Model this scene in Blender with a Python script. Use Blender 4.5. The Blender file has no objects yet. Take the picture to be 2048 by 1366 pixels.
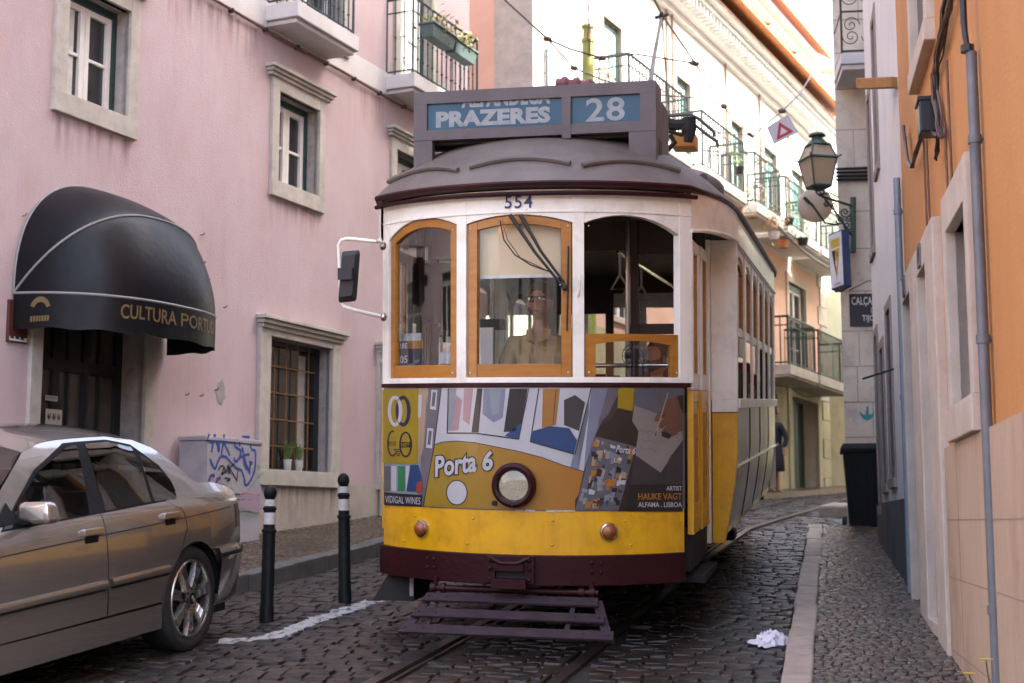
import bpy, bmesh, math, random
from mathutils import Vector, Matrix
random.seed(7)
SC = bpy.context.scene
COL = SC.collection
R_ = math.radians
# ---------------------------------------------------------------- camera, sky, sun, exposure
EYE = 1.45                      # eye height over the street, metres
TILT = R_(7.25)
cam = bpy.data.cameras.new('camera'); cam_o = bpy.data.objects.new('camera', cam); COL.objects.link(cam_o)
cam_o.location = (0, 0, EYE); cam_o.rotation_euler = (R_(90) + TILT, 0, 0)
cam.lens = 50; cam.sensor_width = 36; cam.clip_end = 2000; cam.clip_start = .05
cam.dof.use_dof = True; cam.dof.focus_distance = 8.4; cam.dof.aperture_fstop = 3.2
SC.camera = cam_o
SUN_EL, SUN_AZ = R_(46), R_(102)          # azimuth clockwise from +Y (view direction)
wd = bpy.data.worlds.new('World'); SC.world = wd; wd.use_nodes = True
nt = wd.node_tree; bg = nt.nodes['Background']
sky = nt.nodes.new('ShaderNodeTexSky'); sky.sky_type = 'NISHITA'; sky.sun_disc = False
sky.sun_elevation = SUN_EL; sky.sun_rotation = SUN_AZ; sky.dust_density = 5.0; sky.air_density = .8; sky.ozone_density = .3
nt.links.new(sky.outputs[0], bg.inputs[0]); bg.inputs[1].default_value = .15
sl = bpy.data.lights.new('sun', 'SUN'); sl.energy = 2.0; sl.angle = R_(.53); sl.color = (1, .95, .87)
so = bpy.data.objects.new('sun', sl); COL.objects.link(so)
sd = Vector((math.sin(SUN_AZ) * math.cos(SUN_EL), math.cos(SUN_AZ) * math.cos(SUN_EL), math.sin(SUN_EL)))
so.rotation_euler = sd.to_track_quat('Z', 'Y').to_euler(); so.location = (20, -10, 30)
vs = SC.view_settings; vs.view_transform = 'Standard'; vs.look = 'None'; vs.exposure = 3.12; vs.gamma = 1
SC.cycles.max_bounces = 7; SC.cycles.transparent_max_bounces = 12; SC.cycles.sample_clamp_indirect = 6

# ---------------------------------------------------------------- survey of the place (rays from the tripod onto real planes)
F = 2844.0
def ray(px, py):
    dx = (px - 1024) / F; dy = (683 - py) / F
    return Vector((dx, math.cos(TILT) - dy * math.sin(TILT), math.sin(TILT) + dy * math.cos(TILT)))
CAM = Vector((0, 0, EYE))
def at(px, py, y):
    r = ray(px, py); return CAM + r * (y / r.y)
A0 = R_(12.7)
def tc(x, y): return x * math.sin(A0) + y * math.cos(A0), x * math.cos(A0) - y * math.sin(A0)
def xy(t, c): return t * math.sin(A0) + c * math.cos(A0), t * math.cos(A0) - c * math.sin(A0)
def gz(x, y):
    t, c = tc(x, y)
    z = .085 * t if t < 16 else 1.36 + .042 * (t - 16)
    return z - .015 * max(-8, min(6, c))
class Wall:
    def __init__(s, x, y, az, side):
        a = R_(az); s.p = Vector((x, y, 0)); s.u = Vector((math.sin(a), math.cos(a), 0))
        s.n = Vector((math.cos(a), -math.sin(a), 0)) * side
    def hit(s, px, py, off=0):
        r = ray(px, py); k = (off + (s.p - CAM).dot(s.n)) / r.dot(s.n); q = CAM + r * k
        return (q - s.p).dot(s.u), q.z
    def pt(s, a, n, z): return s.p + s.u * a + s.n * n + Vector((0, 0, z))
    def ground(s, a): q = s.pt(a, 0, 0); return gz(q.x, q.y)
def frame(o, az, slope, roll):
    a = R_(az); y = Vector((math.sin(a), math.cos(a), slope)).normalized()
    x = Vector((math.cos(a), -math.sin(a), roll)); x = (x - y * x.dot(y)).normalized(); z = x.cross(y)
    return Matrix(((x.x, y.x, z.x, o[0]), (x.y, y.y, z.y, o[1]), (x.z, y.z, z.z, o[2]), (0, 0, 0, 1)))
def local_ray(Mi, px, py): return Mi @ CAM, Mi.to_3x3() @ ray(px, py)
def hit_axis(Mi, px, py, ax, v):
    c, r = local_ray(Mi, px, py); k = (v - c[ax]) / r[ax]; return c + r * k

# ---------------------------------------------------------------- materials
MATS = {}
def mat(name, c1, c2=None, scale=3.0, rough=.6, metal=0.0, bump=0.0, bscale=60.0, coat=0.0, spots=None, sscale=1.2, samt=.5, emit=0, spec=.5, rvar=.12, island=0.0, streak=1.0, drips=None, damt=.5):
    if name in MATS: return MATS[name]
    m = bpy.data.materials.new(name); m.use_nodes = True; n = m.node_tree; L = n.links.new
    p = n.nodes['Principled BSDF']; p.inputs['Roughness'].default_value = rough; p.inputs['Metallic'].default_value = metal
    p.inputs['Coat Weight'].default_value = coat; p.inputs['Coat Roughness'].default_value = .06
    p.inputs['Specular IOR Level'].default_value = spec
    tcn = n.nodes.new('ShaderNodeTexCoord'); mp = n.nodes.new('ShaderNodeMapping'); L(tcn.outputs['Object'], mp.inputs[0])
    mp.inputs['Scale'].default_value = (1, 1, streak)
    nz = n.nodes.new('ShaderNodeTexNoise'); nz.inputs['Scale'].default_value = scale; nz.inputs['Detail'].default_value = 6; nz.inputs['Roughness'].default_value = .62
    L(mp.outputs[0], nz.inputs['Vector'])
    if c2 is None: c2 = tuple(v * .82 for v in c1)
    mx = n.nodes.new('ShaderNodeMix'); mx.data_type = 'RGBA'; mx.inputs[6].default_value = (*c1, 1); mx.inputs[7].default_value = (*c2, 1)
    mr = n.nodes.new('ShaderNodeMapRange'); mr.inputs[1].default_value = .32; mr.inputs[2].default_value = .72
    L(nz.outputs['Fac'], mr.inputs[0]); L(mr.outputs[0], mx.inputs[0]); col = mx.outputs[2]
    if spots:
        n2 = n.nodes.new('ShaderNodeTexNoise'); n2.inputs['Scale'].default_value = sscale; n2.inputs['Detail'].default_value = 8; n2.inputs['Roughness'].default_value = .7
        L(mp.outputs[0], n2.inputs['Vector'])
        r2 = n.nodes.new('ShaderNodeMapRange'); r2.inputs[1].default_value = .5; r2.inputs[2].default_value = .75; r2.inputs[4].default_value = samt
        L(n2.outputs['Fac'], r2.inputs[0])
        m2 = n.nodes.new('ShaderNodeMix'); m2.data_type = 'RGBA'; L(col, m2.inputs[6]); m2.inputs[7].default_value = (*spots, 1); L(r2.outputs[0], m2.inputs[0]); col = m2.outputs[2]
    if drips:
        md = n.nodes.new('ShaderNodeMapping'); L(tcn.outputs['Object'], md.inputs[0]); md.inputs['Scale'].default_value = (5, 5, .35)
        nd = n.nodes.new('ShaderNodeTexNoise'); nd.inputs['Scale'].default_value = 1.6; nd.inputs['Detail'].default_value = 7; nd.inputs['Roughness'].default_value = .75; L(md.outputs[0], nd.inputs['Vector'])
        rd = n.nodes.new('ShaderNodeMapRange'); rd.inputs[1].default_value = .52; rd.inputs[2].default_value = .8; rd.inputs[4].default_value = damt; L(nd.outputs['Fac'], rd.inputs[0])
        m3 = n.nodes.new('ShaderNodeMix'); m3.data_type = 'RGBA'; L(col, m3.inputs[6]); m3.inputs[7].default_value = (*drips, 1); L(rd.outputs[0], m3.inputs[0]); col = m3.outputs[2]
    if island:
        g = n.nodes.new('ShaderNodeNewGeometry'); hv = n.nodes.new('ShaderNodeHueSaturation'); r3 = n.nodes.new('ShaderNodeMapRange')
        r3.inputs[3].default_value = 1 - island; r3.inputs[4].default_value = 1 + island; L(g.outputs['Random Per Island'], r3.inputs[0]); L(r3.outputs[0], hv.inputs['Value'])
        L(col, hv.inputs['Color']); col = hv.outputs[0]
    L(col, p.inputs['Base Color'])
    n4 = n.nodes.new('ShaderNodeTexNoise'); n4.inputs['Scale'].default_value = bscale; n4.inputs['Detail'].default_value = 4; L(tcn.outputs['Object'], n4.inputs['Vector'])
    r4 = n.nodes.new('ShaderNodeMapRange'); r4.inputs[3].default_value = max(.02, rough - rvar); r4.inputs[4].default_value = min(1, rough + rvar)
    L(nz.outputs['Fac'], r4.inputs[0]); L(r4.outputs[0], p.inputs['Roughness'])
    if bump:
        b = n.nodes.new('ShaderNodeBump'); b.inputs['Strength'].default_value = bump; b.inputs['Distance'].default_value = .01
        L(n4.outputs['Fac'], b.inputs['Height']); L(b.outputs[0], p.inputs['Normal'])
    if emit:
        p.inputs['Emission Color'].default_value = (*c1, 1); p.inputs['Emission Strength'].default_value = emit
    MATS[name] = m; return m
def glass(name, tint=(1, 1, 1), refl=1.0, rough=.02, ior=1.5):
    if name in MATS: return MATS[name]
    m = bpy.data.materials.new(name); m.use_nodes = True; n = m.node_tree; n.nodes.clear(); L = n.links.new
    o = n.nodes.new('ShaderNodeOutputMaterial'); t = n.nodes.new('ShaderNodeBsdfTransparent'); t.inputs[0].default_value = (*tint, 1)
    g = n.nodes.new('ShaderNodeBsdfGlossy'); g.inputs['Roughness'].default_value = rough
    lw = n.nodes.new('ShaderNodeLayerWeight'); lw.inputs[0].default_value = .5; p5 = n.nodes.new('ShaderNodeMath'); p5.operation = 'POWER'; p5.inputs[1].default_value = 5.0; L(lw.outputs['Facing'], p5.inputs[0]); f = n.nodes.new('ShaderNodeMath'); f.operation = 'MULTIPLY_ADD'; f.inputs[1].default_value = .955; f.inputs[2].default_value = .045; L(p5.outputs[0], f.inputs[0])
    nz = n.nodes.new('ShaderNodeTexNoise'); nz.inputs['Scale'].default_value = 2.5; b = n.nodes.new('ShaderNodeBump'); b.inputs['Strength'].default_value = .02
    L(nz.outputs[0], b.inputs['Height']); L(b.outputs[0], g.inputs['Normal'])
    mm = n.nodes.new('ShaderNodeMath'); mm.operation = 'MULTIPLY'; mm.inputs[1].default_value = refl; mm.use_clamp = True
    s = n.nodes.new('ShaderNodeMixShader'); L(f.outputs[0], mm.inputs[0]); L(mm.outputs[0], s.inputs[0]); L(t.outputs[0], s.inputs[1]); L(g.outputs[0], s.inputs[2]); L(s.outputs[0], o.inputs[0])
    MATS[name] = m; return m

# ---------------------------------------------------------------- mesh helpers
ROOTS = {}
def tag(o, label=None, cat=None, group=None, kind=None):
    if label: o['label'] = label
    if cat: o['category'] = cat
    if group: o['group'] = group
    if kind: o['kind'] = kind
    return o
def empty(name, loc, label, cat, group=None, M=None):
    o = bpy.data.objects.new(name, None); COL.objects.link(o); o.empty_display_size = .2
    o.matrix_world = M if M is not None else Matrix.Translation(loc)
    ROOTS[o.name] = (M is not None, Vector(loc) if M is None else Vector((0, 0, 0)))
    return tag(o, label, cat, group)
class MB:
    def __init__(s): s.v = []; s.f = []; s.mi = []; s.m = []
    def mat(s, m):
        if m not in s.m: s.m.append(m)
        return s.m.index(m)
    def add(s, vs, fs, m):
        b = len(s.v); i = s.mat(m); s.v += [Vector(v) for v in vs]
        for f in fs: s.f.append([b + k for k in f]); s.mi.append(i)
        return s
    def quad(s, a, b, c, d, m): return s.add([a, b, c, d], [(0, 1, 2, 3)], m)
    def hexa(s, c, m):          # c: 8 corners, 0-3 bottom loop, 4-7 top loop
        return s.add(c, [(3, 2, 1, 0), (4, 5, 6, 7), (0, 1, 5, 4), (1, 2, 6, 5), (2, 3, 7, 6), (3, 0, 4, 7)], m)
    def box(s, x0, x1, y0, y1, z0, z1, m, T=None):
        c = [(x0, y0, z0), (x1, y0, z0), (x1, y1, z0), (x0, y1, z0), (x0, y0, z1), (x1, y0, z1), (x1, y1, z1), (x0, y1, z1)]
        if T: c = [T(*p) for p in c]
        return s.hexa(c, m)
    def wbox(s, W, a0, a1, n0, n1, z0, z1, m):   # along, out of the wall, up
        if W.u.cross(W.n).z > 0: return s.box(a0, a1, n0, n1, z0, z1, m, lambda a, n, z: W.pt(a, n, z))
        return s.box(n0, n1, a0, a1, z0, z1, m, lambda n, a, z: W.pt(a, n, z))
    def tube(s, pts, r, m, n=8, closed=False, cap=True):
        pts = [Vector(p) for p in pts]; N = len(pts); rr = r if isinstance(r, (list, tuple)) else [r] * N
        vs = []; up = None
        for i, p in enumerate(pts):
            a = pts[(i - 1) % N] if (i > 0 or closed) else p; b = pts[(i + 1) % N] if (i < N - 1 or closed) else p
            d = (b - a).normalized()
            if up is None: up = Vector((0, 0, 1)) if abs(d.z) < .9 else Vector((1, 0, 0))
            x = d.cross(up).normalized(); y = x.cross(d).normalized(); up = y
            for k in range(n):
                t = 2 * math.pi * k / n; vs.append(p + x * math.cos(t) * rr[i] + y * math.sin(t) * rr[i])
        fs = []
        for i in range(N if closed else N - 1):
            j = (i + 1) % N
            for k in range(n): fs.append((i * n + k, i * n + (k + 1) % n, j * n + (k + 1) % n, j * n + k))
        if cap and not closed: fs += [tuple(range(n))[::-1], tuple((N - 1) * n + k for k in range(n))]
        return s.add(vs, fs, m)
    def lathe(s, prof, m, T=lambda x, y, z: (x, y, z), n=24, cap=True):   # prof: (r, z)
        vs = []; 
        for r, z in prof:
            for k in range(n):
                t = 2 * math.pi * k / n; vs.append(T(r * math.cos(t), r * math.sin(t), z))
        fs = [(i * n + k, i * n + (k + 1) % n, (i + 1) * n + (k + 1) % n, (i + 1) * n + k) for i in range(len(prof) - 1) for k in range(n)]
        if cap: fs += [tuple(range(n))[::-1], tuple((len(prof) - 1) * n + k for k in range(n))]
        return s.add(vs, fs, m)
    def ball(s, c, r, m, sx=1, sy=1, sz=1, n=14):
        vs = []; c = Vector(c); h = n // 2 + 1
        for i in range(h + 1):
            a = math.pi * i / h
            for k in range(n):
                t = 2 * math.pi * k / n; vs.append(c + Vector((sx * r * math.sin(a) * math.cos(t), sy * r * math.sin(a) * math.sin(t), -sz * r * math.cos(a))))
        return s.add(vs, [(i * n + k, i * n + (k + 1) % n, (i + 1) * n + (k + 1) % n, (i + 1) * n + k) for i in range(h) for k in range(n)], m)
    def grid(s, fn, nu, nv, m):
        vs = [fn(i / nu, j / nv) for j in range(nv + 1) for i in range(nu + 1)]
        return s.add(vs, [(j * (nu + 1) + i, j * (nu + 1) + i + 1, (j + 1) * (nu + 1) + i + 1, (j + 1) * (nu + 1) + i) for j in range(nv) for i in range(nu)], m)
    def poly(s, pts, fn, m, cut=(0, 0), holes=()):      # flat outline (u,v), cut into strips, bent onto a surface by fn
        bm = bmesh.new()
        fc = bm.faces.new([bm.verts.new((p[0], p[1], 0)) for p in pts])
        us = [p[0] for p in pts]; vv = [p[1] for p in pts]
        for ax, st, arr in ((0, cut[0], us), (1, cut[1], vv)):
            if not st: continue
            k = math.floor(min(arr) / st) + 1
            while k * st < max(arr) - 1e-5:
                co = (k * st, 0, 0) if ax == 0 else (0, k * st, 0); no = (1, 0, 0) if ax == 0 else (0, 1, 0)
                bmesh.ops.bisect_plane(bm, geom=bm.verts[:] + bm.edges[:] + bm.faces[:], plane_co=co, plane_no=no, dist=1e-5); k += 1
        for h in holes:
            for a, b in zip(h, h[1:] + h[:1]):
                if math.hypot(b[0] - a[0], b[1] - a[1]) > 1e-4: bmesh.ops.bisect_plane(bm, geom=bm.verts[:] + bm.edges[:] + bm.faces[:], plane_co=(a[0], a[1], 0), plane_no=(b[1] - a[1], a[0] - b[0], 0), dist=1e-5)
        def inside(x, y, h):
            c = False; j = len(h) - 1
            for i in range(len(h)):
                if (h[i][1] > y) != (h[j][1] > y) and x < (h[j][0] - h[i][0]) * (y - h[i][1]) / (h[j][1] - h[i][1]) + h[i][0]: c = not c
                j = i
            return c
        if holes:
            bmesh.ops.triangulate(bm, faces=bm.faces[:])
            dead = [f for f in bm.faces if any(inside(f.calc_center_median().x, f.calc_center_median().y, h) for h in holes)]
            bmesh.ops.delete(bm, geom=dead, context='FACES')
        bmesh.ops.triangulate(bm, faces=[f for f in bm.faces if len(f.verts) > 4])
        bm.verts.index_update()
        vs = [fn(v.co.x, v.co.y) for v in bm.verts]; fs = [[v.index for v in f.verts] for f in bm.faces]
        bm.free(); return s.add(vs, fs, m)
    def build(s, name, parent=None, smooth=30, bevel=0, label=None, cat=None, group=None, kind=None, solid=0, loc=None):
        me = bpy.data.meshes.new(name); off = Vector((0, 0, 0)); o = bpy.data.objects.new(name, me)
        if parent is not None:
            q = parent; 
            while q.parent is not None: q = q.parent
            isM, off = ROOTS.get(q.name, (False, Vector((0, 0, 0))))
            o.parent = parent
        elif loc is not None:
            off = Vector(loc); o.location = off; ROOTS[o.name] = (False, off)
        me.from_pydata([tuple(v - off) for v in s.v], [], s.f)
        for m in s.m: me.materials.append(m)
        me.polygons.foreach_set('material_index', s.mi)
        bm = bmesh.new(); bm.from_mesh(me); bmesh.ops.remove_doubles(bm, verts=bm.verts, dist=1e-5)
        if solid != 2: bmesh.ops.recalc_face_normals(bm, faces=bm.faces)
        bm.to_mesh(me); bm.free(); me.update()
        if smooth: me.shade_smooth(); me.set_sharp_from_angle(angle=R_(smooth))
        COL.objects.link(o)
        if bevel:
            b = o.modifiers.new('edge', 'BEVEL'); b.width = bevel; b.segments = 2; b.limit_method = 'ANGLE'; b.angle_limit = R_(40)
        return tag(o, label, cat, group, kind)
def text_mesh(txt, bold=0.0, shear=0.0, spacing=1.0):
    cu = bpy.data.curves.new('t', 'FONT'); cu.body = txt; cu.size = 1; cu.offset = bold; cu.shear = shear; cu.space_character = spacing
    cu.resolution_u = 3; cu.dimensions = '2D'; cu.fill_mode = 'BOTH'
    o = bpy.data.objects.new('t', cu); COL.objects.link(o); dg = bpy.context.evaluated_depsgraph_get(); dg.update()
    me = o.evaluated_get(dg).to_mesh(); vs = [(v.co.x, v.co.y) for v in me.vertices]; fs = [list(p.vertices) for p in me.polygons]
    o.evaluated_get(dg).to_mesh_clear(); bpy.data.objects.remove(o); bpy.data.curves.remove(cu)
    x0 = min(v[0] for v in vs); x1 = max(v[0] for v in vs); y0 = min(v[1] for v in vs); y1 = max(v[1] for v in vs)
    return [((x - x0) / (x1 - x0), (y - y0) / (y1 - y0)) for x, y in vs], fs
def write(mb, txt, fn, m, bold=0.0, shear=0.0, spacing=1.0):       # fn maps the unit square to the surface
    v, f = text_mesh(txt, bold, shear, spacing); return mb.add([fn(*p) for p in v], f, m)
def leaves(mb, c, rad, num, m, size=.03, flat=1.0, rng=random):
    for _ in range(num):
        p = Vector((rng.gauss(0, .45), rng.gauss(0, .45), rng.gauss(0, .45) * flat)) * rad + Vector(c)
        a = Vector((rng.uniform(-1, 1), rng.uniform(-1, 1), rng.uniform(-.6, 1))).normalized(); b = a.orthogonal().normalized()
        k = size * rng.uniform(.6, 1.3); mb.quad(p - a * k, p + b * k * .45, p + a * k, p - b * k * .45, m)
# ---------------------------------------------------------------- colours
M_pink = mat('pink_plaster', (.52, .415, .42), (.44, .335, .335), 1.1, .85, bump=.4, bscale=60, spots=(.46, .29, .26), sscale=2.4, samt=.5, streak=.6, drips=(.37, .27, .265), damt=.38)
M_stone = mat('pale_limestone', (.52, .48, .41), (.38, .35, .3), 5, .8, bump=.4, bscale=80, spots=(.24, .21, .18), sscale=7, samt=.45)
M_reveal = mat('grey_reveal_stone', (.38, .35, .325), (.26, .24, .225), 9, .85, bump=.4, bscale=70, spots=(.08, .07, .065), sscale=16, samt=.5)
M_plinth = mat('rough_plinth_render', (.46, .42, .35), (.34, .3, .25), 2.4, .9, bump=.5, bscale=60, spots=(.24, .2, .15), sscale=4, samt=.5)
M_band = mat('pale_grey_band', (.62, .6, .58), (.52, .5, .48), 3, .8, bump=.2)
M_whitewood = mat('white_painted_wood', (.78, .76, .72), (.66, .63, .58), 6, .45)
M_greenwood = mat('dark_green_paint', (.018, .05, .042), (.012, .035, .03), 8, .4)
M_pane = mat('dark_window_pane', (.016, .018, .022), (.03, .03, .03), 2, .06, spec=.7, rvar=.03)
M_curtain = mat('pale_curtain', (.62, .62, .58), (.45, .46, .43), 14, .9)
M_iron = mat('dark_green_iron', (.02, .045, .04), (.012, .028, .026), 10, .45, metal=.3)
M_black = mat('black_paint', (.012, .012, .013), (.02, .02, .02), 8, .4)
M_rust = mat('rusty_conduit', (.22, .12, .08), (.12, .07, .05), 12, .8)
M_orange = mat('orange_plaster', (.57, .265, .085), (.47, .205, .06), 1.0, .85, bump=.3, bscale=50, spots=(.4, .19, .08), sscale=2.2, samt=.45, streak=.5, drips=(.5, .3, .16), damt=.6)
M_clad = mat('cream_stone_cladding', (.53, .405, .29), (.43, .31, .21), 2.2, .8, bump=.25, bscale=70, spots=(.3, .18, .1), sscale=2.6, samt=.55, streak=.5, drips=(.28, .18, .12), damt=.6)
M_frame = mat('cream_limestone_frame', (.6, .52, .43), (.48, .41, .33), 4, .8, bump=.3, bscale=80, spots=(.34, .25, .18), sscale=6, samt=.35)
M_white = mat('white_limewash', (.77, .75, .7), (.67, .65, .61), 1.5, .88, bump=.2, bscale=60, spots=(.5, .48, .48), sscale=2, samt=.3)
M_wgrey = mat('dark_damp_dado', (.1, .1, .12), (.055, .055, .07), 2.5, .8, bump=.3, spots=(.03, .03, .035), sscale=4, samt=.5)
M_cream = mat('cream_facade_plaster', (.66, .65, .62), (.58, .565, .54), .8, .85, bump=.1)
M_salmon = mat('salmon_plaster', (.72, .47, .36), (.62, .4, .3), 1.5, .85, bump=.15, spots=(.5, .36, .22), sscale=2, samt=.3)
M_ochre = mat('stained_yellow_stone', (.5, .46, .3), (.34, .31, .19), 2.2, .85, bump=.4, bscale=40, spots=(.18, .16, .09), sscale=2.5, samt=.6, streak=.5)
M_greenw = mat('pale_green_plaster', (.66, .7, .55), (.55, .58, .44), 1.2, .85, bump=.15, spots=(.36, .36, .24), sscale=1.5, samt=.5, streak=.5)
M_tile = mat('terracotta_tile', (.62, .22, .07), (.46, .14, .045), 9, .75, bump=.3)
M_shutter = mat('sea_green_shutter', (.1, .34, .29), (.07, .27, .24), 6, .5)
M_lilac = mat('lilac_plaster', (.5, .43, .55), (.44, .37, .48), 2, .8)
M_ash = mat('weathered_ashlar', (.72, .63, .51), (.58, .5, .4), 1.6, .85, bump=.5, bscale=45, spots=(.2, .17, .15), sscale=5, samt=.5)
M_mortar = mat('dark_mortar', (.026, .022, .019), (.015, .013, .011), 20, .95, bump=.4, bscale=120)
M_sett = mat('basalt_setts', (.031, .022, .0155), (.014, .0105, .0085), 14, .46, bump=.4, bscale=90, island=.5, rvar=.2)
M_calc = mat('worn_limestone_cubes', (.092, .062, .037), (.038, .027, .018), 12, .27, bump=.45, bscale=110, island=.6, rvar=.16)
M_kerb = mat('limestone_kerb', (.4, .33, .265), (.28, .23, .185), 6, .6, bump=.4, bscale=70, spots=(.14, .12, .1), sscale=9, samt=.5)
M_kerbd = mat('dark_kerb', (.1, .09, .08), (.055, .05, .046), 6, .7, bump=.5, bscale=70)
M_rail = mat('worn_rail_steel', (.13, .11, .095), (.07, .06, .052), 14, .38, metal=.8)
M_railg = mat('rail_groove', (.012, .011, .01), (.02, .018, .016), 9, .8)
M_paint = mat('setts_with_worn_white_line', (.031, .022, .0155), (.014, .0105, .0085), 14, .55, bump=.55, bscale=90, island=.45)
M_zinc = mat('galvanised_pipe', (.2, .21, .22), (.14, .15, .16), 7, .55, metal=.3, spots=(.1, .1, .1), spec=.3, sscale=6, samt=.4)
M_zincb = mat('blue_grey_gutter', (.26, .3, .33), (.19, .23, .26), 6, .5, metal=.2)
M_leaf = mat('green_leaves', (.1, .17, .035), (.05, .1, .02), 9, .6, island=.35)
M_leafy = mat('yellowish_leaves', (.24, .22, .04), (.14, .15, .03), 9, .6, island=.35)
M_flower = mat('red_petals', (.5, .05, .07), (.6, .2, .22), 9, .6, island=.3)
M_yel = mat('yellow_petals', (.75, .55, .02), (.6, .42, .02), 9, .6)
M_pot = mat('terracotta_pot', (.42, .16, .07), (.34, .12, .05), 8, .8)

L = Wall(-2.41, 14.5, 24, 1); RW = Wall(2.56, 8.85, 10.84, -1); WF = Wall(.3, 20.6, 26.5, 1)

# ---------------------------------------------------------------- ground, street, pavements
def strip_pts(a, b, n): return [tuple(a[i] + (b[i] - a[i]) * k / n for i in (0, 1)) for k in range(n + 1)]
mb = MB()
xs = [-60, -30, -16, -10, -7, -5, -4, -3, -2, -1, 0, 1, 2, 3, 4, 5, 6, 8, 10, 14, 20, 34, 60]; ys = [-60, -30, -12, -6, -2, 0, 2, 4, 6, 8, 10, 12, 14, 16, 18, 20, 22, 25, 28, 32, 36, 40, 50, 70, 120]
P = [(x, y, gz(x, y) - .012) for y in ys for x in xs]; n = len(xs)
mb.add(P, [(j * n + i, j * n + i + 1, (j + 1) * n + i + 1, (j + 1) * n + i) for j in range(len(ys) - 1) for i in range(n - 1)], M_mortar)
mb.build('ground', kind='structure')
# rails
CL = [(-2.3, 0), (-1.6, 2.45), (-.9, 5.0), (-.245, 7.41), (.55, 10.3), (1.33, 13.1), (2.1, 15.7), (3.15, 19), (4.2, 22.2), (5.4, 26), (6.7, 29.8), (8.6, 34), (11.6, 39)]
def along(CLp, step=.25):
    out = []
    for i in range(len(CLp) - 1):
        a = Vector(CLp[max(0, i - 1)]); b = Vector(CLp[i]); c = Vector(CLp[i + 1]); d = Vector(CLp[min(len(CLp) - 1, i + 2)])
        k = max(2, int((c - b).length / step))
        for j in range(k):
            t = j / k; out.append(.5 * ((2 * b) + (c - a) * t + (2 * a - 5 * b + 4 * c - d) * t * t + (3 * b - a - 3 * c + d) * t ** 3))
    return out
CLs = along(CL)
def side_off(path, o):
    out = []
    for i, p in enumerate(path):
        a = path[max(0, i - 1)]; b = path[min(len(path) - 1, i + 1)]; d = (b - a).normalized(); out.append(p + Vector((d.y, -d.x)) * o)
    return out
RAILPTS = []
for sgn in (-1, 1):
    mb = MB(); c = sgn * .45
    lanes = [(-.036, -.03), (-.036, .012), (.03, .012), (.03, -.02), (.065, -.02), (.065, .006), (.085, .006), (.085, -.03)]
    rows = [side_off(CLs, c - sgn * l[0] if sgn < 0 else c - l[0]) for l in lanes]
    for i in range(len(CLs) - 1):
        for k in range(len(lanes) - 1):
            q = [rows[k][i], rows[k][i + 1], rows[k + 1][i + 1], rows[k + 1][i]]; hz = [lanes[k][1], lanes[k][1], lanes[k + 1][1], lanes[k + 1][1]]
            mb.quad(*[(v.x, v.y, gz(v.x, v.y) + h) for v, h in zip(q, hz)], M_railg if k in (2, 3, 4) else M_rail)
    mb.build('tram_rail', kind='structure', smooth=0)
    RAILPTS += side_off(CLs, c)
import bisect as _bs
def rail_near(x, y):
    best = 9
    for p in RAILPTS:
        if abs(p.y - y) < .4:
            d = abs(p.x - x) + abs(p.y - y) * .3
            if d < best: best = d
    return best
# edges of the carriageway, as c(t)
def kerb_l(t):      # outer face of the left kerb
    return -4.36 + (t - 10.07) * .0955 if t < 15 else -3.89 + (t - 15) * .16
KR0 = -.27
def sett_patch(name, t0, t1, cl, cr, st, sc, m, off, jit, skip=None, crown=.0078, paint=None):
    mb = MB(); V0, F0, V1, F1 = [], [], [], []; rg = random.Random(name); t = t0; row = 0
    while t < t1:
        h = st * rg.uniform(.9, 1.12); a, b = cl(t), cr(t); c = a + rg.uniform(0, sc) * .6 - .03
        while c < b:
            w = sc * rg.uniform(.75, 1.35); w = min(w, b - c)
            if w > sc * .4:
                cc, tt = c + w / 2, t + h / 2; X, Y = xy(tt, cc)
                if not (skip and skip(X, Y)):
                    g = .0045 if sc > .08 else .0035
                    hw, hh = w / 2 - g, h / 2 - g; dz = rg.uniform(-1, 1) * jit; tx, ty = rg.uniform(-.07, .07), rg.uniform(-.07, .07)
                    V, FS = (V1, F1) if paint and paint(X, Y, rg) else (V0, F0); base = len(V); k0 = .86; sk = rg.uniform(-.012, .012)
                    ring = [(-k0, -1), (k0, -1), (1, -k0), (1, k0), (k0, 1), (-k0, 1), (-1, k0), (-1, -k0)]
                    ring = [(u + rg.uniform(-.1, .1), v + rg.uniform(-.1, .1)) for u, v in ring]
                    for s_, zz in ((1, -.03), (.985, -.004), (.93, crown * .6), (.7, crown * .93)):
                        for u, v in ring:
                            du, dv = u * hw * s_, v * hh * s_; x, y = xy(tt + dv + du * sk * 4, cc + du)
                            V.append((x, y, gz(x, y) + off + dz + zz + (tx * du + ty * dv if zz > -.02 else 0)))
                    x, y = xy(tt, cc); V.append((x, y, gz(x, y) + off + dz + crown))
                    for r in range(3):
                        for k in range(8): FS.append((base + r * 8 + k, base + r * 8 + (k + 1) % 8, base + (r + 1) * 8 + (k + 1) % 8, base + (r + 1) * 8 + k))
                    for k in range(8): FS.append((base + 24 + k, base + 24 + (k + 1) % 8, base + 32))
            c += w
        t += h; row += 1
    for nm, VV, FF, mm in ((name, V0, F0, m), ('road_marking', V1, F1, M_paint)):
        if not FF: continue
        mb = MB(); mb.v = [Vector(v) for v in VV]; mb.f = FF; mb.mi = [0] * len(FF); mb.m = [mm]; mb.build(nm, kind='structure', smooth=50)
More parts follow.
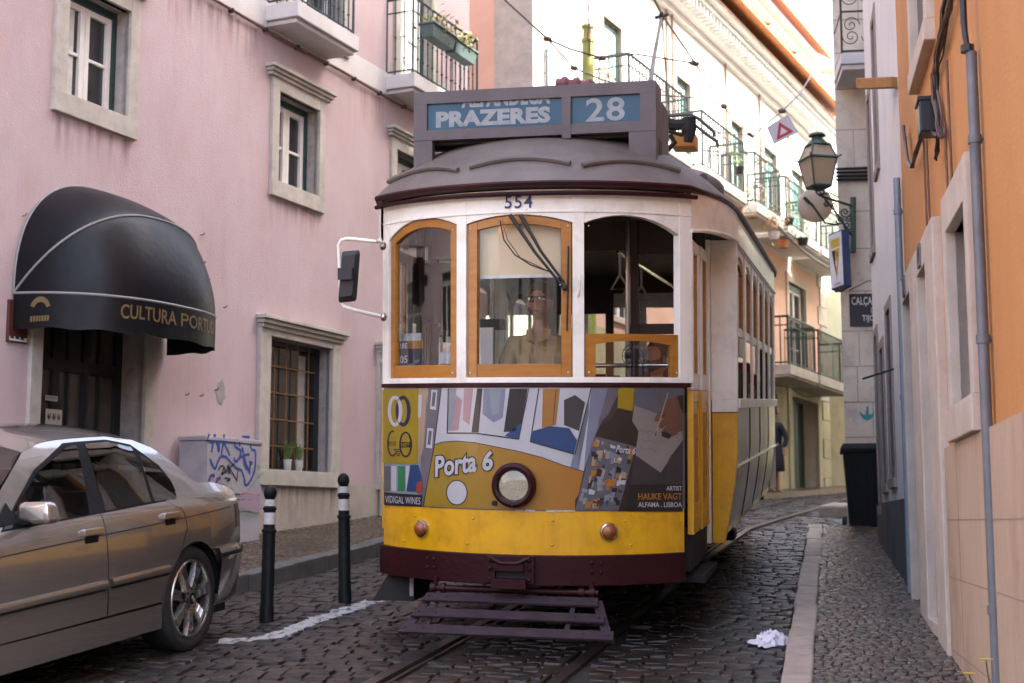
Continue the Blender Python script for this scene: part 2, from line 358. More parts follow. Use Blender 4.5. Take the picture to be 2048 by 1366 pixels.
# worn white line: the setts it was painted over
def gpt(px, py, off=0):
    r = ray(px, py); k = 1.0
    while k < 60:
        q = CAM + r * k
        if q.z < gz(q.x, q.y) + off: break
        k += .01
    return q
UPL0 = [(430, 1262), (500, 1258), (540, 1245), (590, 1225), (640, 1208), (690, 1194), (735, 1182), (800, 1163)]; LOL0 = [(430, 1300), (500, 1304), (550, 1302), (600, 1283), (650, 1261), (700, 1243), (745, 1228), (800, 1211)]; UPL = [(455, 1277), (500, 1272), (540, 1261), (590, 1241), (640, 1224), (690, 1210), (735, 1198), (790, 1181)]; LOL = [(455, 1289), (500, 1291), (550, 1289), (600, 1268), (650, 1246), (700, 1228), (745, 1213), (790, 1198)]
LINE_U = [gpt(*p) for p in UPL0]; LINE_D = [gpt(*p) for p in LOL0]; PGON = [(p.x, p.y) for p in LINE_U] + [(p.x, p.y) for p in LINE_D[::-1]]
def on_line(x, y, rg):
    c = False; j = len(PGON) - 1
    for i in range(len(PGON)):
        (xi, yi), (xj, yj) = PGON[i], PGON[j]
        if (yi > y) != (yj > y) and x < (xj - xi) * (y - yi) / (yj - yi) + xi: c = not c
        j = i
    return c
def line_mask():
    """worn white line: distance to the painted centre line, broken up by wear"""
    n = M_paint.node_tree; L_ = n.links.new; p = n.nodes["Principled BSDF"]; old = p.inputs["Base Color"].links[0].from_socket
    g = n.nodes.new("ShaderNodeTexCoord"); acc = None
    mid = [gpt((a[0] + b[0]) / 2, (a[1] + b[1]) / 2) for a, b in zip(UPL, LOL)]
    def M(op, a, b, cl=False):
        q = n.nodes.new("ShaderNodeMath"); q.operation = op; q.use_clamp = cl
        for k, v in enumerate((a, b)):
            if v is None: continue
            if isinstance(v, (int, float)): q.inputs[k].default_value = v
            else: L_(v, q.inputs[k])
        return q.outputs[0]
    xyz = n.nodes.new("ShaderNodeSeparateXYZ"); L_(g.outputs["Object"], xyz.inputs[0]); X, Y = xyz.outputs[0], xyz.outputs[1]
    nz = n.nodes.new("ShaderNodeTexNoise"); nz.inputs["Scale"].default_value = 16; nz.inputs["Detail"].default_value = 6; nz.inputs["Roughness"].default_value = .7; L_(g.outputs["Object"], nz.inputs["Vector"])
    for a, b in ((mid[0], mid[2]), (mid[2], mid[4]), (mid[4], mid[7])):
        d = Vector((b.x - a.x, b.y - a.y)); ln = d.length; d /= ln
        dx = M("SUBTRACT", X, a.x); dy = M("SUBTRACT", Y, a.y)
        t = M("ADD", M("MULTIPLY", dx, d.x), M("MULTIPLY", dy, d.y)); t = M("MINIMUM", M("MAXIMUM", t, 0.0), ln)
        ex = M("SUBTRACT", dx, M("MULTIPLY", t, d.x)); ey = M("SUBTRACT", dy, M("MULTIPLY", t, d.y)); r = M("SQRT", M("ADD", M("MULTIPLY", ex, ex), M("MULTIPLY", ey, ey)), None)
        acc = r if acc is None else M("MINIMUM", acc, r)
    edge = M("ADD", acc, M("MULTIPLY", M("SUBTRACT", nz.outputs[0], .5), .11))
    m1 = M("MULTIPLY", M("SUBTRACT", .075, edge), 90.0, True); wear = M("MULTIPLY", M("SUBTRACT", .66, nz.outputs[0]), 9.0, True)
    fac = M("MULTIPLY", M("MULTIPLY", m1, wear), .92)
    mx = n.nodes.new("ShaderNodeMix"); mx.data_type = "RGBA"; L_(fac, mx.inputs[0]); L_(old, mx.inputs[6]); mx.inputs[7].default_value = (.42, .41, .39, 1); L_(mx.outputs[2], p.inputs["Base Color"])
line_mask()
sett_patch('road_setts', 4.6, 17.5, lambda t: kerb_l(t) + .02, lambda t: KR0 - .02, .105, .125, M_sett, -.004, .006, skip=lambda x, y: rail_near(x, y) < .1, paint=on_line)
sett_patch('far_road_setts', 17.5, 36, lambda t: max(-3.6, kerb_l(t)), lambda t: .7 + max(0, t - 24) * .12, .13, .17, M_sett, -.004, .006, skip=lambda x, y: rail_near(x, y) < .12)
# right pavement: bed, limestone cubes, kerbstones
def wall_c(t):                  # foot of the right-hand wall
    return .515 + (t - 9.19) * -.0325
mb = MB(); tt = 4.5
ts = [4.0 + .5 * i for i in range(24)] ; ts = [t for t in ts if t < 15.36] + [15.36]
for i in range(len(ts) - 1):
    a, b = ts[i], ts[i + 1]
    q = [(*xy(a, KR0 + .15), 0), (*xy(a, wall_c(a) + .3), 0), (*xy(b, wall_c(b) + .3), 0), (*xy(b, KR0 + .15), 0)]
    mb.quad(*[(x, y, gz(x, y) + .108) for x, y, z in q], M_mortar)
q = [(*xy(15.36, KR0 + .15),), (*xy(15.36, .9),)]
mb.quad((*q[0], gz(*q[0]) - .1), (*q[1], gz(*q[1]) - .1), (*q[1], gz(*q[1]) + .108), (*q[0], gz(*q[0]) + .108), M_kerb)
mb.build('right_pavement', kind='structure')
sett_patch('pavement_cubes', 4.6, 15.34, lambda t: KR0 + .155, lambda t: wall_c(t) + .05, .05, .056, M_calc, .112, .003, crown=.005)
def kerbstones(name, t0, t1, c_of, w, m, top=.125, ln=.62):
    mb = MB(); rg = random.Random(name); t = t0
    while t < t1:
        l = min(ln * rg.uniform(.55, 1.3), t1 - t); dz = rg.uniform(-.005, .005); dc = rg.uniform(-.008, .008)
        c8 = []
        for zz in (-.15, top):
            for (a, b) in ((t + .005, 0), (t + .005, w), (t + l - .005, w), (t + l - .005, 0)):
                x, y = xy(a, c_of(a) + b + dc); c8.append((x, y, gz(x, y) + zz + dz))
        mb.hexa(c8, m); t += l
    return mb.build(name, kind='structure', smooth=0, bevel=.012)
kerbstones('right_kerb', 4.0, 15.36, lambda t: KR0, .145, M_kerb)
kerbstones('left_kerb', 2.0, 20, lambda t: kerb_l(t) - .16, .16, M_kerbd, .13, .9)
def lwall_c(t):
    # foot of the pink wall
    lo, hi = -20, 20
    for _ in range(40):
        m_ = (lo + hi) / 2; q = L.pt(m_, 0, 0)
        if tc(q.x, q.y)[0] < t: lo = m_
        else: hi = m_
    q = L.pt(lo, 0, 0); return tc(q.x, q.y)[1]
mb = MB()
for i in range(36):
    a, b = 2 + i * .5, 2.5 + i * .5
    q = [xy(a, lwall_c(a) - .3), xy(a, kerb_l(a) - .15), xy(b, kerb_l(b) - .15), xy(b, lwall_c(b) - .3)]
    mb.quad(*[(x, y, gz(x, y) + .112) for x, y in q], M_mortar)
mb.build('left_pavement', kind='structure')
sett_patch('left_pavement_cubes', 8.5, 19, lambda t: lwall_c(t) - .02, lambda t: kerb_l(t) - .165, .055, .062, M_calc, .114, .003, crown=.007)
mb = MB(); rg = random.Random(31); M_dead = mat('dry_leaf_bits', (.3, .15, .04), (.14, .08, .03), 9, .8, island=.5)
for k in range(70):
    t = rg.uniform(6, 14); c = (KR0 - abs(rg.gauss(0, .12)) - .03) if k % 2 else (kerb_l(t) + .02 + abs(rg.gauss(0, .25))); x, y = xy(t, c); a = rg.uniform(0, 6.3); s_ = rg.uniform(.008, .02); z = gz(x, y) + .012
    mb.quad((x + s_ * math.cos(a), y + s_ * math.sin(a), z), (x - s_ * .5 * math.sin(a), y + s_ * .5 * math.cos(a), z + .004), (x - s_ * math.cos(a), y - s_ * math.sin(a), z), (x + s_ * .5 * math.sin(a), y - s_ * .5 * math.cos(a), z + .004), M_dead)
mb.build('leaf_litter', kind='stuff', smooth=0)
# pavement and kerb at the foot of the far facade
mb = MB()
for a in range(-1, 20):
    p, q, r, s = WF.pt(a, 0, 0), WF.pt(a, .9, 0), WF.pt(a + 1, .9, 0), WF.pt(a + 1, 0, 0)
    Z = lambda v, o: (v.x, v.y, gz(v.x, v.y) + o)
    mb.quad(Z(p, .12), Z(q, .12), Z(r, .12), Z(s, .12), M_calc); mb.quad(Z(q, .12), Z(q, -.1), Z(r, -.1), Z(r, .12), M_kerb)
mb.build('far_pavement', kind='structure', smooth=0)

# ---------------------------------------------------------------- buildings
def wall_mesh(mb, W, a0, a1, z0, z1, holes, m, mrev, depth, n=0):
    A = sorted({a0, a1, *[h[0] for h in holes], *[h[1] for h in holes]}); Zs = sorted({z0, z1, *[h[2] for h in holes], *[h[3] for h in holes]})
    A = [a for a in A if a0 <= a <= a1]; Zs = [z for z in Zs if z0 <= z <= z1]
    for i in range(len(A) - 1):
        for j in range(len(Zs) - 1):
            ca, cz = (A[i] + A[i + 1]) / 2, (Zs[j] + Zs[j + 1]) / 2
            if any(h[0] < ca < h[1] and h[2] < cz < h[3] for h in holes): continue
            mb.quad(W.pt(A[i], n, Zs[j]), W.pt(A[i + 1], n, Zs[j]), W.pt(A[i + 1], n, Zs[j + 1]), W.pt(A[i], n, Zs[j + 1]), m)
    for h0, h1, g0, g1 in holes:
        g1 = min(g1, z1); g0 = max(g0, z0); e = -depth; c = [(h0, g0), (h1, g0), (h1, g1), (h0, g1)]
        for k in range(4):
            p, q = c[k], c[(k + 1) % 4]
            mb.quad(W.pt(p[0], n, p[1]), W.pt(q[0], n, q[1]), W.pt(q[0], e, q[1]), W.pt(p[0], e, p[1]), mrev)
def mass(mb, W, a0, a1, z0, z1, near, far, m):      # the body of the house behind its front
    mb.wbox(W, a0, a1, -far, -near, z0, z1, m)
    for a in (a0, a1): mb.quad(W.pt(a, 0, z0), W.pt(a, -near, z0), W.pt(a, -near, z1), W.pt(a, 0, z1), m)
    mb.quad(W.pt(a0, 0, z1), W.pt(a1, 0, z1), W.pt(a1, -near, z1), W.pt(a0, -near, z1), m)
def surround(W, parent, a0, a1, z0, z1, A0_, A1_, Z0_, Z1_, m, proud=.035, cornice=None, sill=True, depth=.05):
    mb = MB(); e = -depth
    mb.wbox(W, A0_, a0, e, proud, Z0_ if not sill else z0, Z1_, m); mb.wbox(W, a1, A1_, e, proud, Z0_ if not sill else z0, Z1_, m)
    mb.wbox(W, a0, a1, e, proud - .002, z1, Z1_, m)
    if sill: mb.wbox(W, A0_, A1_, e, proud + .012, Z0_, z0, m)
    if cornice:
        c0, c1, d0, d1 = cornice; h = (d1 - d0) / 3
        for k in range(3): mb.wbox(W, c0 + .045 - k * .02, c1 - .045 + k * .02, 0, proud + .025 + k * .028, d0 + k * h, d0 + (k + 1) * h - .003 * (k < 2), m)
    return mb.build('stone_surround', parent, smooth=0, bevel=.006)
def casement(W, root, a0, a1, z0, z1, n=-.2, mo=M_greenwood, mi=M_whitewood, leaves_=2, bars=1, pane=M_pane, fr=.05, curtain=False, name='window', shut=None):
    mb = MB(); mb.wbox(W, a0, a0 + fr, n, n + .07, z0, z1, mo); mb.wbox(W, a1 - fr, a1, n, n + .07, z0, z1, mo); mb.wbox(W, a0 + fr, a1 - fr, n, n + .068, z1 - fr * 1.4, z1, mo)
    w = (a1 - a0 - 2 * fr) / leaves_; zb, zt = z0, z1 - fr * 1.4; s = .055
    for k in range(leaves_):
        b0, b1 = a0 + fr + k * w + .004, a0 + fr + (k + 1) * w - .004
        mb.wbox(W, b0, b0 + s, n + .005, n + .055, zb, zt, mi); mb.wbox(W, b1 - s, b1, n + .005, n + .055, zb, zt, mi)
        mb.wbox(W, b0 + s, b1 - s, n + .005, n + .053, zt - s, zt, mi); mb.wbox(W, b0 + s, b1 - s, n + .005, n + .053, zb, zb + s, mi)
        for q in range(bars):
            z = zb + (zt - zb) * (q + 1) / (bars + 1); mb.wbox(W, b0 + s, b1 - s, n + .008, n + .045, z - .015, z + .015, mi)
        if shut: mb.wbox(W, b0 + s, b1 - s, n + .012, n + .03, zb + s, zt - s, shut)
    o = mb.build(name, root, smooth=0, bevel=.004)
    mb = MB(); mb.wbox(W, a0 + fr, a1 - fr, n + .012, n + .02, z0, z1 - fr, pane); mb.build('pane', o, smooth=0)
    if curtain:
        mb = MB(); mb.wbox(W, a0 + fr + .03, a0 + fr + (a1 - a0) * .3, n + .022, n + .026, z0 + .06, z1 - fr - .05, M_curtain); mb.build('curtain', o, smooth=0)
    return o
def railing(W, parent, a0, a1, w, z, h, m=M_iron, step=.115, knob=True, mid=True, r=.009):
    mb = MB(); pth = [W.pt(a0, 0, 0), W.pt(a0, w, 0), W.pt(a1, w, 0), W.pt(a1, 0, 0)]
    for zz, rr in ((z + .05, r * 1.2), (z + h, r * 1.9)) + (((z + h * .82, r),) if mid else ()):
        mb.tube([p + Vector((0, 0, zz)) for p in pth], rr, m, 5)
    for i in range(3):
        d = (pth[i + 1] - pth[i]); k = max(2, round(d.length / step))
        for j in range(k + (i == 2)):
            p = pth[i] + d * (j / k); big = j == 0
            mb.tube([p + Vector((0, 0, z)), p + Vector((0, 0, z + h))], r * (1.7 if big else 1), m, 5, cap=False)
            if knob:
                for q in (.22, .5, .82): mb.ball(p + Vector((0, 0, z + h * q)), r * 1.9, m, n=6)
    return mb.build('railing', parent, smooth=60)
def balcony(W, root, a0, a1, w, z0, z1, h=1.0, m=M_band, **k):
    mb = MB(); mb.wbox(W, a0, a1, 0, w, z0 + .05, z1, m); mb.wbox(W, a0 + .04, a1 - .04, 0, w - .04, z0, z0 + .048, m)
    o = mb.build('balcony', root, smooth=0, bevel=.01); railing(W, o, a0 + .05, a1 - .05, w - .05, z1, h, **k); return o

# --- pink house on the left
pk = empty('pink_house', L.pt(0, 0, 1.2), 'pink plastered house with stone window surrounds and balconies behind the silver car', 'house')
holes = [(-3.27, -2.48, 5.0, 5.97), (-.09, .70, 4.96, 5.92), (2.46, 3.25, 4.96, 5.92), (-.17, 1.03, 1.98, 3.33), (2.25, 3.45, 1.98, 3.33), (-3.42, -2.12, .4, 3.25), (.05, 1.15, 6.78, 9.2), (2.5, 3.4, 6.75, 9.2), (-3.4, -2.4, 7.2, 9.0), (-6.6, -5.5, 1.9, 3.3), (-6.5, -5.7, 5.0, 6.0), (-9.6, -8.4, 1.9, 3.3)]
mb = MB(); wall_mesh(mb, L, -15, 4.5, -.6, 13, holes, M_pink, M_reveal, .3); mass(mb, L, -15, 4.5, -.6, 13, .34, 8, M_pink); mb.build('wall', pk, smooth=0)
mb = MB(); wall_mesh(mb, L, -15, 4.5, -.6, 1.86, [(h[0] - .13, h[1] + .13, h[2], h[3]) for h in holes if h[2] < 1.86], M_plinth, M_plinth, 0, n=.022)
mb.quad(L.pt(-15, .022, 1.86), L.pt(4.5, .022, 1.86), L.pt(4.5, 0, 1.86), L.pt(-15, 0, 1.86), M_plinth)
for a, b in ((-1.99, -.37), (1.2, 2.11)): mb.wbox(L, a, b, .022, .024, 1.53, 1.536, M_reveal)
mb.build('plinth', pk, smooth=0)
mb = MB(); mb.wbox(L, -15, 4.5, 0, .02, 6.52, 6.8, M_band); mb.build('string_course', pk, smooth=0, bevel=.005)
mb = MB(); mb.tube([L.pt(-15 + i * .6, .035, 6.49 + .012 * math.sin(i * 1.7)) for i in range(33)], .014, M_rust, 6)
for i in range(32): mb.wbox(L, -14.8 + i * .6, -14.77 + i * .6, .0, .055, 6.47, 6.51, M_black)
mb.build('facade_cable', pk)
o = casement(L, pk, -3.27, -2.48, 5.0, 5.97, curtain=True); surround(L, o, -3.27, -2.48, 5.0, 5.97, -3.42, -2.36, 4.82, 6.12, M_stone, cornice=(-3.52, -2.27, 6.12, 6.22))
# the leaf standing tilted open in the left half
mb = MB(); lf = [L.pt(-3.2, -.06, 5.02), L.pt(-3.17, -.06, 5.02), L.pt(-3.24, -.02, 5.85), L.pt(-3.27, -.02, 5.85)]
mb.hexa([lf[0], lf[1], L.pt(-3.17, -.14, 5.02), L.pt(-3.2, -.14, 5.02), lf[3], lf[2], L.pt(-3.24, -.14, 5.85), L.pt(-3.27, -.14, 5.85)], M_whitewood); mb.build('open_leaf', o, smooth=0)
for a in (-.09, 2.46):
    o = casement(L, pk, a, a + .79, 4.96, 5.92, curtain=True); surround(L, o, a, a + .79, 4.96, 5.92, a - .13, a + .9, 4.79, 6.05, M_stone, cornice=(a - .24, a + 1.01, 6.05, 6.16))
M_brass = mat('ochre_window_bars', (.22, .11, .03), (.15, .07, .02), 8, .5)
def grid_window(a0):
    mb = MB(); a1 = a0 + 1.2; z0, z1 = 1.98, 3.33
    mb.wbox(L, a0, a0 + .04, -.2, -.13, z0, z1, M_black); mb.wbox(L, a1 - .1, a1, -.2, -.13, z0, z1, M_black); mb.wbox(L, a0, a1, -.2, -.132, z1 - .05, z1, M_black); mb.wbox(L, a0, a1, -.2, -.132, z0, z0 + .03, M_black)
    for k in range(5): mb.wbox(L, a0 + .1 + k * .22, a0 + .112 + k * .22, -.14, -.128, z0, z1, M_brass)
    for k in range(4): z = z0 + .25 + k * .275; mb.wbox(L, a0, a1 - .1, -.138, -.126, z, z + .013, M_brass)
    o = mb.build('window', pk, smooth=0); mb = MB(); mb.wbox(L, a0, a1, -.19, -.18, z0, z1, M_pane); mb.build('pane', o, smooth=0)
    mb = MB(); mb.wbox(L, a0 + .05, a0 + .17, -.178, -.172, z0 + .05, z1 - .1, M_reveal); mb.wbox(L, a0 + .84, a0 + .98, -.178, -.172, z0 + .05, z1 - .1, M_reveal); mb.build('curtain', o, smooth=0)
    surround(L, o, a0, a1, z0, z1, a0 - .19, a1 + .16, 1.82, 3.4, M_stone, proud=.045, cornice=(a0 - .24, a1 + .23, 3.4, 3.53)); return o
grid_window(-.17); grid_window(2.25)
for a0, a1 in ((-6.6, -5.5), (-9.6, -8.4)):
    o = casement(L, pk, a0, a1, 1.9, 3.3); surround(L, o, a0, a1, 1.9, 3.3, a0 - .15, a1 + .15, 1.75, 3.45, M_stone)
o = casement(L, pk, -6.5, -5.7, 5, 6); surround(L, o, -6.5, -5.7, 5, 6, -6.63, -5.57, 4.82, 6.12, M_stone)
for a0, a1, z0 in ((.05, 1.15, 6.78), (2.5, 3.4, 6.75), (-3.4, -2.4, 7.2)):
    o = casement(L, pk, a0, a1, z0, 9.1, bars=2, curtain=True, mi=M_whitewood if a0 != 2.5 else M_whitewood, pane=M_pane if a0 < 2 else M_curtain); surround(L, o, a0, a1, z0, 9.2, a0 - .13, a1 + .13, z0 - .1, 9.35, M_stone)
# rain stains on the plaster under sills and cornices
def stain_mat():
    m = bpy.data.materials.new('rain_stain'); m.use_nodes = True; n = m.node_tree; n.nodes.clear(); L_ = n.links.new
    o_ = n.nodes.new('ShaderNodeOutputMaterial'); t = n.nodes.new('ShaderNodeBsdfTransparent'); d = n.nodes.new('ShaderNodeBsdfDiffuse'); d.inputs[0].default_value = (.2, .12, .1, 1)
    tc_ = n.nodes.new('ShaderNodeTexCoord'); mp = n.nodes.new('ShaderNodeMapping'); mp.inputs['Scale'].default_value = (14, 14, 1.2); L_(tc_.outputs['Object'], mp.inputs[0]); nz = n.nodes.new('ShaderNodeTexNoise'); nz.inputs['Scale'].default_value = 1.0; nz.inputs['Detail'].default_value = 6; L_(mp.outputs[0], nz.inputs['Vector'])
    sp_ = n.nodes.new('ShaderNodeSeparateXYZ'); L_(tc_.outputs['Generated'], sp_.inputs[0]); r = n.nodes.new('ShaderNodeMapRange'); r.inputs[1].default_value = .42; r.inputs[2].default_value = .72; L_(nz.outputs[0], r.inputs[0])
    q = n.nodes.new('ShaderNodeMath'); q.operation = 'POWER'; q.inputs[1].default_value = 1.6; L_(sp_.outputs[2], q.inputs[0]); w = n.nodes.new('ShaderNodeMath'); w.operation = 'MULTIPLY'; L_(q.outputs[0], w.inputs[0]); L_(r.outputs[0], w.inputs[1]); w2 = n.nodes.new('ShaderNodeMath'); w2.operation = 'MULTIPLY'; w2.inputs[1].default_value = .62; L_(w.outputs[0], w2.inputs[0])
    x = n.nodes.new('ShaderNodeMixShader'); L_(w2.outputs[0], x.inputs[0]); L_(t.outputs[0], x.inputs[1]); L_(d.outputs[0], x.inputs[2]); L_(x.outputs[0], o_.inputs[0]); return m
M_stain = stain_mat()
for a0, a1, z1, h in ((-3.4, -2.38, 4.81, .42), (-.2, .78, 4.78, .36), (2.36, 3.34, 4.78, .36), (-.35, 1.18, 1.81, .5), (-1.95, -.45, 6.46, .5), (1.6, 2.15, 6.46, .6)):
    mb = MB(); mb.quad(L.pt(a0, .026 if z1 < 1.85 else .004, z1 - h), L.pt(a1, .026 if z1 < 1.85 else .004, z1 - h), L.pt(a1, .026 if z1 < 1.85 else .004, z1), L.pt(a0, .026 if z1 < 1.85 else .004, z1), M_stain); mb.build('rain_stain', pk, smooth=0)
# shop door
M_shopgl = mat('dim_shop_glass', (.1, .085, .068), (.06, .05, .042), 3, .1, spec=.6, rvar=.04)
mb = MB(); D0, D1 = -3.42, -2.12
for a, w in ((D0, .05), (-3.12 + .12, .09), (-2.62, .07), (-2.2, .08)): mb.wbox(L, a, a + w, -.3, -.24, .4, 3.25, M_black)
for z, h in ((1.55, .1), (2.12, .1), (2.72, .1), (3.15, .1), (.5, .5)): mb.wbox(L, D0, D1, -.3, -.242, z, z + h, M_black)
for a in (-2.81, -2.42): mb.wbox(L, a, a + .025, -.3, -.25, .4, 3.2, M_black)
o = mb.build('shop_door', pk, smooth=0); mb = MB(); mb.wbox(L, D0, D1, -.292, -.28, .4, 3.25, M_shopgl); mb.build('pane', o, smooth=0)
surround(L, o, D0, D1, .6, 3.25, -3.55, -2.0, .4, 3.4, M_stone, sill=False)
M_paper = mat('paper_notice', (.6, .58, .5), (.5, .48, .42), 9, .8); M_ink = mat('dark_ink', (.03, .03, .035), (.02, .02, .02), 9, .7); M_inkr = mat('red_ink', (.35, .06, .04), None, 9, .7)
def door_card(name, x0, y0, x1, y1, marks):
    a0, z1 = L.hit(x0, y0, -.235); a1, z0 = L.hit(x1, y1, -.235); mb = MB(); mb.wbox(L, a0, a1, -.237, -.234, z0, z1, M_paper); marks(mb, a0, a1, z0, z1); return mb.build(name, o, smooth=0)
def closed_marks(mb, a0, a1, z0, z1): write(mb, 'FECHADO', lambda u, v: L.pt(a0 + (a1 - a0) * (.08 + .84 * u), -.2325, z0 + (z1 - z0) * (.3 + .45 * v)), M_ink, .01)
def sticker_marks(mb, a0, a1, z0, z1):
    for k, mm in enumerate((M_ink, M_greenwood, M_inkr)):
        c = a0 + (a1 - a0) * (.2 + .3 * k); zc = z0 + (z1 - z0) * .5; d = (a1 - a0) * .1
        for q in range(5):
            mb.wbox(L, c - d + q * d * .4, c - d + q * d * .4 + d * .25, -.234, -.232, zc - d * (.5 + .5 * ((q * 7) % 3)), zc + d * (.5 + .6 * ((q * 5) % 3)), mm)
door_card('closed_notice', 91, 790, 115, 803, closed_marks); door_card('sticker_notice', 92, 817, 123, 852, sticker_marks)
def out_w(p_wall, p_out):      # how far a slab stands out
    a = L.hit(*p_wall)[0]; lo, hi = 0, 1.5
    for _ in range(30):
        m_ = (lo + hi) / 2
        if L.hit(*p_out, m_)[0] > a: lo = m_
        else: hi = m_
    return lo
BW = out_w((528, 53), (595, 46)); B1 = L.hit(718, 120, BW)[0]
balcony(L, pk, -.37, B1, BW, 6.54, 6.76, .95, step=.105)
balcony(L, pk, 2.17, 4.05, BW, 6.53, 6.75, .95, step=.13)
# rain pipe at the far corner of the visible wall
mb = MB(); mb.tube([L.pt(2.13, .06, 1.3), L.pt(2.13, .06, 3.28)], .035, M_stone, 8); mb.ball(L.pt(2.13, .06, 3.3), .055, M_stone); mb.build('rain_pipe', pk)
# bare render patch and nails where the plaster fell
a, z = L.hit(442, 785); rg = random.Random(3)
mb = MB(); pts = [(a + math.cos(t) * .075 * rg.uniform(.7, 1.15), z + math.sin(t) * .13 * rg.uniform(.7, 1.2)) for t in [i * math.pi / 7 for i in range(14)]]
mb.poly(pts, lambda u, v: L.pt(u, .004, v), mat('bare_cement_patch', (.36, .33, .31), (.26, .24, .22), 12, .9, bump=.5)); mb.build('bare_patch', pk, smooth=0)
mb = MB()
for px, py in ((402, 470), (404, 527), (413, 562), (447, 615), (430, 780), (371, 790), (400, 792), (45, 432)): a, z = L.hit(px, py); mb.tube([L.pt(a, 0, z), L.pt(a, .03, z), L.pt(a + .01, .035, z + .02)], .006, M_rust, 5)
mb.build('wall_hooks', pk)

# --- orange house and white house on the right
og = empty('orange_house', RW.pt(-2, 0, .8), 'orange plastered house with cream stone cladding along the right pavement', 'house')
sx = lambda px, py: RW.hit(px, py)[0]
dA = (sx(1877, 800), sx(1858, 800)); dB = (sx(1842, 800), sx(1823, 800))
wn = (-2.73, -1.99, 2.0, 2.87); up = (sx(1866, 60), sx(1836, 60), 4.15, 6.2)
up2 = (-6.4, -5.5, 2.0, 2.87); gr = -2
hs = [(dA[0], dA[1], .9, 2.915), (dB[0], dB[1], .9, 2.915), wn, up]
mb = MB(); wall_mesh(mb, RW, -6, .92, -1, 19, hs, M_orange, M_reveal, .35); mass(mb, RW, -6, .92, -1, 19, .4, 8, M_orange); mb.build('wall', og, smooth=0)
mb = MB(); wall_mesh(mb, RW, -6, -1.42, -1, 1.835, [], M_clad, M_clad, 0, n=.03); wall_mesh(mb, RW, -1.42, .9, -1, .885, [], M_clad, M_clad, 0, n=.03)
mb.quad(RW.pt(-6, .03, 1.835), RW.pt(-1.42, .03, 1.835), RW.pt(-1.42, 0, 1.835), RW.pt(-6, 0, 1.835), M_clad); mb.quad(RW.pt(-1.42, .03, 1.835), RW.pt(-1.42, .03, -.5), RW.pt(-1.42, 0, -.5), RW.pt(-1.42, 0, 1.835), M_clad)
mb.quad(RW.pt(-6, .03, 1.835), RW.pt(-6, .03, -1), RW.pt(-6, -.45, -1), RW.pt(-6, -.45, 1.835), M_clad)
M_joint = mat('cladding_joint', (.33, .24, .17), None, 9, .9)
for z in (1.46, 1.17, .8): mb.wbox(RW, -6, -1.46, .03, .0315, z, z + .005, M_joint)
for i, a in enumerate((-1.95, -4.5)): mb.wbox(RW, a, a + .005, .03, .0315, -.5, 1.83, M_joint)
mb.build('stone_cladding', og, smooth=0)
for q, d in enumerate((dA, dB)):
    mb = MB(); mb.wbox(RW, d[0], d[1], -.34, -.28, .9, 2.915, M_greenwood)
    for k in range(2):
        for z0, z1 in ((1.0, 1.6), (1.75, 2.7)): w = (d[1] - d[0]) / 2; mb.wbox(RW, d[0] + k * w + .06, d[0] + (k + 1) * w - .06, -.28, -.265, z0, z1, M_greenwood)
    o = mb.build('street_door', og, smooth=0, bevel=.006)
    mb = MB(); mb.wbox(RW, d[0], d[1], -.3, .05, .82, .9, M_frame); mb.build('threshold', o, smooth=0, bevel=.008)
    mb = MB(); m_ = (dA[1] + dB[0]) / 2
    e0, e1 = (-1.4, m_ - .003) if q == 0 else (m_ + .003, .69)
    mb.wbox(RW, e0, d[0], -.02, .05, .7, 3.08, M_frame); mb.wbox(RW, d[1], e1, -.02, .05, .7, 3.08, M_frame); mb.wbox(RW, d[0], d[1], -.02, .047, 2.915, 3.08, M_frame)
    mb.build('stone_surround', o, smooth=0, bevel=.008)
    # house number tile on the lintel
    c = d[0] + (d[1] - d[0]) * .5; mb = MB(); mb.wbox(RW, c - .07, c + .07, .05, .058, 2.93, 3.06, M_zinc)
    write(mb, '21' if q else '19', lambda u, v: RW.pt(c + .05 - .1 * u, .06, 2.945 + .1 * v), M_ink, .02); mb.build('number_tile', o, smooth=0)
for h, nm in ((wn, 0), (up, 1)):
    o = casement(RW, og, h[0], h[1], h[2], h[3], n=-.33)
    surround(RW, o, *h, h[0] - .11, h[1] + .12, h[2] - .16 if nm in (0, 2) else h[2] - .12, h[3] + .19, M_frame, proud=.05)
wh = empty('white_house', RW.pt(2.7, 0, 1.3), 'white limewashed house with narrow framed windows between orange wall and stone corner', 'house')
W0, W1 = .93, 4.6
def wrect(x0, y0, x1, y1):      # near-top, far-bottom pixels
    a, z1 = RW.hit(x0, y0); b, z0 = RW.hit(x1, y1); return (min(a, b), max(a, b), min(z0, z1), max(z0, z1))
whs = [(1.35, 1.95, 4.75, 6.1), (2.9, 3.6, 4.75, 6.1), (1.45, 2.0, 2.55, 3.75), (2.75, 3.45, 2.55, 3.75), (1.25, 1.95, 1.0, 2.65), (2.6, 3.3, 1.1, 2.4), (3.75, 4.35, 1.2, 3.1)]
whs = [(3.02, 3.38, 4.5, 5.8), (3.95, 4.35, 3.95, 5.4), (2.35, 2.8, 1.8, 3.15), (3.3, 3.72, 1.78, 2.95), (4.02, 4.38, 1.6, 3.15)]
mb = MB(); wall_mesh(mb, RW, W0, W1, -.5, 19, whs, M_white, M_reveal, .3); mass(mb, RW, W0, W1, -.5, 19, .34, 8, M_white); mb.build('wall', wh, smooth=0)
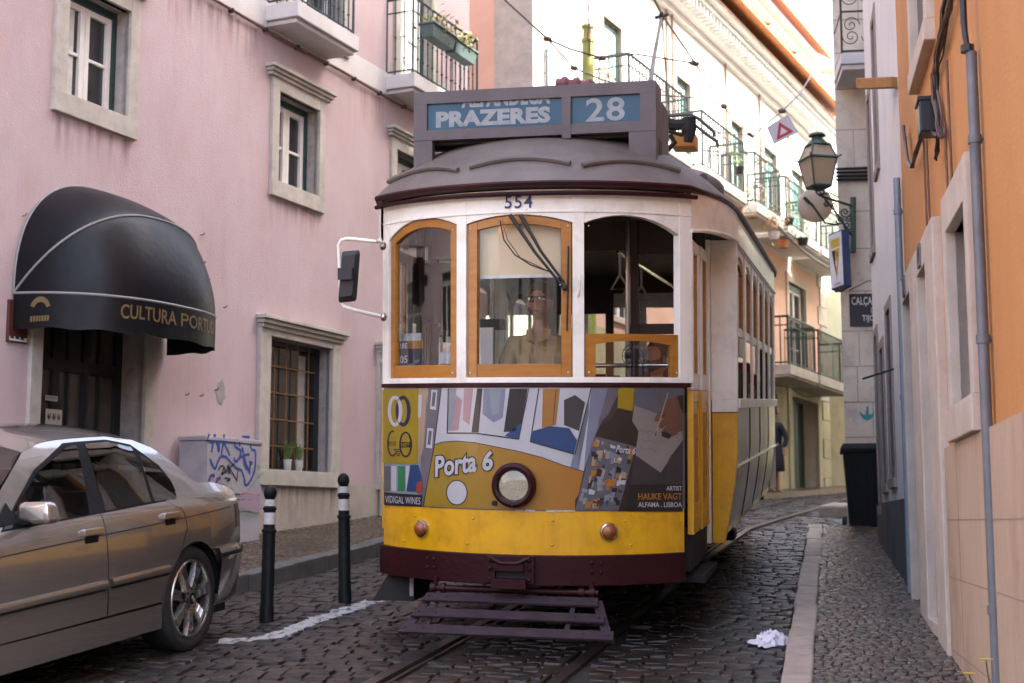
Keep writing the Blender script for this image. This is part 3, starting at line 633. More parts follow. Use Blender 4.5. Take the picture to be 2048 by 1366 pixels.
mb = MB(); wall_mesh(mb, RW, W0, W1, -.5, 1.62, [(3.94, 4.46, 1.52, 3.2)], M_wgrey, M_wgrey, 0, n=.02); mb.quad(RW.pt(W0, .02, 1.62), RW.pt(W1, .02, 1.62), RW.pt(W1, 0, 1.62), RW.pt(W0, 0, 1.62), M_wgrey); mb.quad(RW.pt(W1, .02, -.5), RW.pt(W1, .02, 1.62), RW.pt(W1, 0, 1.62), RW.pt(W1, 0, -.5), M_wgrey); mb.build('dado', wh, smooth=0)
M_brownst = mat('brown_window_stone', (.34, .28, .24), (.25, .2, .17), 6, .8, bump=.4, bscale=80)
for h in whs:
    o = casement(RW, wh, *h, n=-.28); surround(RW, o, *h, h[0] - .08, h[1] + .08, h[2] - .08, h[3] + .08, M_brownst, proud=.014)
def down_pipe(name, label, a, z0, z1, m, r=.045, W=RW, clamps=()):
    g = W.ground(a); mb = MB(); rt = empty(name, W.pt(a, 0, z0), label, 'drainpipe')
    mb.tube([W.pt(a, r + .012, z0), W.pt(a, r + .012, z1)], r, m, 14); mb.build('pipe', rt)
    for z in clamps:
        mb = MB(); mb.lathe([(r + .006, -.018), (r + .006, .018)], M_whitewood if r > .04 else m, lambda x, y, zz: W.pt(a + x, r + .012 + y, z + zz), 14); mb.tube([W.pt(a, 0, z), W.pt(a, .05, z)], .01, m, 6); mb.build('clamp', rt)
    return rt
rp = down_pipe('drainpipe', 'grey galvanised drainpipe on the orange wall nearest the viewer', sx(1985, 700), .4, RW.hit(1968, 82)[1], M_zinc, .023, clamps=(RW.hit(1975, 262)[1], 2.2, 1.1))
mb = MB(); zt = RW.hit(1968, 82)[1]; aa = sx(1985, 700); mb.tube([RW.pt(aa, .05, zt), RW.pt(aa - .0, .05, zt + .03)], .028, M_black, 10)
mb.tube([RW.pt(aa, .05, zt), RW.pt(aa + .01, .06, zt + .14), RW.pt(aa + .005, .055, zt + .5), RW.pt(aa + .02, .06, zt + 3)], .013, M_black, 6); mb.tube([RW.pt(aa + .02, .05, zt + .1), RW.pt(aa + .012, .05, zt + .35), RW.pt(aa, .05, zt + 2.5)], .008, M_rust, 6); mb.build('cable_tail', rp)
g2 = down_pipe('drainpipe', 'pale blue-grey drainpipe on the seam between orange and white houses', .89, RW.ground(.9) + .13, 3.84, M_zincb, .024, clamps=(3.6, 2.3))
mb = MB(); mb.tube([RW.pt(.9, .1, 2.5), RW.pt(1.05, .3, 2.45)], .008, M_iron, 5); mb.build('bracket_spike', g2)
# cable bundle, junction box
mb = MB(); rg = random.Random(11)
pth = [(1905, -60), (1893, 20), (1884, 70), (1877, 110), (1868, 150), (1872, 200), (1880, 250), (1884, 275)]
for k in range(8):
    dxx = rg.uniform(-9, 9); j = [RW.hit(px + dxx * max(.25, 1 - i * .14) + rg.uniform(-2, 2), py, .03) for i, (px, py) in enumerate(pth)]; mb.tube([RW.pt(a, .02 + rg.uniform(0, .03), z) for a, z in j], rg.choice((.005, .007, .01)), rg.choice((M_black, M_black, M_rust)), 6)
for k in range(4):
    j = [RW.hit(px + rg.uniform(-2, 2), py, .05) for px, py in ((1846, 240), (1838, 270), (1829, 305), (1819, 335), (1812, 322), (1806, 275), (1803, 252))]; mb.tube([RW.pt(a, .03 + rg.uniform(0, .015), z) for a, z in j], .008, M_black, 6)
for px, py0, py1 in ((1851, 243, 480), (1845, 243, 470), (1889, 250, 430), (1893, 120, 420)):
    a, z = RW.hit(px, py0, .02); mb.tube([RW.pt(a, .02, RW.hit(px, py0, .02)[1]), RW.pt(a - .02, .02, RW.hit(px, py1, .02)[1])], .007, M_rust, 5)
for k in range(5):
    j = [RW.hit(px + rg.uniform(-3, 3), py + rg.uniform(-4, 4), .03) for px, py in ((1850, 243), (1858, 258), (1868, 266), (1878, 270), (1880, 300), (1876, 318))]; mb.tube([RW.pt(a, .03 + rg.uniform(0, .02), z) for a, z in j], .005, M_black, 5)
tag(mb.build('cable_bundle', smooth=60), 'tangled black cables running down the orange wall around the junction box', 'cables')
a = sx(1877, 200); b = a + .16; z1 = RW.hit(1868, 163, .05)[1]; z0 = RW.hit(1868, 240, .05)[1]
jb = empty('junction_box', RW.pt((a + b) / 2, 0, z0), 'black junction box among the cables high on the orange wall', 'junction box')
mb = MB(); mb.wbox(RW, a, b, 0, .1, z0, z1, M_black); mb.build('case', jb, smooth=0, bevel=.008); mb = MB(); mb.wbox(RW, a - .008, b + .008, 0, .11, z1 - .015, z1 + .01, M_black); mb.build('lid', jb, smooth=0, bevel=.006)
# timber sticking out of the seam
a, z = RW.hit(1795, 165); p = RW.pt(a, 0, z); q = at(1722, 168, p.y + .5); mb = MB()
d = (q - p).normalized(); s_ = Vector((-d.y, d.x, 0)).normalized() * .045; h_ = Vector((0, 0, .04))
mb.hexa([p - s_ - h_, q - s_ - h_, q + s_ - h_, p + s_ - h_, p - s_ + h_, q - s_ + h_, q + s_ + h_, p + s_ + h_], mat('weathered_orange_timber', (.4, .2, .06), (.28, .13, .04), 12, .7, bump=.4))
tag(mb.build('timber_beam', bevel=.006), 'short weathered orange timber sticking out from the white house wall', 'beam')
# --- stone corner house with the street plate
Q = Wall(3.86, 16.5, 97, 1); QS = Wall(3.86, 16.5, 26, -1)
qh = empty('stone_corner_house', Q.pt(.5, 0, 1.4), 'pale ashlar stone corner house with scrolled iron balcony beyond the white house', 'house')
mb = MB(); TQ = 14.0; wall_mesh(mb, Q, 0, 18, .5, TQ, [], M_ash, M_ash, 0); wall_mesh(mb, QS, 0, 2.0, .5, TQ, [], M_ash, M_ash, 0)
qa, qb, qc, qd = Q.pt(0, 0, TQ), Q.pt(18, 0, TQ), Q.pt(18, -2.4, TQ), QS.pt(2.0, 0, TQ)
mb.quad(qa, qb, qc, qd, M_ash); dz_ = Vector((0, 0, .5 - TQ)); mb.quad(qb, qc, qc + dz_, qb + dz_, M_ash); mb.quad(qc, qd, qd + dz_, qc + dz_, M_ash)
mb.wbox(QS, 2.003, 24, -8, 0, .5, 12.4, M_ash)
mb.build('wall', qh, smooth=0)
mb = MB(); rg = random.Random(8); z = 1.5
M_jt = mat('ashlar_joint', (.4, .35, .31), (.25, .21, .19), 3, .9)
while z < 9:
    mb.wbox(Q, 0, 1.6, 0, .0025, z, z + .012, M_jt); a = rg.uniform(.15, .5)
    h = rg.uniform(.38, .52)
    while a < 1.6: mb.wbox(Q, a, a + .009, 0, .0022, z, z + h, M_jt); a += rg.uniform(.35, .6)
    z += h
mb.build('joints', qh, smooth=0)
zc = Q.hit(1700, 350)[1]; mb = MB()
for k in range(4): mb.tube([Q.pt(-.02, .03 + .012 * k, zc + .04 * k - .06), Q.pt(.35, .035, zc + .05 * k - .07 + rg.uniform(-.01, .01)), Q.pt(.9, .03, zc + .05 * k - .02)], .016, M_black, 6)
mb.build('facade_cable', qh)
z0 = Q.hit(1712, 180, .75)[1]; z1_ = Q.hit(1712, 105, .75)[1]; b0, b1 = Q.hit(1682, 150, .75)[0], 1.7
mb = MB(); mb.wbox(Q, b0, b1, 0, .75, z1_ - .13, z1_, M_band); mb.wbox(Q, b0 + .02, b1, 0, .72, z1_ - .19, z1_ - .132, M_band); ob = mb.build('balcony', qh, smooth=0, bevel=.01)
mb = MB(); hh = 1.0
for a in (b0 + .02, b0 + .45, b0 + .9): mb.tube([Q.pt(a, .72, z1_), Q.pt(a, .72, z1_ + hh)], .014, M_black, 6)
for zz in (.03, .5, .97): mb.tube([Q.pt(b0 + .02, .72, z1_ + zz), Q.pt(b1, .72, z1_ + zz)], .012, M_black, 6); mb.tube([Q.pt(b0 + .02, .72, z1_ + zz), Q.pt(b0 + .02, 0, z1_ + zz)], .012, M_black, 6)
def scroll(mb, fn, r, turns, m, rad=.006, flip=1):
    mb.tube([fn(flip * (r * (1 - t / 26)) * math.cos(t * turns * 2 * math.pi / 24), (r * (1 - t / 26)) * math.sin(t * turns * 2 * math.pi / 24)) for t in range(25)], rad, m, 5)
for i in range(6):
    for j in range(2):
        for fl in (1, -1): scroll(mb, lambda u, v: Q.pt(b0 + .13 + i * .215 + u, .72, z1_ + .27 + j * .47 + fl * v * 1.0 + fl * .07), .1, 1.6, M_black, flip=fl)
mb.build('railing', ob, smooth=60)
al = empty('sun_blocker', (9, 13.5, 1.2), 'unseen tall blocks added behind the white house to hold back the sun', 'house')  # unseen blocks added to limit where sun reaches the pink wall
mb = MB(); mb.box(11.6, 12.4, 8.5, 14.1, -1, 27, M_cream); mb.box(12.403, 14, 13.9, 15.35, -1, 20.5, M_cream); mb.build('wall', al, smooth=0)
# street name plate
pa0, pz1 = Q.hit(1698, 588, .012); pz0 = Q.hit(1698, 653, .012)[1]
sp = empty('street_name_plate', Q.pt(pa0, 0, pz0), 'black street name plate with white letters on the stone corner', 'street sign')
M_plate = mat('black_enamel', (.022, .022, .028), (.03, .03, .035), 9, .35); M_let = mat('white_enamel_letters', (.75, .74, .72), (.6, .58, .55), 9, .5)
mb = MB(); mb.wbox(Q, pa0, pa0 + .41, .002, .02, pz0, pz1, M_plate); mb.build('plate', sp, smooth=0, bevel=.004)
mb = MB(); hgt = pz1 - pz0
for txt, z, x0, x1 in (('CALÇADA', .66, .025, .365), ('DO', .41, .245, .31), ('TIJOLO', .1, .14, .385)):
    cz = -.06 if 'Ç' in txt else 0
    write(mb, txt, lambda u, v: Q.pt(pa0 + x0 + (x1 - x0) * u, .0215, pz0 + hgt * (z + cz) + hgt * ((.24 if txt != 'DO' else .15) - cz) * v), M_let, .012)
mb.build('lettering', sp, smooth=0)
mb = MB(); mb.tube([Q.pt(pa0, .02, pz1 + .04), Q.pt(pa0 + .2, .2, pz1 + .12), Q.pt(pa0 + .32, .2, pz1 + .1)], .006, M_black, 5); mb.build('bracket', sp)
# painted anchor on the wall
an = [Q.hit(x, y, .004) for x, y in ((1733, 813), (1736, 811), (1738, 829), (1743, 828), (1748, 822), (1747, 832), (1741, 838), (1733, 841), (1725, 837), (1720, 829), (1719, 822), (1725, 828), (1731, 830))]
mb = MB(); mb.poly(an, lambda u, v: Q.pt(u, .004, v), mat('teal_spray_paint', (.02, .26, .28), (.03, .3, .3), 9, .7)); tag(mb.build('painted_anchor', smooth=0), 'teal anchor stencilled on the stone corner above the black bin', 'graffiti')

# --- the long white-and-salmon facade further up
fh = empty('balconied_house', WF.pt(8, 0, 1.8), 'tall cream house with green shuttered balcony doors and tiled eaves behind the tram', 'house')
def wr(px, top, bot):
    return WF.hit(px[0], top)[0], WF.hit(px[1], top)[0]
cols = [(2.72, 3.55), (6.3, 7.1), (9.65, 10.5), (12.05, 13.1), (14.35, 15.4)]
fho = [(a, b, 7.95, 9.92) for a, b in cols] + [(13.85, 15.35, 4.85, 7.08), (11.3, 12.4, 4.85, 7.1), (13.85, 16.2, 1.6, 4.36), (11.2, 12.6, 1.6, 4.3), (3, 4, 4.85, 7.05), (7, 8, 4.85, 7.05), (9.2, 10.2, 4.85, 7.05)]
ZL = 7.6
mb = MB(); wall_mesh(mb, WF, 0, 17.4, ZL, 11.6, [h for h in fho if h[2] > ZL], M_cream, M_frame, .14); wall_mesh(mb, WF, 0, 17.4, 4.6, ZL, [h for h in fho if 4.6 < h[2] < ZL], M_salmon, M_frame, .14)
wall_mesh(mb, WF, 0, 17.4, .5, 4.6, [h for h in fho if h[2] < 4.6], M_ochre, M_frame, .4); mass(mb, WF, 0, 17.4, .5, 11.6, .42, 8, M_salmon)
mb.build('wall', fh, smooth=0)
mb = MB(); mb.wbox(WF, -.0, .5, 0, .03, .5, 11.3, M_stone); mb.wbox(WF, -.03, -.001, -.62, .03, .5, 11.3, M_stone); mb.build('pilaster', fh, smooth=0, bevel=.006)
mb = MB()
for k in range(20): mb.wbox(WF, 16.55 + (k % 2) * .2, 17.42, 0, .03, 1.6 + k * .48, 2.06 + k * .48, M_ochre if k < 6 else M_stone)
mb.build('quoins', fh, smooth=0, bevel=.006)
for i, (a, b) in enumerate(cols):
    o = casement(WF, fh, a, b, 7.95, 9.92, n=-.13, shut=M_shutter, fr=.08, bars=1); surround(WF, o, a, b, 7.95, 9.92, a - .14, b + .14, 7.8, 10.06, M_frame, proud=.03)
for a, b, z0, z1 in fho[5:7] + fho[9:]:
    o = casement(WF, fh, a, b, z0, z1, n=-.13, bars=2, fr=.1); surround(WF, o, a, b, z0, z1, a - .2, b + .2, z0 - .1, z1 + .2, M_frame, proud=.04)
M_garage = mat('dark_green_garage_door', (.018, .06, .04), (.012, .045, .03), 3, .55)
for a, b, z0, z1 in fho[7:9]:
    mb = MB(); mb.wbox(WF, a, b, -.4, -.34, z0, z1, M_garage)
    for k in range(9): mb.wbox(WF, a + (b - a) * k / 9 + .02, a + (b - a) * (k + 1) / 9 - .01, -.34, -.33, z0, z1, M_garage)
    o = mb.build('garage_door', fh, smooth=0); surround(WF, o, a, b, z0, z1, a - .3, b + .3, .5, z1 + .3, M_ochre, proud=.05, sill=False)
for a0, a1, z0, z1 in ((2.1, 5.0, 7.66, 7.92), (5.7, 8.3, 7.66, 7.92), (9.0, 10.9, 7.66, 7.92), (11.3, 14.0, 7.66, 7.92), (14.25, 17.0, 7.66, 7.92), (11.2, 13.5, 4.55, 4.82), (13.75, 16.6, 4.55, 4.82)):
    balcony(WF, fh, a0, a1, .75, z0, z1, 1.05, m=M_cream if z0 > 6 else M_stone, step=.17, knob=False, r=.014, mk=None) if False else balcony(WF, fh, a0, a1, .75, z0, z1, 1.05, m=M_cream if z0 > 6 else M_stone, step=.16, knob=False, r=.014)
mb = MB()
for k, (n0, z0, z1) in enumerate(((.12, 11.0, 11.12), (.3, 11.12, 11.3), (.5, 11.34, 11.44), (.62, 11.44, 11.6))): mb.wbox(WF, 0, 17.5, 0, n0, z0, z1 - .003, M_cream)
for k in range(85): mb.wbox(WF, .1 + k * .205, .2 + k * .205, .3, .46, 11.14, 11.335, M_cream)
mb.build('cornice', fh, smooth=0)
def tiles(mb, W, a0, a1, n_out, z_out, n_in, z_in, st=.2):
    k = int((a1 - a0) / st)
    for i in range(k):
        a = a0 + (i + .5) * st
        def fn(u, v, a=a):
            t = (u - .5) * math.pi; n_ = n_out + (n_in - n_out) * v; z = z_out + (z_in - z_out) * v
            return W.pt(a + math.sin(t) * st * .36, n_, z + math.cos(t) * st * .32)
        mb.grid(fn, 5, 1, M_tile)
        vv = [fn(q / 5, 0) for q in range(6)]; mb.add(vv, [tuple(range(6))], M_tile)
    mb.quad(W.pt(a0, n_out + .02, z_out - .02), W.pt(a1, n_out + .02, z_out - .02), W.pt(a1, n_in, z_in - .02), W.pt(a0, n_in, z_in - .02), M_tile)
mb = MB(); tiles(mb, WF, 0, 17.6, .95, 11.64, -.14, 12.25); ro = mb.build('roof', fh, smooth=40)
# attic storey with arched windows and a second eave
mb = MB(); mb.wbox(WF, 0, 17.2, -7, -.15, 11.6, 13.35, M_cream); mb.build('attic', fh, smooth=0)
for a in (3.7, 6.0, 8.3, 10.6, 12.9, 15.2):
    mb = MB(); w = .72; arc_ = lambda x0, x1, zs, h: [(x0, 11.9), (x1, 11.9), (x1, zs)] + [((x0 + x1) / 2 + math.cos(t) * (x1 - x0) / 2, zs + math.sin(t) * h) for t in [k * math.pi / 8 for k in range(1, 8)]] + [(x0, zs)]
    arch_i = arc_(a, a + w, 12.68, .3); arch_o = arc_(a - .16, a + w + .16, 12.7, .42)
    for i in range(len(arch_i)):
        j = (i + 1) % len(arch_i); mb.quad(*[WF.pt(p[0], -.02, p[1]) for p in (arch_i[i], arch_i[j], arch_o[j], arch_o[i])], M_cream)
        mb.quad(WF.pt(arch_o[i][0], -.15, arch_o[i][1]), WF.pt(arch_o[j][0], -.15, arch_o[j][1]), WF.pt(arch_o[j][0], -.02, arch_o[j][1]), WF.pt(arch_o[i][0], -.02, arch_o[i][1]), M_cream)
        mb.quad(WF.pt(arch_i[i][0], -.14, arch_i[i][1]), WF.pt(arch_i[j][0], -.14, arch_i[j][1]), WF.pt(arch_i[j][0], -.02, arch_i[j][1]), WF.pt(arch_i[i][0], -.02, arch_i[i][1]), M_frame)
    o = mb.build('attic_window', fh, smooth=40); mb = MB(); mb.poly(arch_i, lambda u, v: WF.pt(u, -.135, v), M_shutter); mb.wbox(WF, a + .33, a + .38, -.134, -.12, 11.9, 12.95, M_whitewood); mb.build('pane', o, smooth=0)
    mb = MB(); mb.wbox(WF, a + w + .35, a + w + .62, -.15, .06, 11.95, 12.85, M_zinc); mb.build('shutter_box', o, smooth=0)
mb = MB(); mb.wbox(WF, 0, 17.3, -.15, .06, 13.1, 13.22, M_cream); mb.wbox(WF, 0, 17.3, -.15, .2, 13.223, 13.38, M_cream); tiles(mb, WF, 0, 17.4, .4, 13.42, -1.2, 14.5); mb.build('upper_eave', fh, smooth=40)
mb = MB()
for px, y0, y1 in ((1333, 60, 220), (1345, 115, 300), (1452, 205, 330), (1520, 260, 330), (1577, 300, 360)):
    a = WF.hit(px, y0, .05)[0]; mb = MB(); mb.tube([WF.pt(a, .05, 7.95), WF.pt(a, .05, 11.0)], .025, M_rust, 6); mb.build('rain_pipe', fh)
mb = MB(); mb.tube([WF.pt(10 + k * .5, .78, 7.7 - .25 * math.sin(k / 14 * math.pi)) for k in range(15)], .03, M_black, 6); mb.tube([WF.pt(11 + k * .5, .03, 4.5 - .06 * math.sin(k)) for k in range(12)], .03, M_black, 6); mb.build('facade_cable', fh)
# salmon end wall of that house (faces down the street)
mb = MB(); mb.quad(WF.pt(-.004, -.6, .5), WF.pt(-.004, -8, .5), WF.pt(-.004, -8, 11.6), WF.pt(-.004, -.6, 11.6), M_salmon); mb.build('end_wall', fh, smooth=0)
# --- houses further back
GW = Wall(8.06, 36.15, 62, 1)
gh_ = empty('pale_green_house', GW.pt(1, 0, 2.2), 'pale green and stained stone house closing the street behind the stone corner', 'house')
gho = [(1.2, 1.9, 2.9, 4.4)]
mb = MB(); wall_mesh(mb, GW, 0, 9, 1, 5.0, gho, M_ochre, M_frame, .3); wall_mesh(mb, GW, 0, 9, 5.0, 10.2, [], M_greenw, M_frame, .3); mass(mb, GW, 0, 9, 1, 10.2, .34, 5, M_greenw); mb.build('wall', gh_, smooth=0)
o = casement(GW, gh_, *gho[0], n=-.25); surround(GW, o, *gho[0], 1.0, 2.1, 2.6, 4.6, M_ochre)
bk = Wall(9.0, 44, 75, 1); wb = empty('white_gable_house', bk.pt(0, 0, 3), 'bright white house with small tiled roof edge far up the street', 'house')
mb = MB(); mb.wbox(bk, -.9, 6, -5, 0, 2, 15.6, M_cream); mb.build('wall', wb, smooth=0); mb = MB(); tiles(mb, bk, -1.2, 6, .3, 15.65, -2.4, 16.8, .26); mb.build('roof', wb, smooth=40)
lk = Wall(8.6, 50, 80, 1); lh = empty('lilac_house', lk.pt(0, 0, 3), 'lilac plastered house rising above the tiled roof at the back', 'house')
mb = MB(); mb.wbox(lk, -5, 3.2, -6, 0, 2, 26, M_lilac); mb.build('wall', lh, smooth=0)
for a in (-.2,):
    mb = MB(); mb.wbox(lk, a, a + 1.2, 0, .06, 17.5, 22.5, M_inkr); mb.wbox(lk, a + .25, a + .85, .06, .08, 17.8, 22.2, mat('blue_shutter', (.1, .17, .4), None, 5, .5)); mb.build('window', lh, smooth=0)
# a cream house across the end of the street behind the viewer (seen in the reflections)
ck = Wall(-11, -14, 90, -1); ch = empty('cream_house', ck.pt(6, 0, -1), 'cream house with terracotta roof closing the street behind the viewer', 'house')
mb = MB(); mb.wbox(ck, -6, 24, -8, 0, -4, 4.4, mat('ochre_wash', (.5, .44, .35), None, 2, .85)); mb.build('wall', ch, smooth=0); mb = MB(); tiles(mb, ck, -6, 24, .4, 4.4, -4, 6.2, .4); mb.build('roof', ch, smooth=40)
for a in range(0, 22, 3):
    mb = MB(); mb.wbox(ck, a, a + 1.1, 0, .03, 1.2, 3.2, M_frame); mb.wbox(ck, a + .12, a + .98, .03, .05, 1.3, 3.1, M_pane); mb.build('window', ch, smooth=0)
# ---------------------------------------------------------------- the tram
TM = frame((.026, 8.35, .72), 13.6, .083, -.02); TMi = TM.inverted()
R = 1.332
def cyl(px, py, off=0):
    c, r = local_ray(TMi, px, py); a = r.x ** 2 + r.y ** 2; b = 2 * (c.x * r.x + (c.y - R) * r.y); cc = c.x ** 2 + (c.y - R) ** 2 - (R + off) ** 2
    k = (-b - math.sqrt(max(0, b * b - 4 * a * cc))) / 2 / a; p = c + r * k; return math.atan2(p.x, R - p.y), p.z
def FP(th, z, off=0): return Vector(((R + off) * math.sin(th), R - (R + off) * math.cos(th), z))
D = R_
M_tw = mat('tram_cream_paint', (.86, .85, .76), (.78, .76, .66), 3, .4, bump=.12, bscale=30, spots=(.4, .3, .22), sscale=6, samt=.35, coat=.2, drips=(.5, .42, .33), damt=.3)
M_ty = mat('tram_yellow_paint', (.7, .375, .003), (.62, .31, .003), 2, .36, bump=.15, bscale=9, coat=.25, spots=(.26, .12, .01), sscale=6, samt=.5, drips=(.4, .19, .012), damt=.5)
M_tm = mat('tram_maroon_paint', (.034, .005, .007), (.02, .004, .005), 6, .45, bump=.25, bscale=40, coat=.03, spec=.2)
M_tv = mat('faded_purple_slats', (.036, .023, .033), (.022, .015, .02), 9, .6, bump=.3, spec=.3, spots=(.09, .045, .03), sscale=12, samt=.5)
M_roof = mat('dusty_mauve_roof', (.15, .128, .11), (.096, .082, .072), 2.5, .6, bump=.35, bscale=30, spots=(.1, .075, .075), sscale=5, samt=.5)
M_wood = mat('varnished_window_wood', (.4, .165, .012), (.29, .105, .006), 3, .38, bump=.15, bscale=60, coat=.3, streak=8)
M_dwood = mat('dark_interior_wood', (.07, .035, .02), (.04, .02, .012), 4, .5)
M_dark = mat('dark_underframe', (.012, .011, .01), (.02, .018, .016), 6, .8)
M_side = mat('silver_advert_film', (.62, .6, .5), (.46, .44, .34), 1.6, .24, metal=.15, bump=.12, bscale=4, spots=(.2, .15, .08), sscale=3, samt=.5, streak=.25)
M_tglass = glass('tram_windscreen_glass', (.96, .98, .98), 1.55)
M_chrome = mat('worn_chrome', (.6, .58, .55), (.4, .38, .36), 9, .15, metal=1)
M_blind = mat('cream_blind', (.82, .64, .42), (.75, .57, .36), 5, .8)
M_rub = mat('black_rubber', (.015, .015, .016), (.022, .022, .022), 9, .6)
tram = empty('tram', (0, 0, 0), 'yellow and cream wooden tram with route board 28 descending the cobbled street', 'tram', M=TM)
def cpiece(mb, ta, tb, zlo, zhi, o0, o1, m, n=None):
    n = n or max(2, int(abs(tb - ta) / .045)); vs = []
    f0 = zlo if callable(zlo) else (lambda t: zlo); f1 = zhi if callable(zhi) else (lambda t: zhi)
    for i in range(n + 1):
        t = ta + (tb - ta) * i / n; vs += [FP(t, f0(t), o0), FP(t, f0(t), o1), FP(t, f1(t), o1), FP(t, f1(t), o0)]
    fs = []
    for i in range(n):
        a, b = i * 4, i * 4 + 4
        for k in range(4): fs.append((a + k, a + (k + 1) % 4, b + (k + 1) % 4, b + k))
    fs += [(3, 2, 1, 0), (n * 4, n * 4 + 1, n * 4 + 2, n * 4 + 3)]
    return mb.add(vs, fs, m)
T0, T1 = D(-45.3), D(44.5)
WIN = [(D(-42.3), D(-16.4), 2.43, 2.535, 2.48), (D(-13.6), D(14.1), 2.478, 2.522, 2.47), (D(17), D(42.9), 2.468, 2.515, 2.415)]
ZS = 1.572; ZH = 2.665
def arch_of(w):
    ta, tb, za, zm, zb = w
    def f(t):
        s = (t - ta) / (tb - ta); return za + (zb - za) * s + (zm - (za + zb) / 2) * 4 * s * (1 - s)
    return f
# apron, bumper, belt
for px, py in ((830, 1032), (946, 1037), (1105, 1041), (1250, 1042), (808, 1081), (935, 1087), (1105, 1090), (1262, 1090)): pass
mb = MB(); cpiece(mb, D(-44.6), D(44), .535, .81, -.03, 0, M_ty)
for px, py in ((830, 1032), (946, 1037), (1105, 1041), (1250, 1042), (808, 1081), (935, 1087), (1105, 1090), (1262, 1090)):
    t, z = cyl(px, py); c = FP(t, z, .002); mb.ball(c, .008, M_ty, n=8)
mb.build('yellow_apron', tram, smooth=40)
mb = MB(); cpiece(mb, D(-44.5), D(43.5), .375, .548, -.05, .03, M_tm)
for px, py in ((855, 1117), (868, 1118), (855, 1134), (868, 1135), (1184, 1126), (1202, 1127), (1184, 1144), (1202, 1145)):
    t, z = cyl(px, py, .03); mb.ball(FP(t, z, .03), .012, M_tm, n=8)
bump_o = mb.build('bumper', tram, bevel=.006)
mb = MB(); ta, tb = cyl(972, 1140, .05)[0], cyl(1068, 1140, .05)[0]; tm_ = (ta + tb) / 2; zt, zb_ = .545, .36
cpiece(mb, ta, tb, .50, zt - .004, .03, .055, M_tm); cpiece(mb, ta, ta + (tb - ta) * .2, zb_ + .03, .5, .03, .055, M_tm); cpiece(mb, tb - (tb - ta) * .2, tb, zb_ + .03, .5, .03, .055, M_tm)
cpiece(mb, ta + (tb - ta) * .15, tb - (tb - ta) * .15, zb_, .415, .03, .085, M_tm); cpiece(mb, ta + (tb - ta) * .2, tb - (tb - ta) * .2, .46, .5, .03, .075, M_tm)
cpiece(mb, ta + (tb - ta) * .2, tb - (tb - ta) * .2, .415, .46, .02, .034, M_dark)
mb.tube([FP(ta + .02, .535, .058), FP(tm_ - .035, .505, .075), FP(tm_ + .035, .505, .075), FP(tb - .02, .535, .058)], .012, M_tm, 8)
for t in (ta + (tb - ta) * .1, tb - (tb - ta) * .1):
    for z in (.41, .47, .52): mb.ball(FP(t, z, .056), .014, M_tm, n=8)
mb.build('coupler', tram, bevel=.005)
mb = MB(); cpiece(mb, T0, D(46), 1.515, 1.54, -.01, .014, M_tm); mb.build('belt_rail', tram, bevel=.003)
# framing of the windscreen
mb = MB(); cpiece(mb, T0, D(47), 1.54, ZS, -.04, .006, M_tw)
edges = [T0] + [x for w in WIN for x in w[:2]] + [D(47)]
for i in range(0, 8, 2): cpiece(mb, edges[i], edges[i + 1], ZS, ZH, -.06, .003, M_tw)
for w in WIN: cpiece(mb, w[0], w[1], arch_of(w), ZH, -.05, 0, M_tw)
cpiece(mb, T0, D(47), 2.53, 2.542, 0, .008, M_tw)
for i, t in enumerate([T0 + .01 + k * .075 for k in range(22)]): mb.ball(FP(t, 2.548, .005), .004, M_tw, n=6)
for w in edges[1:-1]:
    for z in (1.6, 2.45): mb.ball(FP(w + (.02 if edges.index(w) % 2 == 0 else -.02) * -1, z, .004), .005, M_tw, n=6)
mb.build('windscreen_frame', tram, bevel=.003)
def sash(w, ztop, low=False, name='front_window'):
    ta, tb = w[0] + .004, w[1] - .004; f = arch_of(w); a_ = .052 / R * (1.15 if w is WIN[1] else .9); zb = ZS + .002; rb = .075
    top = (lambda t: f(t) - .004) if not low else (lambda t: ztop)
    inn = (lambda t: f(t) - .055) if not low else (lambda t: ztop - .075 + .035 * (1 - ((t - (ta + tb) / 2) / ((tb - ta) / 2)) ** 2))
    mb = MB(); o0, o1 = (-.05, -.012)
    cpiece(mb, ta, ta + a_, zb, top, o0, o1, M_wood); cpiece(mb, tb - a_, tb, zb, top, o0, o1, M_wood)
    cpiece(mb, ta + a_, tb - a_, zb, zb + (rb if not low else .0015), o0, o1 - .002, M_wood); cpiece(mb, ta + a_, tb - a_, inn, top, o0, o1 - .002, M_wood)
    if low:
        cpiece(mb, ta + a_, ta + a_ + .012, zb, inn, o0, o1, M_wood)
    o = mb.build(name, tram, bevel=.003); mb = MB(); cpiece(mb, ta + a_ * .5, tb - a_ * .5, zb + .01, (lambda t: inn(t) + .01), -.034, -.03, M_tglass); mb.build('pane', o); return o
sash(WIN[0], 0); sash(WIN[1], 0); zlow = cyl(1260, 668, -.02)[1]; sash(WIN[2], zlow, True, 'lowered_window')
# fleet number
M_navy = mat('navy_lettering', (.015, .03, .11), (.02, .035, .12), 9, .5)
def box_fn(p0, p1, off, base=None):      # unit square between two pixels (top-left, bottom-right) on the front
    t0, z1 = cyl(*p0); t1, z0 = cyl(*p1); return lambda u, v: FP(t0 + (t1 - t0) * u, z0 + (z1 - z0) * v, off)
mb = MB(); write(mb, '554', box_fn((1010, 392), (1065, 416), .006), M_navy, .008, spacing=1.12); mb.build('fleet_number', tram, smooth=0)
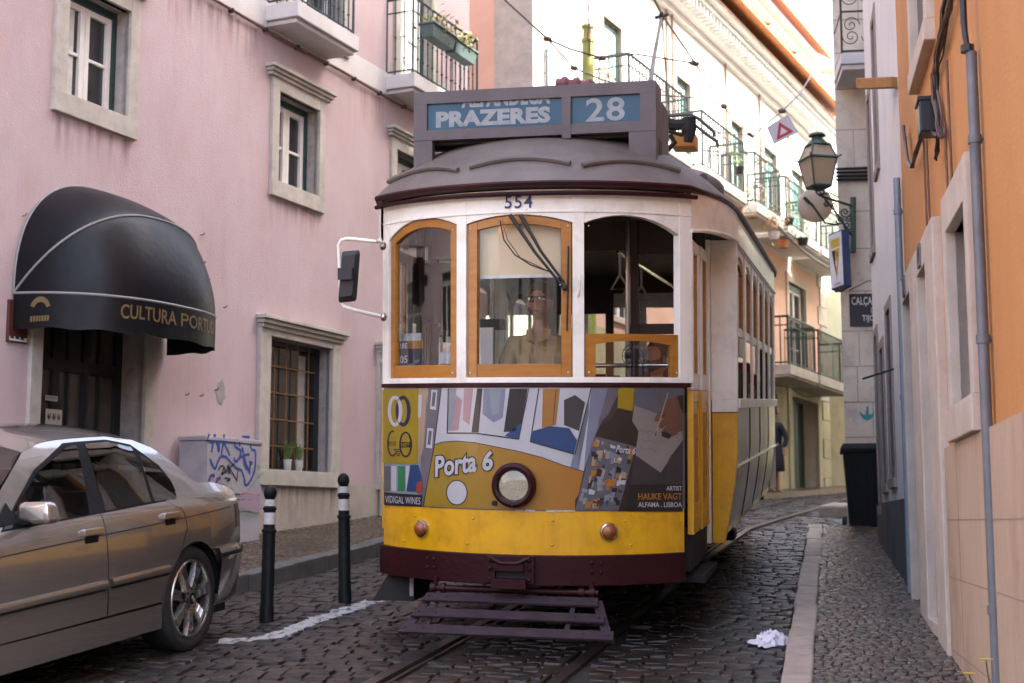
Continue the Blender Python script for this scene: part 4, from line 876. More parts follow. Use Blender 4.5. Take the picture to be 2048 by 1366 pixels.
# advert on the front: printed film, flat colours laid on each other
def flat(name, c, c2=None, rough=.35): c = tuple(v * .66 for v in c); c2 = tuple(v * .66 for v in c2) if c2 else None; return mat(name, c, c2, 6, rough, coat=.2, bump=.06, bscale=8)
K = {'gold': flat('print_gold', (.42, .29, .004)), 'white': flat('print_white', (.62, .63, .64), (.54, .55, .58)), 'navy': flat('print_navy', (.012, .018, .07)), 'ink': flat('print_black', (.012, .011, .012)), 'lilac': flat('print_grey_lilac', (.17, .155, .18)), 'lil2': flat('print_blue_grey', (.25, .28, .36), (.2, .22, .3)),
     'pink': flat('print_pink', (.5, .3, .32)), 'mist': flat('print_mist', (.3, .35, .38)), 'peach': flat('print_peach', (.5, .36, .22)), 'blue': flat('print_blue', (.01, .06, .2)), 'tan': flat('print_tan', (.45, .2, .03)), 'paper': flat('print_paper', (.32, .28, .25), (.26, .22, .19)), 'skin': flat('print_skin', (.21, .09, .055), (.14, .06, .035)), 'brown': flat('print_dark_brown', (.03, .02, .014), (.018, .012, .01)),
     'green': flat('print_green', (.03, .25, .09)), 'red': flat('print_red', (.45, .05, .03)), 'orange': flat('print_orange', (.5, .2, .03)), 'grey': flat('print_charcoal', (.045, .045, .05), (.03, .03, .032)), 'mid': flat('print_mid_grey', (.13, .14, .16))}
gm = flat('print_amber_body', (.36, .23, .012), (.33, .2, .012)).copy(); n = gm.node_tree; p = n.nodes['Principled BSDF']
g1 = n.nodes.new('ShaderNodeTexCoord'); g2_ = n.nodes.new('ShaderNodeSeparateXYZ'); g3 = n.nodes.new('ShaderNodeValToRGB'); g4 = n.nodes.new('ShaderNodeMapRange')
g4.inputs[1].default_value = -.62; g4.inputs[2].default_value = .4; n.links.new(g1.outputs['Object'], g2_.inputs[0]); n.links.new(g2_.outputs[0], g4.inputs[0]); n.links.new(g4.outputs[0], g3.inputs[0])
g3.color_ramp.elements[0].color = (.25, .17, .006, 1); g3.color_ramp.elements[1].color = (.31, .12, .01, 1); n.links.new(g3.outputs[0], p.inputs['Base Color']); K['amber'] = gm
mb = MB(); LAY = [0]
def AD(pts, k, lay):
    q = [cyl(*p) for p in pts]; mb.poly([(t * R, z) for t, z in q], lambda u, z: FP(u / R, z, .003 + .0009 * lay), K[k], cut=(.06, 0))
def ell(cx, cy, rx, ry, n=22, a0=0, a1=2 * math.pi): return [(cx + rx * math.cos(a0 + (a1 - a0) * i / n), cy + ry * math.sin(a0 + (a1 - a0) * i / n)) for i in range(n + (a1 - a0 < 6.28))]
def RING(cx, cy, rx, ry, w, k, lay, a0=0, a1=2 * math.pi):
    q = ell(cx, cy, rx, ry, 26, a0, a1); i_ = ell(cx, cy, rx - w, ry - w, 26, a0, a1); n = len(q); cl = a1 - a0 > 6.28
    for j in range(n if cl else n - 1): AD([q[j], q[(j + 1) % n], i_[(j + 1) % n], i_[j]], k, lay)
def LINE(pts, w, k, lay):
    for a, b in zip(pts[:-1], pts[1:]):
        d = math.hypot(b[0] - a[0], b[1] - a[1]) or 1; nx, ny = -(b[1] - a[1]) / d * w / 2, (b[0] - a[0]) / d * w / 2; ex, ey = (b[0] - a[0]) / d * w * .25, (b[1] - a[1]) / d * w * .25
        AD([(a[0] + nx - ex, a[1] + ny - ey), (b[0] + nx + ex, b[1] + ny + ey), (b[0] - nx + ex, b[1] - ny + ey), (a[0] - nx - ex, a[1] - ny - ey)], k, lay)
cpiece(mb, D(-44.6), D(44.2), .80, 1.514, -.02, .002, K['lilac'])
AD([(770, 776), (855, 776), (835, 1010), (770, 1010)], 'mist', 0); AD([(838, 776), (858, 776), (848, 900), (836, 930)], 'peach', 1); AD([(856, 776), (884, 776), (868, 935), (852, 1012), (836, 1010), (846, 900)], 'lilac', 1)
for x, y in ((868, 798), (860, 875)): AD([(x - 4, y - 19), (x + 8, y - 18), (x + 5, y + 22), (x - 7, y + 20)], 'white', 2); AD([(x - 1, y - 14), (x + 5, y - 13), (x + 2, y + 15), (x - 4, y + 14)], 'mid', 3)
for x, y in ((842, 815),): AD([(x - 5, y - 26), (x + 3, y - 25), (x + 1, y + 20), (x - 5, y + 19)], 'white', 2)
AD([(768, 778), (838, 778), (836, 928), (768, 926)], 'gold', 3)
RING(792, 822, 15, 31, 7, 'white', 4); RING(808, 822, 15, 31, 7, 'navy', 5); RING(792, 822, 15, 31, 7, 'white', 6, -.9, .9)
RING(787, 887, 11, 26, 3.2, 'ink', 4, .9, 5.0); RING(813, 889, 13, 26, 3.6, 'ink', 4)
AD([(802, 884), (824, 884), (824, 895), (802, 895)], 'ink', 4)
for i in range(4): AD([(789 + i * 2, 898 + i * 4), (802, 898 + i * 4), (802, 900 + i * 4), (789 + i * 2, 900 + i * 4)], 'ink', 4)
for (x0, x1, k) in ((770, 782, 'mid'), (784, 794, 'white'), (797, 811, 'green'), (813, 820, 'white')): AD([(x0, 932), (x1, 932), (x1, 982), (x0, 982)], k, 2)
AD([(822, 930), (838, 930), (846, 962), (843, 984), (814, 982), (818, 955)], 'blue', 3); AD([(836, 964), (846, 962), (846, 985), (833, 985)], 'red', 4)
AD([(770, 984), (846, 990), (844, 1013), (770, 1010)], 'ink', 4)
top = [(870, 890), (885, 884), (914, 882), (950, 885), (985, 892), (1040, 903), (1085, 915), (1125, 930), (1167, 943)]
AD([(884, 776), (1182, 776), (1167, 943)] + top[::-1][1:], 'white', 2)
AD([(1182, 776), (1225, 776), (1190, 870), (1167, 943), (1140, 935)], 'lil2', 2); AD([(1215, 776), (1242, 776), (1215, 830), (1195, 850)], 'lilac', 3)
AD(top + [(1150, 1020), (1000, 1018), (848, 1012)], 'amber', 3); LINE(top, 1.6, 'ink', 4); LINE([(870, 890), (848, 1012)], 1.5, 'ink', 4); LINE([(884, 776), (870, 890)], 1.5, 'ink', 4); LINE([(1182, 776), (1150, 908)], 1.5, 'ink', 5)
# generic streaks of colour behind the drawn windows
AD([(898, 777), (1058, 777), (1038, 878), (985, 868), (896, 866)], 'white', 3)
for pts, k in (([(900, 777), (914, 777), (906, 860), (897, 862)], 'mist'), ([(914, 790), (925, 800), (918, 860), (900, 862)], 'pink'), ([(929, 777), (947, 777), (940, 850), (927, 840)], 'pink'), ([(955, 777), (966, 777), (958, 865), (944, 864)], 'ink'), ([(968, 777), (1012, 777), (1006, 835), (988, 845), (966, 828)], 'lil2'), ([(978, 777), (1003, 777), (998, 825), (985, 832)], 'mist'), ([(1020, 777), (1056, 777), (1042, 862), (1008, 864)], 'ink'), ([(1036, 850), (1044, 846), (1038, 878), (1010, 872)], 'blue')): AD(pts, k, 4)
LINE([(898, 777), (896, 866), (950, 866), (1038, 878)], 2.2, 'ink', 5); LINE([(1058, 777), (1038, 878)], 1.4, 'ink', 5)
AD([(1078, 777), (1181, 777), (1147, 908), (1061, 883)], 'white', 3); AD([(1128, 800), (1150, 790), (1170, 805), (1158, 862), (1128, 850)], 'grey', 4); AD([(1066, 862), (1100, 852), (1138, 856), (1154, 880), (1147, 908), (1061, 883)], 'blue', 5)
AD([(1086, 777), (1120, 777), (1112, 850), (1084, 856)], 'tan', 4); LINE([(1078, 777), (1061, 883), (1147, 908)], 1.8, 'ink', 6); LINE([(1112, 780), (1106, 850)], 1.2, 'ink', 5)
AD(ell(915, 985, 20, 24), 'white', 4); RING(915, 985, 21.5, 25.5, 2, 'ink', 5)
# bottle, drawing hand, credits
AD([(1242, 776), (1366, 776), (1364, 1023), (1150, 1020), (1167, 943), (1200, 850)], 'grey', 2); AD([(1268, 776), (1366, 776), (1366, 850), (1290, 830), (1262, 815)], 'mid', 3)
AD([(1268, 811), (1300, 822), (1364, 850), (1364, 880), (1320, 945), (1271, 911), (1262, 850)], 'paper', 4)
AD([(1335, 800), (1350, 792), (1365, 792), (1365, 862), (1345, 866), (1328, 846), (1322, 826)], 'skin', 5)
for pts in ([(1330, 806), (1340, 802), (1330, 826), (1316, 842), (1308, 842), (1310, 832), (1320, 822)], [(1334, 818), (1344, 820), (1334, 846), (1322, 856), (1314, 852), (1322, 842)], [(1340, 830), (1350, 834), (1342, 858), (1330, 866), (1324, 860), (1332, 848)], [(1350, 838), (1360, 842), (1354, 866), (1342, 872), (1336, 866)]): AD(pts, 'skin', 6); LINE(pts[2:5], 1.2, 'brown', 7)
AD([(1322, 862), (1346, 868), (1336, 878), (1322, 872)], 'brown', 5); LINE([(1334, 786), (1328, 806), (1316, 846), (1310, 868)], 2.6, 'peach', 8); LINE([(1311, 862), (1309, 871)], 1.6, 'ink', 9)
AD([(1352, 792), (1365, 790), (1365, 830), (1358, 812)], 'brown', 6)
for y in (860, 878, 895): LINE([(1280, y), (1290, y + 4), (1303, y + 3), (1312, y + 9)], .8, 'mid', 5)
AD([(1364, 880), (1364, 960), (1318, 960), (1338, 915)], 'grey', 5)
AD([(1236, 815), (1265, 822), (1262, 840), (1276, 862), (1270, 905), (1250, 1020), (1150, 1020), (1190, 872), (1200, 850), (1222, 838)], 'brown', 5); AD([(1236, 776), (1268, 776), (1264, 822), (1234, 816)], 'gold', 6)
AD([(1188, 872), (1271, 893), (1236, 1021), (1150, 1020)], 'mid', 6)
rg = random.Random(21)
def lab(u, v): a = (1188 + 83 * u, 872 + 21 * u); b = (1150 + 86 * u, 1020 + u); return (a[0] + (b[0] - a[0]) * v, a[1] + (b[1] - a[1]) * v)
for i in range(95):
    u, v = rg.uniform(.0, .88), rg.uniform(.0, .9); w, h = rg.uniform(.04, .16), rg.uniform(.03, .12); AD([lab(u, v), lab(min(.98, u + w), v + rg.uniform(-.03, .03)), lab(min(.98, u + w), min(.98, v + h)), lab(u + .02, min(.98, v + h))], rg.choice(['lil2', 'lilac', 'peach', 'ink', 'white', 'orange', 'brown', 'mist', 'grey', 'tan']), 7 + i % 4)
AD([(1150, 1000), (1170, 968), (1364, 968), (1364, 1023), (1150, 1020)], 'ink', 3)
ad_o = mb.build('advert_panel', tram, smooth=0)
def tilt_fn(p0, p1, p2, off):        # bottom-left, bottom-right, top-left pixels
    return lambda u, v: (lambda q: FP(q[0], q[1], off))(cyl(p0[0] + (p1[0] - p0[0]) * u + (p2[0] - p0[0]) * v, p0[1] + (p1[1] - p0[1]) * u + (p2[1] - p0[1]) * v))
def letter(lines):
    mb = MB()
    for txt, fn, k, b_, sh in lines: write(mb, txt, fn, K[k], b_, sh)
    mb.build('printed_lettering', ad_o, smooth=0)
letter([(t, tilt_fn((p[0][0] - e, p[0][1] + e), (p[1][0] + e, p[1][1] + e), (p[2][0] - e, p[2][1] - e), off), k, b_, sh) for b_, k, off, e in ((.085, 'ink', .0095, 2), (.03, 'white', .0105, 0)) for t, p, sh in (('Porta', ((872, 955), (955, 943), (869, 913)), .15), ('6', ((966, 942), (987, 940), (966, 902)), .1))])
letter([('Porta 6', tilt_fn((1230, 904), (1268, 909), (1232, 890), .0155), 'white', .02, .15)])
letter([('VIDIGAL WINES', tilt_fn((773, 1005), (843, 1009), (773, 991), .0095), 'white', .005, 0)])
letter([('ARTIST', tilt_fn((1331, 981), (1362, 981), (1331, 972), .0095), 'white', .02, 0), ('HAUKE VAGT', tilt_fn((1275, 999), (1362, 999), (1275, 986), .0095), 'orange', .02, 0), ('ALFAMA . LISBOA', tilt_fn((1275, 1014), (1362, 1014), (1275, 1004), .0095), 'white', .02, 0)])
letter([('ECO', tilt_fn((780, 891), (794, 891), (780, 883), .009), 'ink', .01, 0), ('NET', tilt_fn((805, 893), (821, 893), (805, 886), .0085), 'gold', .02, 0)])
mb = MB(); rg = random.Random(4)
for x0, x1 in ((1032, 1046), (1050, 1070), (1092, 1112), (1112, 1150)):
    t0, z = cyl(x0, 1021); t1, _ = cyl(x1, 1022); n_ = 6; up_ = [(t0 + (t1 - t0) * i / n_) * R for i in range(n_ + 1)]
    mb.poly([(u, z + rg.uniform(.002, .006)) for u in up_] + [(u, z - rg.uniform(.002, .012)) for u in up_[::-1]], lambda u, z: FP(u / R, z, .0045), K['white'])
mb.build('torn_film_edge', tram, smooth=0)
# lamps
def disc_frame(th, z, off=0):
    c = FP(th, z, off); nrm = Vector((math.sin(th), -math.cos(th), 0)); rt = Vector((math.cos(th), math.sin(th), 0))
    return lambda x, y, d: c + rt * x + Vector((0, 0, y)) + nrm * d
th, zh = cyl(1030, 970); T = disc_frame(th, zh)
mb = MB(); mb.lathe([(.105, -.01), (.126, .0), (.131, .03), (.126, .055), (.11, .066), (.095, .062), (.088, .045), (.084, .03)], M_tm, T, 40, cap=False)
for k in range(3): a = .5 + k * 2.1; mb.ball(T(.115 * math.cos(a), .115 * math.sin(a), .064), .007, M_tm, n=8)
hl = mb.build('headlight', tram, smooth=40)
M_refl = mat('mirror_reflector', (.75, .73, .68), (.6, .57, .5), 9, .12, metal=1, bump=.12, bscale=22)
mb = MB(); mb.lathe([(.087, .035), (.07, .01), (.04, -.012), (.004, -.02)], M_refl, T, 32); mb.ball(T(0, 0, .012), .016, M_refl, n=10); mb.tube([T(0, .05, .02), T(0, .005, .02)], .006, M_chrome, 6); mb.build('reflector', hl, smooth=50)
mb = MB(); mb.lathe([(.088, .044), (.06, .056), (.03, .061), (.001, .062)], glass('headlight_glass', (.96, .96, .94), 1.4), T, 32); mb.build('lens', hl, smooth=60)
M_amber = mat('amber_lens', (.3, .085, .012), (.2, .045, .008), 30, .18, bump=.5, bscale=120, coat=.6)
for px, py in ((845, 1057), (1217, 1063)):
    t, z = cyl(px, py); T = disc_frame(t, z); mb = MB(); mb.lathe([(.053, -.005), (.055, .012), (.05, .022), (.043, .024)], M_chrome, T, 28, cap=False); o = mb.build('marker_light', tram, smooth=40)
    mb = MB(); mb.lathe([(.044, .018), (.04, .032), (.028, .044), (.01, .05), (.001, .051)], M_amber, T, 24); mb.build('lens', o, smooth=60)
t, z = cyl(990, 1006); T = disc_frame(t, z); mb = MB(); mb.lathe([(.016, 0), (.015, .02), (.001, .022)], M_dark, T, 12); mb.build('socket', tram)
# wipers and hoses
mb = MB()
def hp(px, py, off): t, z = cyl(px, py, off); return FP(t, z, off)
for d in (0, 16): mb.tube([hp(1020 + d * 1.3, 430, .025), hp(1070 + d * .7, 505 - d * .2, .05), hp(1126 + d * .2, 573 - d * .4, .035)], [.013, .009, .008], M_rub, 6)
mb.tube([hp(1137, 492, .012), hp(1136, 570, .014), hp(1134, 662, .012)], .006, M_rub, 6); mb.ball(hp(1130, 575, .03), .02, M_rub, n=8); mb.ball(hp(1121, 570, .035), .008, M_chrome, n=6)
mb.tube([hp(1000, 441, .02), hp(1008, 480, .04), hp(1030, 510, .045), hp(1062, 530, .045), hp(1098, 543, .04)], .004, M_rub, 5); mb.tube([hp(1004, 441, .02), hp(1015, 480, .04), hp(1040, 515, .045), hp(1098, 543, .04)], .0035, M_rust, 5)
mb.build('wiper', tram, smooth=50)
mb = MB(); mb.tube([hp(1157, 552, .004), hp(1159, 560, .03), hp(1159, 580, .03), hp(1155, 594, .004)], .006, M_tw, 6); mb.build('grab_handle', tram)
# left driving mirror on its bent white tube
mp = lambda px, py, y=.12: hit_axis(TMi, px, py, 1, y)
mb = MB(); mb.tube([mp(768, 486, .3), mp(750, 483), mp(696, 477), mp(683, 480), mp(677, 490), mp(679, 530), mp(681, 575), mp(683, 605), mp(688, 613), mp(712, 621), mp(768, 634, .3)], .0115, M_tw, 8)
for p in ((766, 492), (767, 634)): mb.ball(mp(*p, .28), .022, M_chrome, sz=1.3, n=8)
mo = mb.build('mirror_arm', tram, smooth=50)
mb = MB(); q = [mp(676, 606, .1), mp(713, 602, .1), mp(721, 500, .1), mp(684, 503, .1)]; bk_ = [mp(680, 600, .19), mp(711, 597, .19), mp(717, 506, .19), mp(688, 508, .19)]
def rr(c, k=.14, n=5):
    out = []; N = len(c)
    for i in range(N):
        p, a, b = c[i], c[i - 1], c[(i + 1) % N]; s, e = p.lerp(a, k), p.lerp(b, k)
        if i % 2: s, e = p.lerp(a, k), p.lerp(b, k * .5)
        for j in range(n + 1):
            w = j / n; out.append((1 - w) ** 2 * s + 2 * w * (1 - w) * p + w * w * e)
    return out
A_, B_ = rr(bk_), rr(q); N = len(A_); f_ = [p + Vector((0, -.035, 0)) for p in rr([mp(683, 595, .1), mp(708, 592, .1), mp(714, 510, .1), mp(690, 513, .1)])]
mb.add(A_ + B_ + f_, [tuple(range(N))] + [(i, (i + 1) % N, N + (i + 1) % N, N + i) for i in range(N)] + [(N + i, N + (i + 1) % N, 2 * N + (i + 1) % N, 2 * N + i) for i in range(N)] + [tuple(range(2 * N, 3 * N))[::-1]], M_rub)
c_ = mp(687, 548, .05); mb.box(c_.x - .03, c_.x + .06, c_.y - .02, c_.y + .04, c_.z - .035, c_.z + .035, M_rub); mb.build('driving_mirror', tram, smooth=35)
# lifeguard slats below the bumper
mb = MB()
def sl(y, z): return y, z
rows_ = [(-.02, .305, -.545, .49, .05), (-.16, .235, -.565, .55, .05), (-.3, .165, -.6, .625, .05)]
xl = lambda f, w: -.51 - .085 * f
for (y, z, a, b, w) in rows_:
    mb.hexa([(a, y - .06, z - .034), (b, y - .06, z - .034), (b - .01, y + .012, z), (a + .01, y + .012, z), (a, y - .066, z - .022), (b, y - .066, z - .022), (b - .01, y + .006, z + .012), (a + .01, y + .006, z + .012)], M_tv)
for a0, a1, w in ((-.55, -.6, .055), (-.47, -.47, .022), (.5, .625, .055), (.36, .36, .028)):
    s = 1 if a0 < 0 else -1
    mb.hexa([(a0, .0, .29), (a0 + s * w, .0, .29), (a1 + s * w, -.34, .12), (a1, -.34, .12), (a0, 0, .3), (a0 + s * w, 0, .3), (a1 + s * w, -.34, .13), (a1, -.34, .13)], M_tv)
for (y, z, a, b, w) in rows_:
    for x in (a + .035, a + .14, b - .035, b - .17): mb.ball((x, y - .03, z - .004), .007, M_dark, n=6)
lg = mb.build('lifeguard', tram, smooth=0)
mb = MB(); mb.tube([(-.53, .05, .335), (.47, .05, .335)], .02, M_tm, 10); mb.tube([(-.5, .05, .335), (-.5, .05, .4)], .016, M_tm, 8); mb.tube([(.43, .05, .335), (.43, .05, .4)], .016, M_tm, 8)
for x in (-.53, -.47, .36, .42): mb.tube([(x, .05, .335), (x + .03, .05, .335)], .032, M_tm, 10)
mb.build('hinge_bar', lg, smooth=40)
# wheel guard and wooden step under the left corner
mb = MB(); q = [mp(745, 1200, .35), mp(828, 1202, .35), mp(828, 1155, .35), mp(775, 1150, .35)]; mb.hexa([q[0], q[1], q[1] + Vector((0, .5, 0)), q[0] + Vector((0, .5, 0)), q[3], q[2], q[2] + Vector((0, .5, 0)), q[3] + Vector((0, .5, 0))], M_dark); c_ = mp(824, 1175, .33); mb.box(c_.x - .012, c_.x + .012, c_.y - .01, c_.y, c_.z - .05, c_.z + .06, M_reveal)
mb.build('wheel_guard', tram, smooth=0)
mb = MB(); c_ = mp(758, 1192, .5); mb.hexa([c_ + Vector(v) for v in ((-.06, -.08, -.02), (.03, -.08, -.02), (.16, .5, -.02), (.07, .5, -.02), (-.06, -.08, .01), (.03, -.08, .01), (.16, .5, .01), (.07, .5, .01))], mat('worn_step_wood', (.13, .08, .06), (.08, .05, .04), 9, .8, bump=.4)); mb.build('side_step', tram, smooth=0, bevel=.004)
# roof
out = []; YE = 7.45
arc = [FP(D(a), 0, .075) for a in range(0, 48, 4)]
pathR = [(p.x, p.y) for p in arc] + [(1.05, .57), (1.11, .78), (1.15, 1.05), (1.175, 1.4), (1.18, 1.8), (1.18, 2.6), (1.18, 3.725)]
full = pathR + [(x, YE - y) for x, y in pathR[::-1][1:]]; ring = full + [(-x, y) for x, y in full[::-1][1:-1]]
ZR = 2.70; HR = .46
def roofpt(i, v):
    x, y = ring[i % len(ring)]; sy = min(max(y, 1.15), YE - 1.15); r = 1 - v
    return Vector((x * r, sy + (y - sy) * r, ZR + HR * (1 - r ** 2.7)))
nr = len(ring); V = [.0, .06, .13, .21, .3, .4, .5, .62, .75, .88, 1.0]
mb = MB(); mb.add([roofpt(i, v) for v in V for i in range(nr)], [(j * nr + i, j * nr + (i + 1) % nr, (j + 1) * nr + (i + 1) % nr, (j + 1) * nr + i) for j in range(len(V) - 1) for i in range(nr)], M_roof)
ro_ = mb.build('roof', tram, smooth=60)
mb = MB(); 
for k, (o, z) in enumerate(((0, ZR + .006), (.006, ZR - .02), (-.0, ZR - .045), (-.05, ZR - .05))): pass
prof = [(1.0, .006), (1.005, -.006), (1.0, -.024), (.96, -.03)]
vs = []
for s_, dz in prof:
    for x, y in ring: sy = min(max(y, 1.15), YE - 1.15); vs.append((x * s_, sy + (y - sy) * s_, ZR + dz))
mb.add(vs, [(j * nr + i, j * nr + (i + 1) % nr, (j + 1) * nr + (i + 1) % nr, (j + 1) * nr + i) for j in range(3) for i in range(nr)], M_tm); mb.build('roof_rim', ro_, smooth=40)
mb = MB(); mb.tube([FP(D(a), 2.635 + .0008 * abs(a - 3) * .2, .045) for a in range(-46, 50, 3)], .014, M_tm, 8); mb.build('front_pipe', tram)
def roof_at(th, v):
    p = FP(th, 0, .075); sy = 1.15; r = 1 - v; return Vector((p.x * r, sy + (p.y - sy) * r, ZR + HR * (1 - r ** 2.7)))
mb = MB()
for a0, a1 in ((-46, -17), (-14, 14), (17, 45)):
    pts = [roof_at(D(a0 + (a1 - a0) * s / 12), .085 + .045 * (1 - (s / 6 - 1) ** 2) + (.015 if a0 == -14 else 0)) + Vector((0, -.008, .01)) for s in range(13)]; mb.tube(pts, .017, M_roof, 6)
mb.tube([roofpt(14, .15), roofpt(16, .3) + Vector((0, 0, .03)), roofpt(17, .3) + Vector((0, 0, .03)), roofpt(18, .14)], .03, M_roof, 8)
mb.build('rain_strip', ro_, smooth=50)
# destination box
M_sbox = mat('mauve_grey_box_paint', (.118, .103, .104), (.085, .074, .075), 5, .6, bump=.2, spots=(.1, .075, .08), sscale=8, samt=.35)
M_sblue = mat('blue_roller_blind', (.02, .085, .14), (.016, .07, .12), 3, .35, spec=.4); M_slet = mat('grey_white_stencil', (.3, .33, .33), (.2, .235, .25), 14, .5)
mb = MB(); X0, X1, XA, XB = -.755, .765, .19, .245; y0 = .40; yb = .66
mb.box(X0, X1, y0, yb, 3.285, 3.36, M_sbox); mb.box(X0 + .0, X1, y0, y0 + .05, 3.055, 3.118, M_sbox); mb.box(X0, -.67, y0, y0 + .05, 3.118, 3.285, M_sbox); mb.box(.67, X1, y0, y0 + .05, 3.118, 3.285, M_sbox); mb.box(XA, XB, y0 - .004, y0 + .05, 3.03, 3.285, M_sbox)
mb.box(X0, X0 + .12, y0 + .002, y0 + .06, 2.84, 3.054, M_sbox); mb.box(.6, X1, y0 + .002, y0 + .06, 2.84, 3.054, M_sbox)
mb.box(X1 - .03, X1 + .0, y0 + .06, 1.0, 2.86, 3.284, M_sbox); mb.box(X0, X0 + .03, y0 + .06, yb, 2.9, 3.284, M_sbox); mb.box(X0 + .03, X1 - .03, yb - .03, yb, 3.03, 3.284, M_sbox)
for k in range(2): mb.box(X1 + .0, X1 + .002, .52 + k * .09, .56 + k * .09, 2.93, 3.03, M_dark)
mb.box(XA - .9, XB + .4, y0 + .06, y0 + .3, 3.035, 3.054, M_dark)
sb = mb.build('destination_box', tram, smooth=0, bevel=.008)
def sign_panel(name, xa, xb, txts):
    mb = MB(); mb.box(xa, xb, y0 + .018, y0 + .028, 3.112, 3.29, M_sblue); o = mb.build(name, sb, smooth=0); mb = MB()
    for t, a, b, za, zb, bd, clip in txts:
        v, f = text_mesh(t, bd, 0, 1.05); 
        if clip:    # only the lower part of the word shows under the edge of the box
            bmx = bmesh.new(); vv = [bmx.verts.new((p[0], p[1], 0)) for p in v]
            for ff in f:
                try: bmx.faces.new([vv[i] for i in ff])
                except ValueError: pass
            bmesh.ops.bisect_plane(bmx, geom=bmx.verts[:] + bmx.edges[:] + bmx.faces[:], plane_co=(0, clip, 0), plane_no=(0, 1, 0), clear_outer=True)
            bmx.verts.index_update(); v = [(q.co.x, q.co.y) for q in bmx.verts]; f = [[q.index for q in ff.verts] for ff in bmx.faces]; bmx.free()
        mb.add([(a + (b - a) * p[0], y0 + .016, za + (zb - za) * p[1]) for p in v], f, M_slet)
    mb.build('lettering', o, smooth=0)
sign_panel('destination_panel', -.675, .195, [('PRAZERES', -.615, .115, 3.135, 3.237, .055, 0), ('ALFANDEGA', -.45, .115, 3.252, 3.35, .05, .34)])
sign_panel('route_panel', .24, .675, [('28', .335, .575, 3.128, 3.272, .018, 0)])
# trolley pole and roof gear
mb = MB(); mb.lathe([(.2, 3.1), (.2, 3.2), (.12, 3.24), (.06, 3.3), (.05, 3.45)], M_roof, lambda x, y, z: (x, 3.9 + y, z), 20); mb.tube([(0, 3.9, 3.42), (.2, 4.1, 3.5)], .04, M_dark, 8)
tip = hit_axis(TMi, 1323, 34, 1, 7.0); b_ = Vector((.1, 3.9, 3.45)); mb.tube([b_, b_.lerp(tip, .3) + Vector((.02, 0, -.02)), b_.lerp(tip, .7), tip], [.03, .026, .022, .018], M_roof, 8)
mb.ball(tip, .06, M_dark, sx=.5, n=8); mb.tube([tip + Vector((-.05, -.06, -.02)), tip + Vector((.05, .1, .05))], .02, M_dark, 6)
mb.tube([tip + Vector((0, .05, -.05)), hit_axis(TMi, 1338, 225, 1, 7.3)], .008, M_rust, 5); mb.build('trolley_pole', tram)
g = lambda px, py, y=1.9: hit_axis(TMi, px, py, 1, y)
mb = MB(); mb.tube([g(1325, 232), g(1382, 229), g(1398, 238), g(1426, 262), g(1430, 273)], .013, M_roof, 6); mb.tube([g(1330, 246), g(1390, 250), g(1412, 268), g(1434, 283), g(1436, 293)], .013, M_roof, 6)
mb.tube([g(1330, 245), g(1350, 250), g(1375, 248)], .04, M_dark, 8); mb.tube([g(1338, 262), g(1362, 270), g(1378, 262)], .015, M_dark, 6); mb.tube([g(1378, 236), g(1380, 260), g(1376, 284)], [.05, .045, .03], M_dark, 8); mb.ball(g(1376, 258), .05, M_dark, n=10); mb.tube([g(1335, 300), g(1350, 285), g(1340, 270)], .02, M_dark, 6)
mb.build('trolley_base_gear', tram)
mb = MB(); q = [g(1342, 293, 2.1), g(1390, 293, 2.1), g(1389, 263, 2.1), g(1341, 264, 2.1)]; mb.hexa([q[0], q[1], q[1] + Vector((0, .25, 0)), q[0] + Vector((0, .25, 0)), q[3], q[2], q[2] + Vector((0, .25, 0)), q[3] + Vector((0, .25, 0))], mat('orange_roof_box', (.6, .3, .05), (.5, .22, .03), 9, .6)); mb.build('resistor_box', tram, bevel=.006)
mb = MB(); pts = [g(1113 + i * 4, 166 + i * .35, 1.6) for i in range(20)]; mb.tube(pts, [.035 + .016 * (1 if (i // 3) % 2 else 0) for i in range(20)], mat('maroon_insulator', (.2, .07, .075), (.15, .05, .055), 9, .5), 10); 
mb.tube([pts[2] + Vector((0, 0, -.02)), (pts[2].x, 1.6, 3.2)], .015, M_dark, 6); mb.tube([pts[17], (pts[17].x, 1.6, 3.2)], .015, M_dark, 6); mb.build('roof_insulator', tram, smooth=50)
mb = MB(); mb.ball((.55, 2.7, 3.02), .42, M_roof, sx=1, sy=1.2, sz=.42, n=20); mb.build('roof_cowl', tram, smooth=60)
# platform corner over the door, door leaves, bulkhead
pth = [(p.x, p.y) for p in (FP(D(46.5), 0, .006),)] + [(1.04, .57), (1.1, .78), (1.14, 1.05), (1.155, 1.3), (1.158, 1.5)]
for s_ in (1, -1):
    mb = MB(); nn = len(pth); zb0 = [2.44, 2.455, 2.465, 2.475, 2.485, 2.49]
    vs = []
    for i, (x, y) in enumerate(pth): vs += [(s_ * x, y, zb0[i]), (s_ * x, y, 2.69), (s_ * (x - .04), y + .01, 2.69), (s_ * (x - .04), y + .01, zb0[i])]
    mb.add(vs, [(i * 4 + k, i * 4 + (k + 1) % 4, i * 4 + 4 + (k + 1) % 4, i * 4 + 4 + k) for i in range(nn - 1) for k in range(4)], M_tw)
    mb.tube([(s_ * (x + .004), y, zb0[i] + .006) for i, (x, y) in enumerate(pth)], .012, M_tw, 6)
    mb.build('door_header', tram, smooth=40)
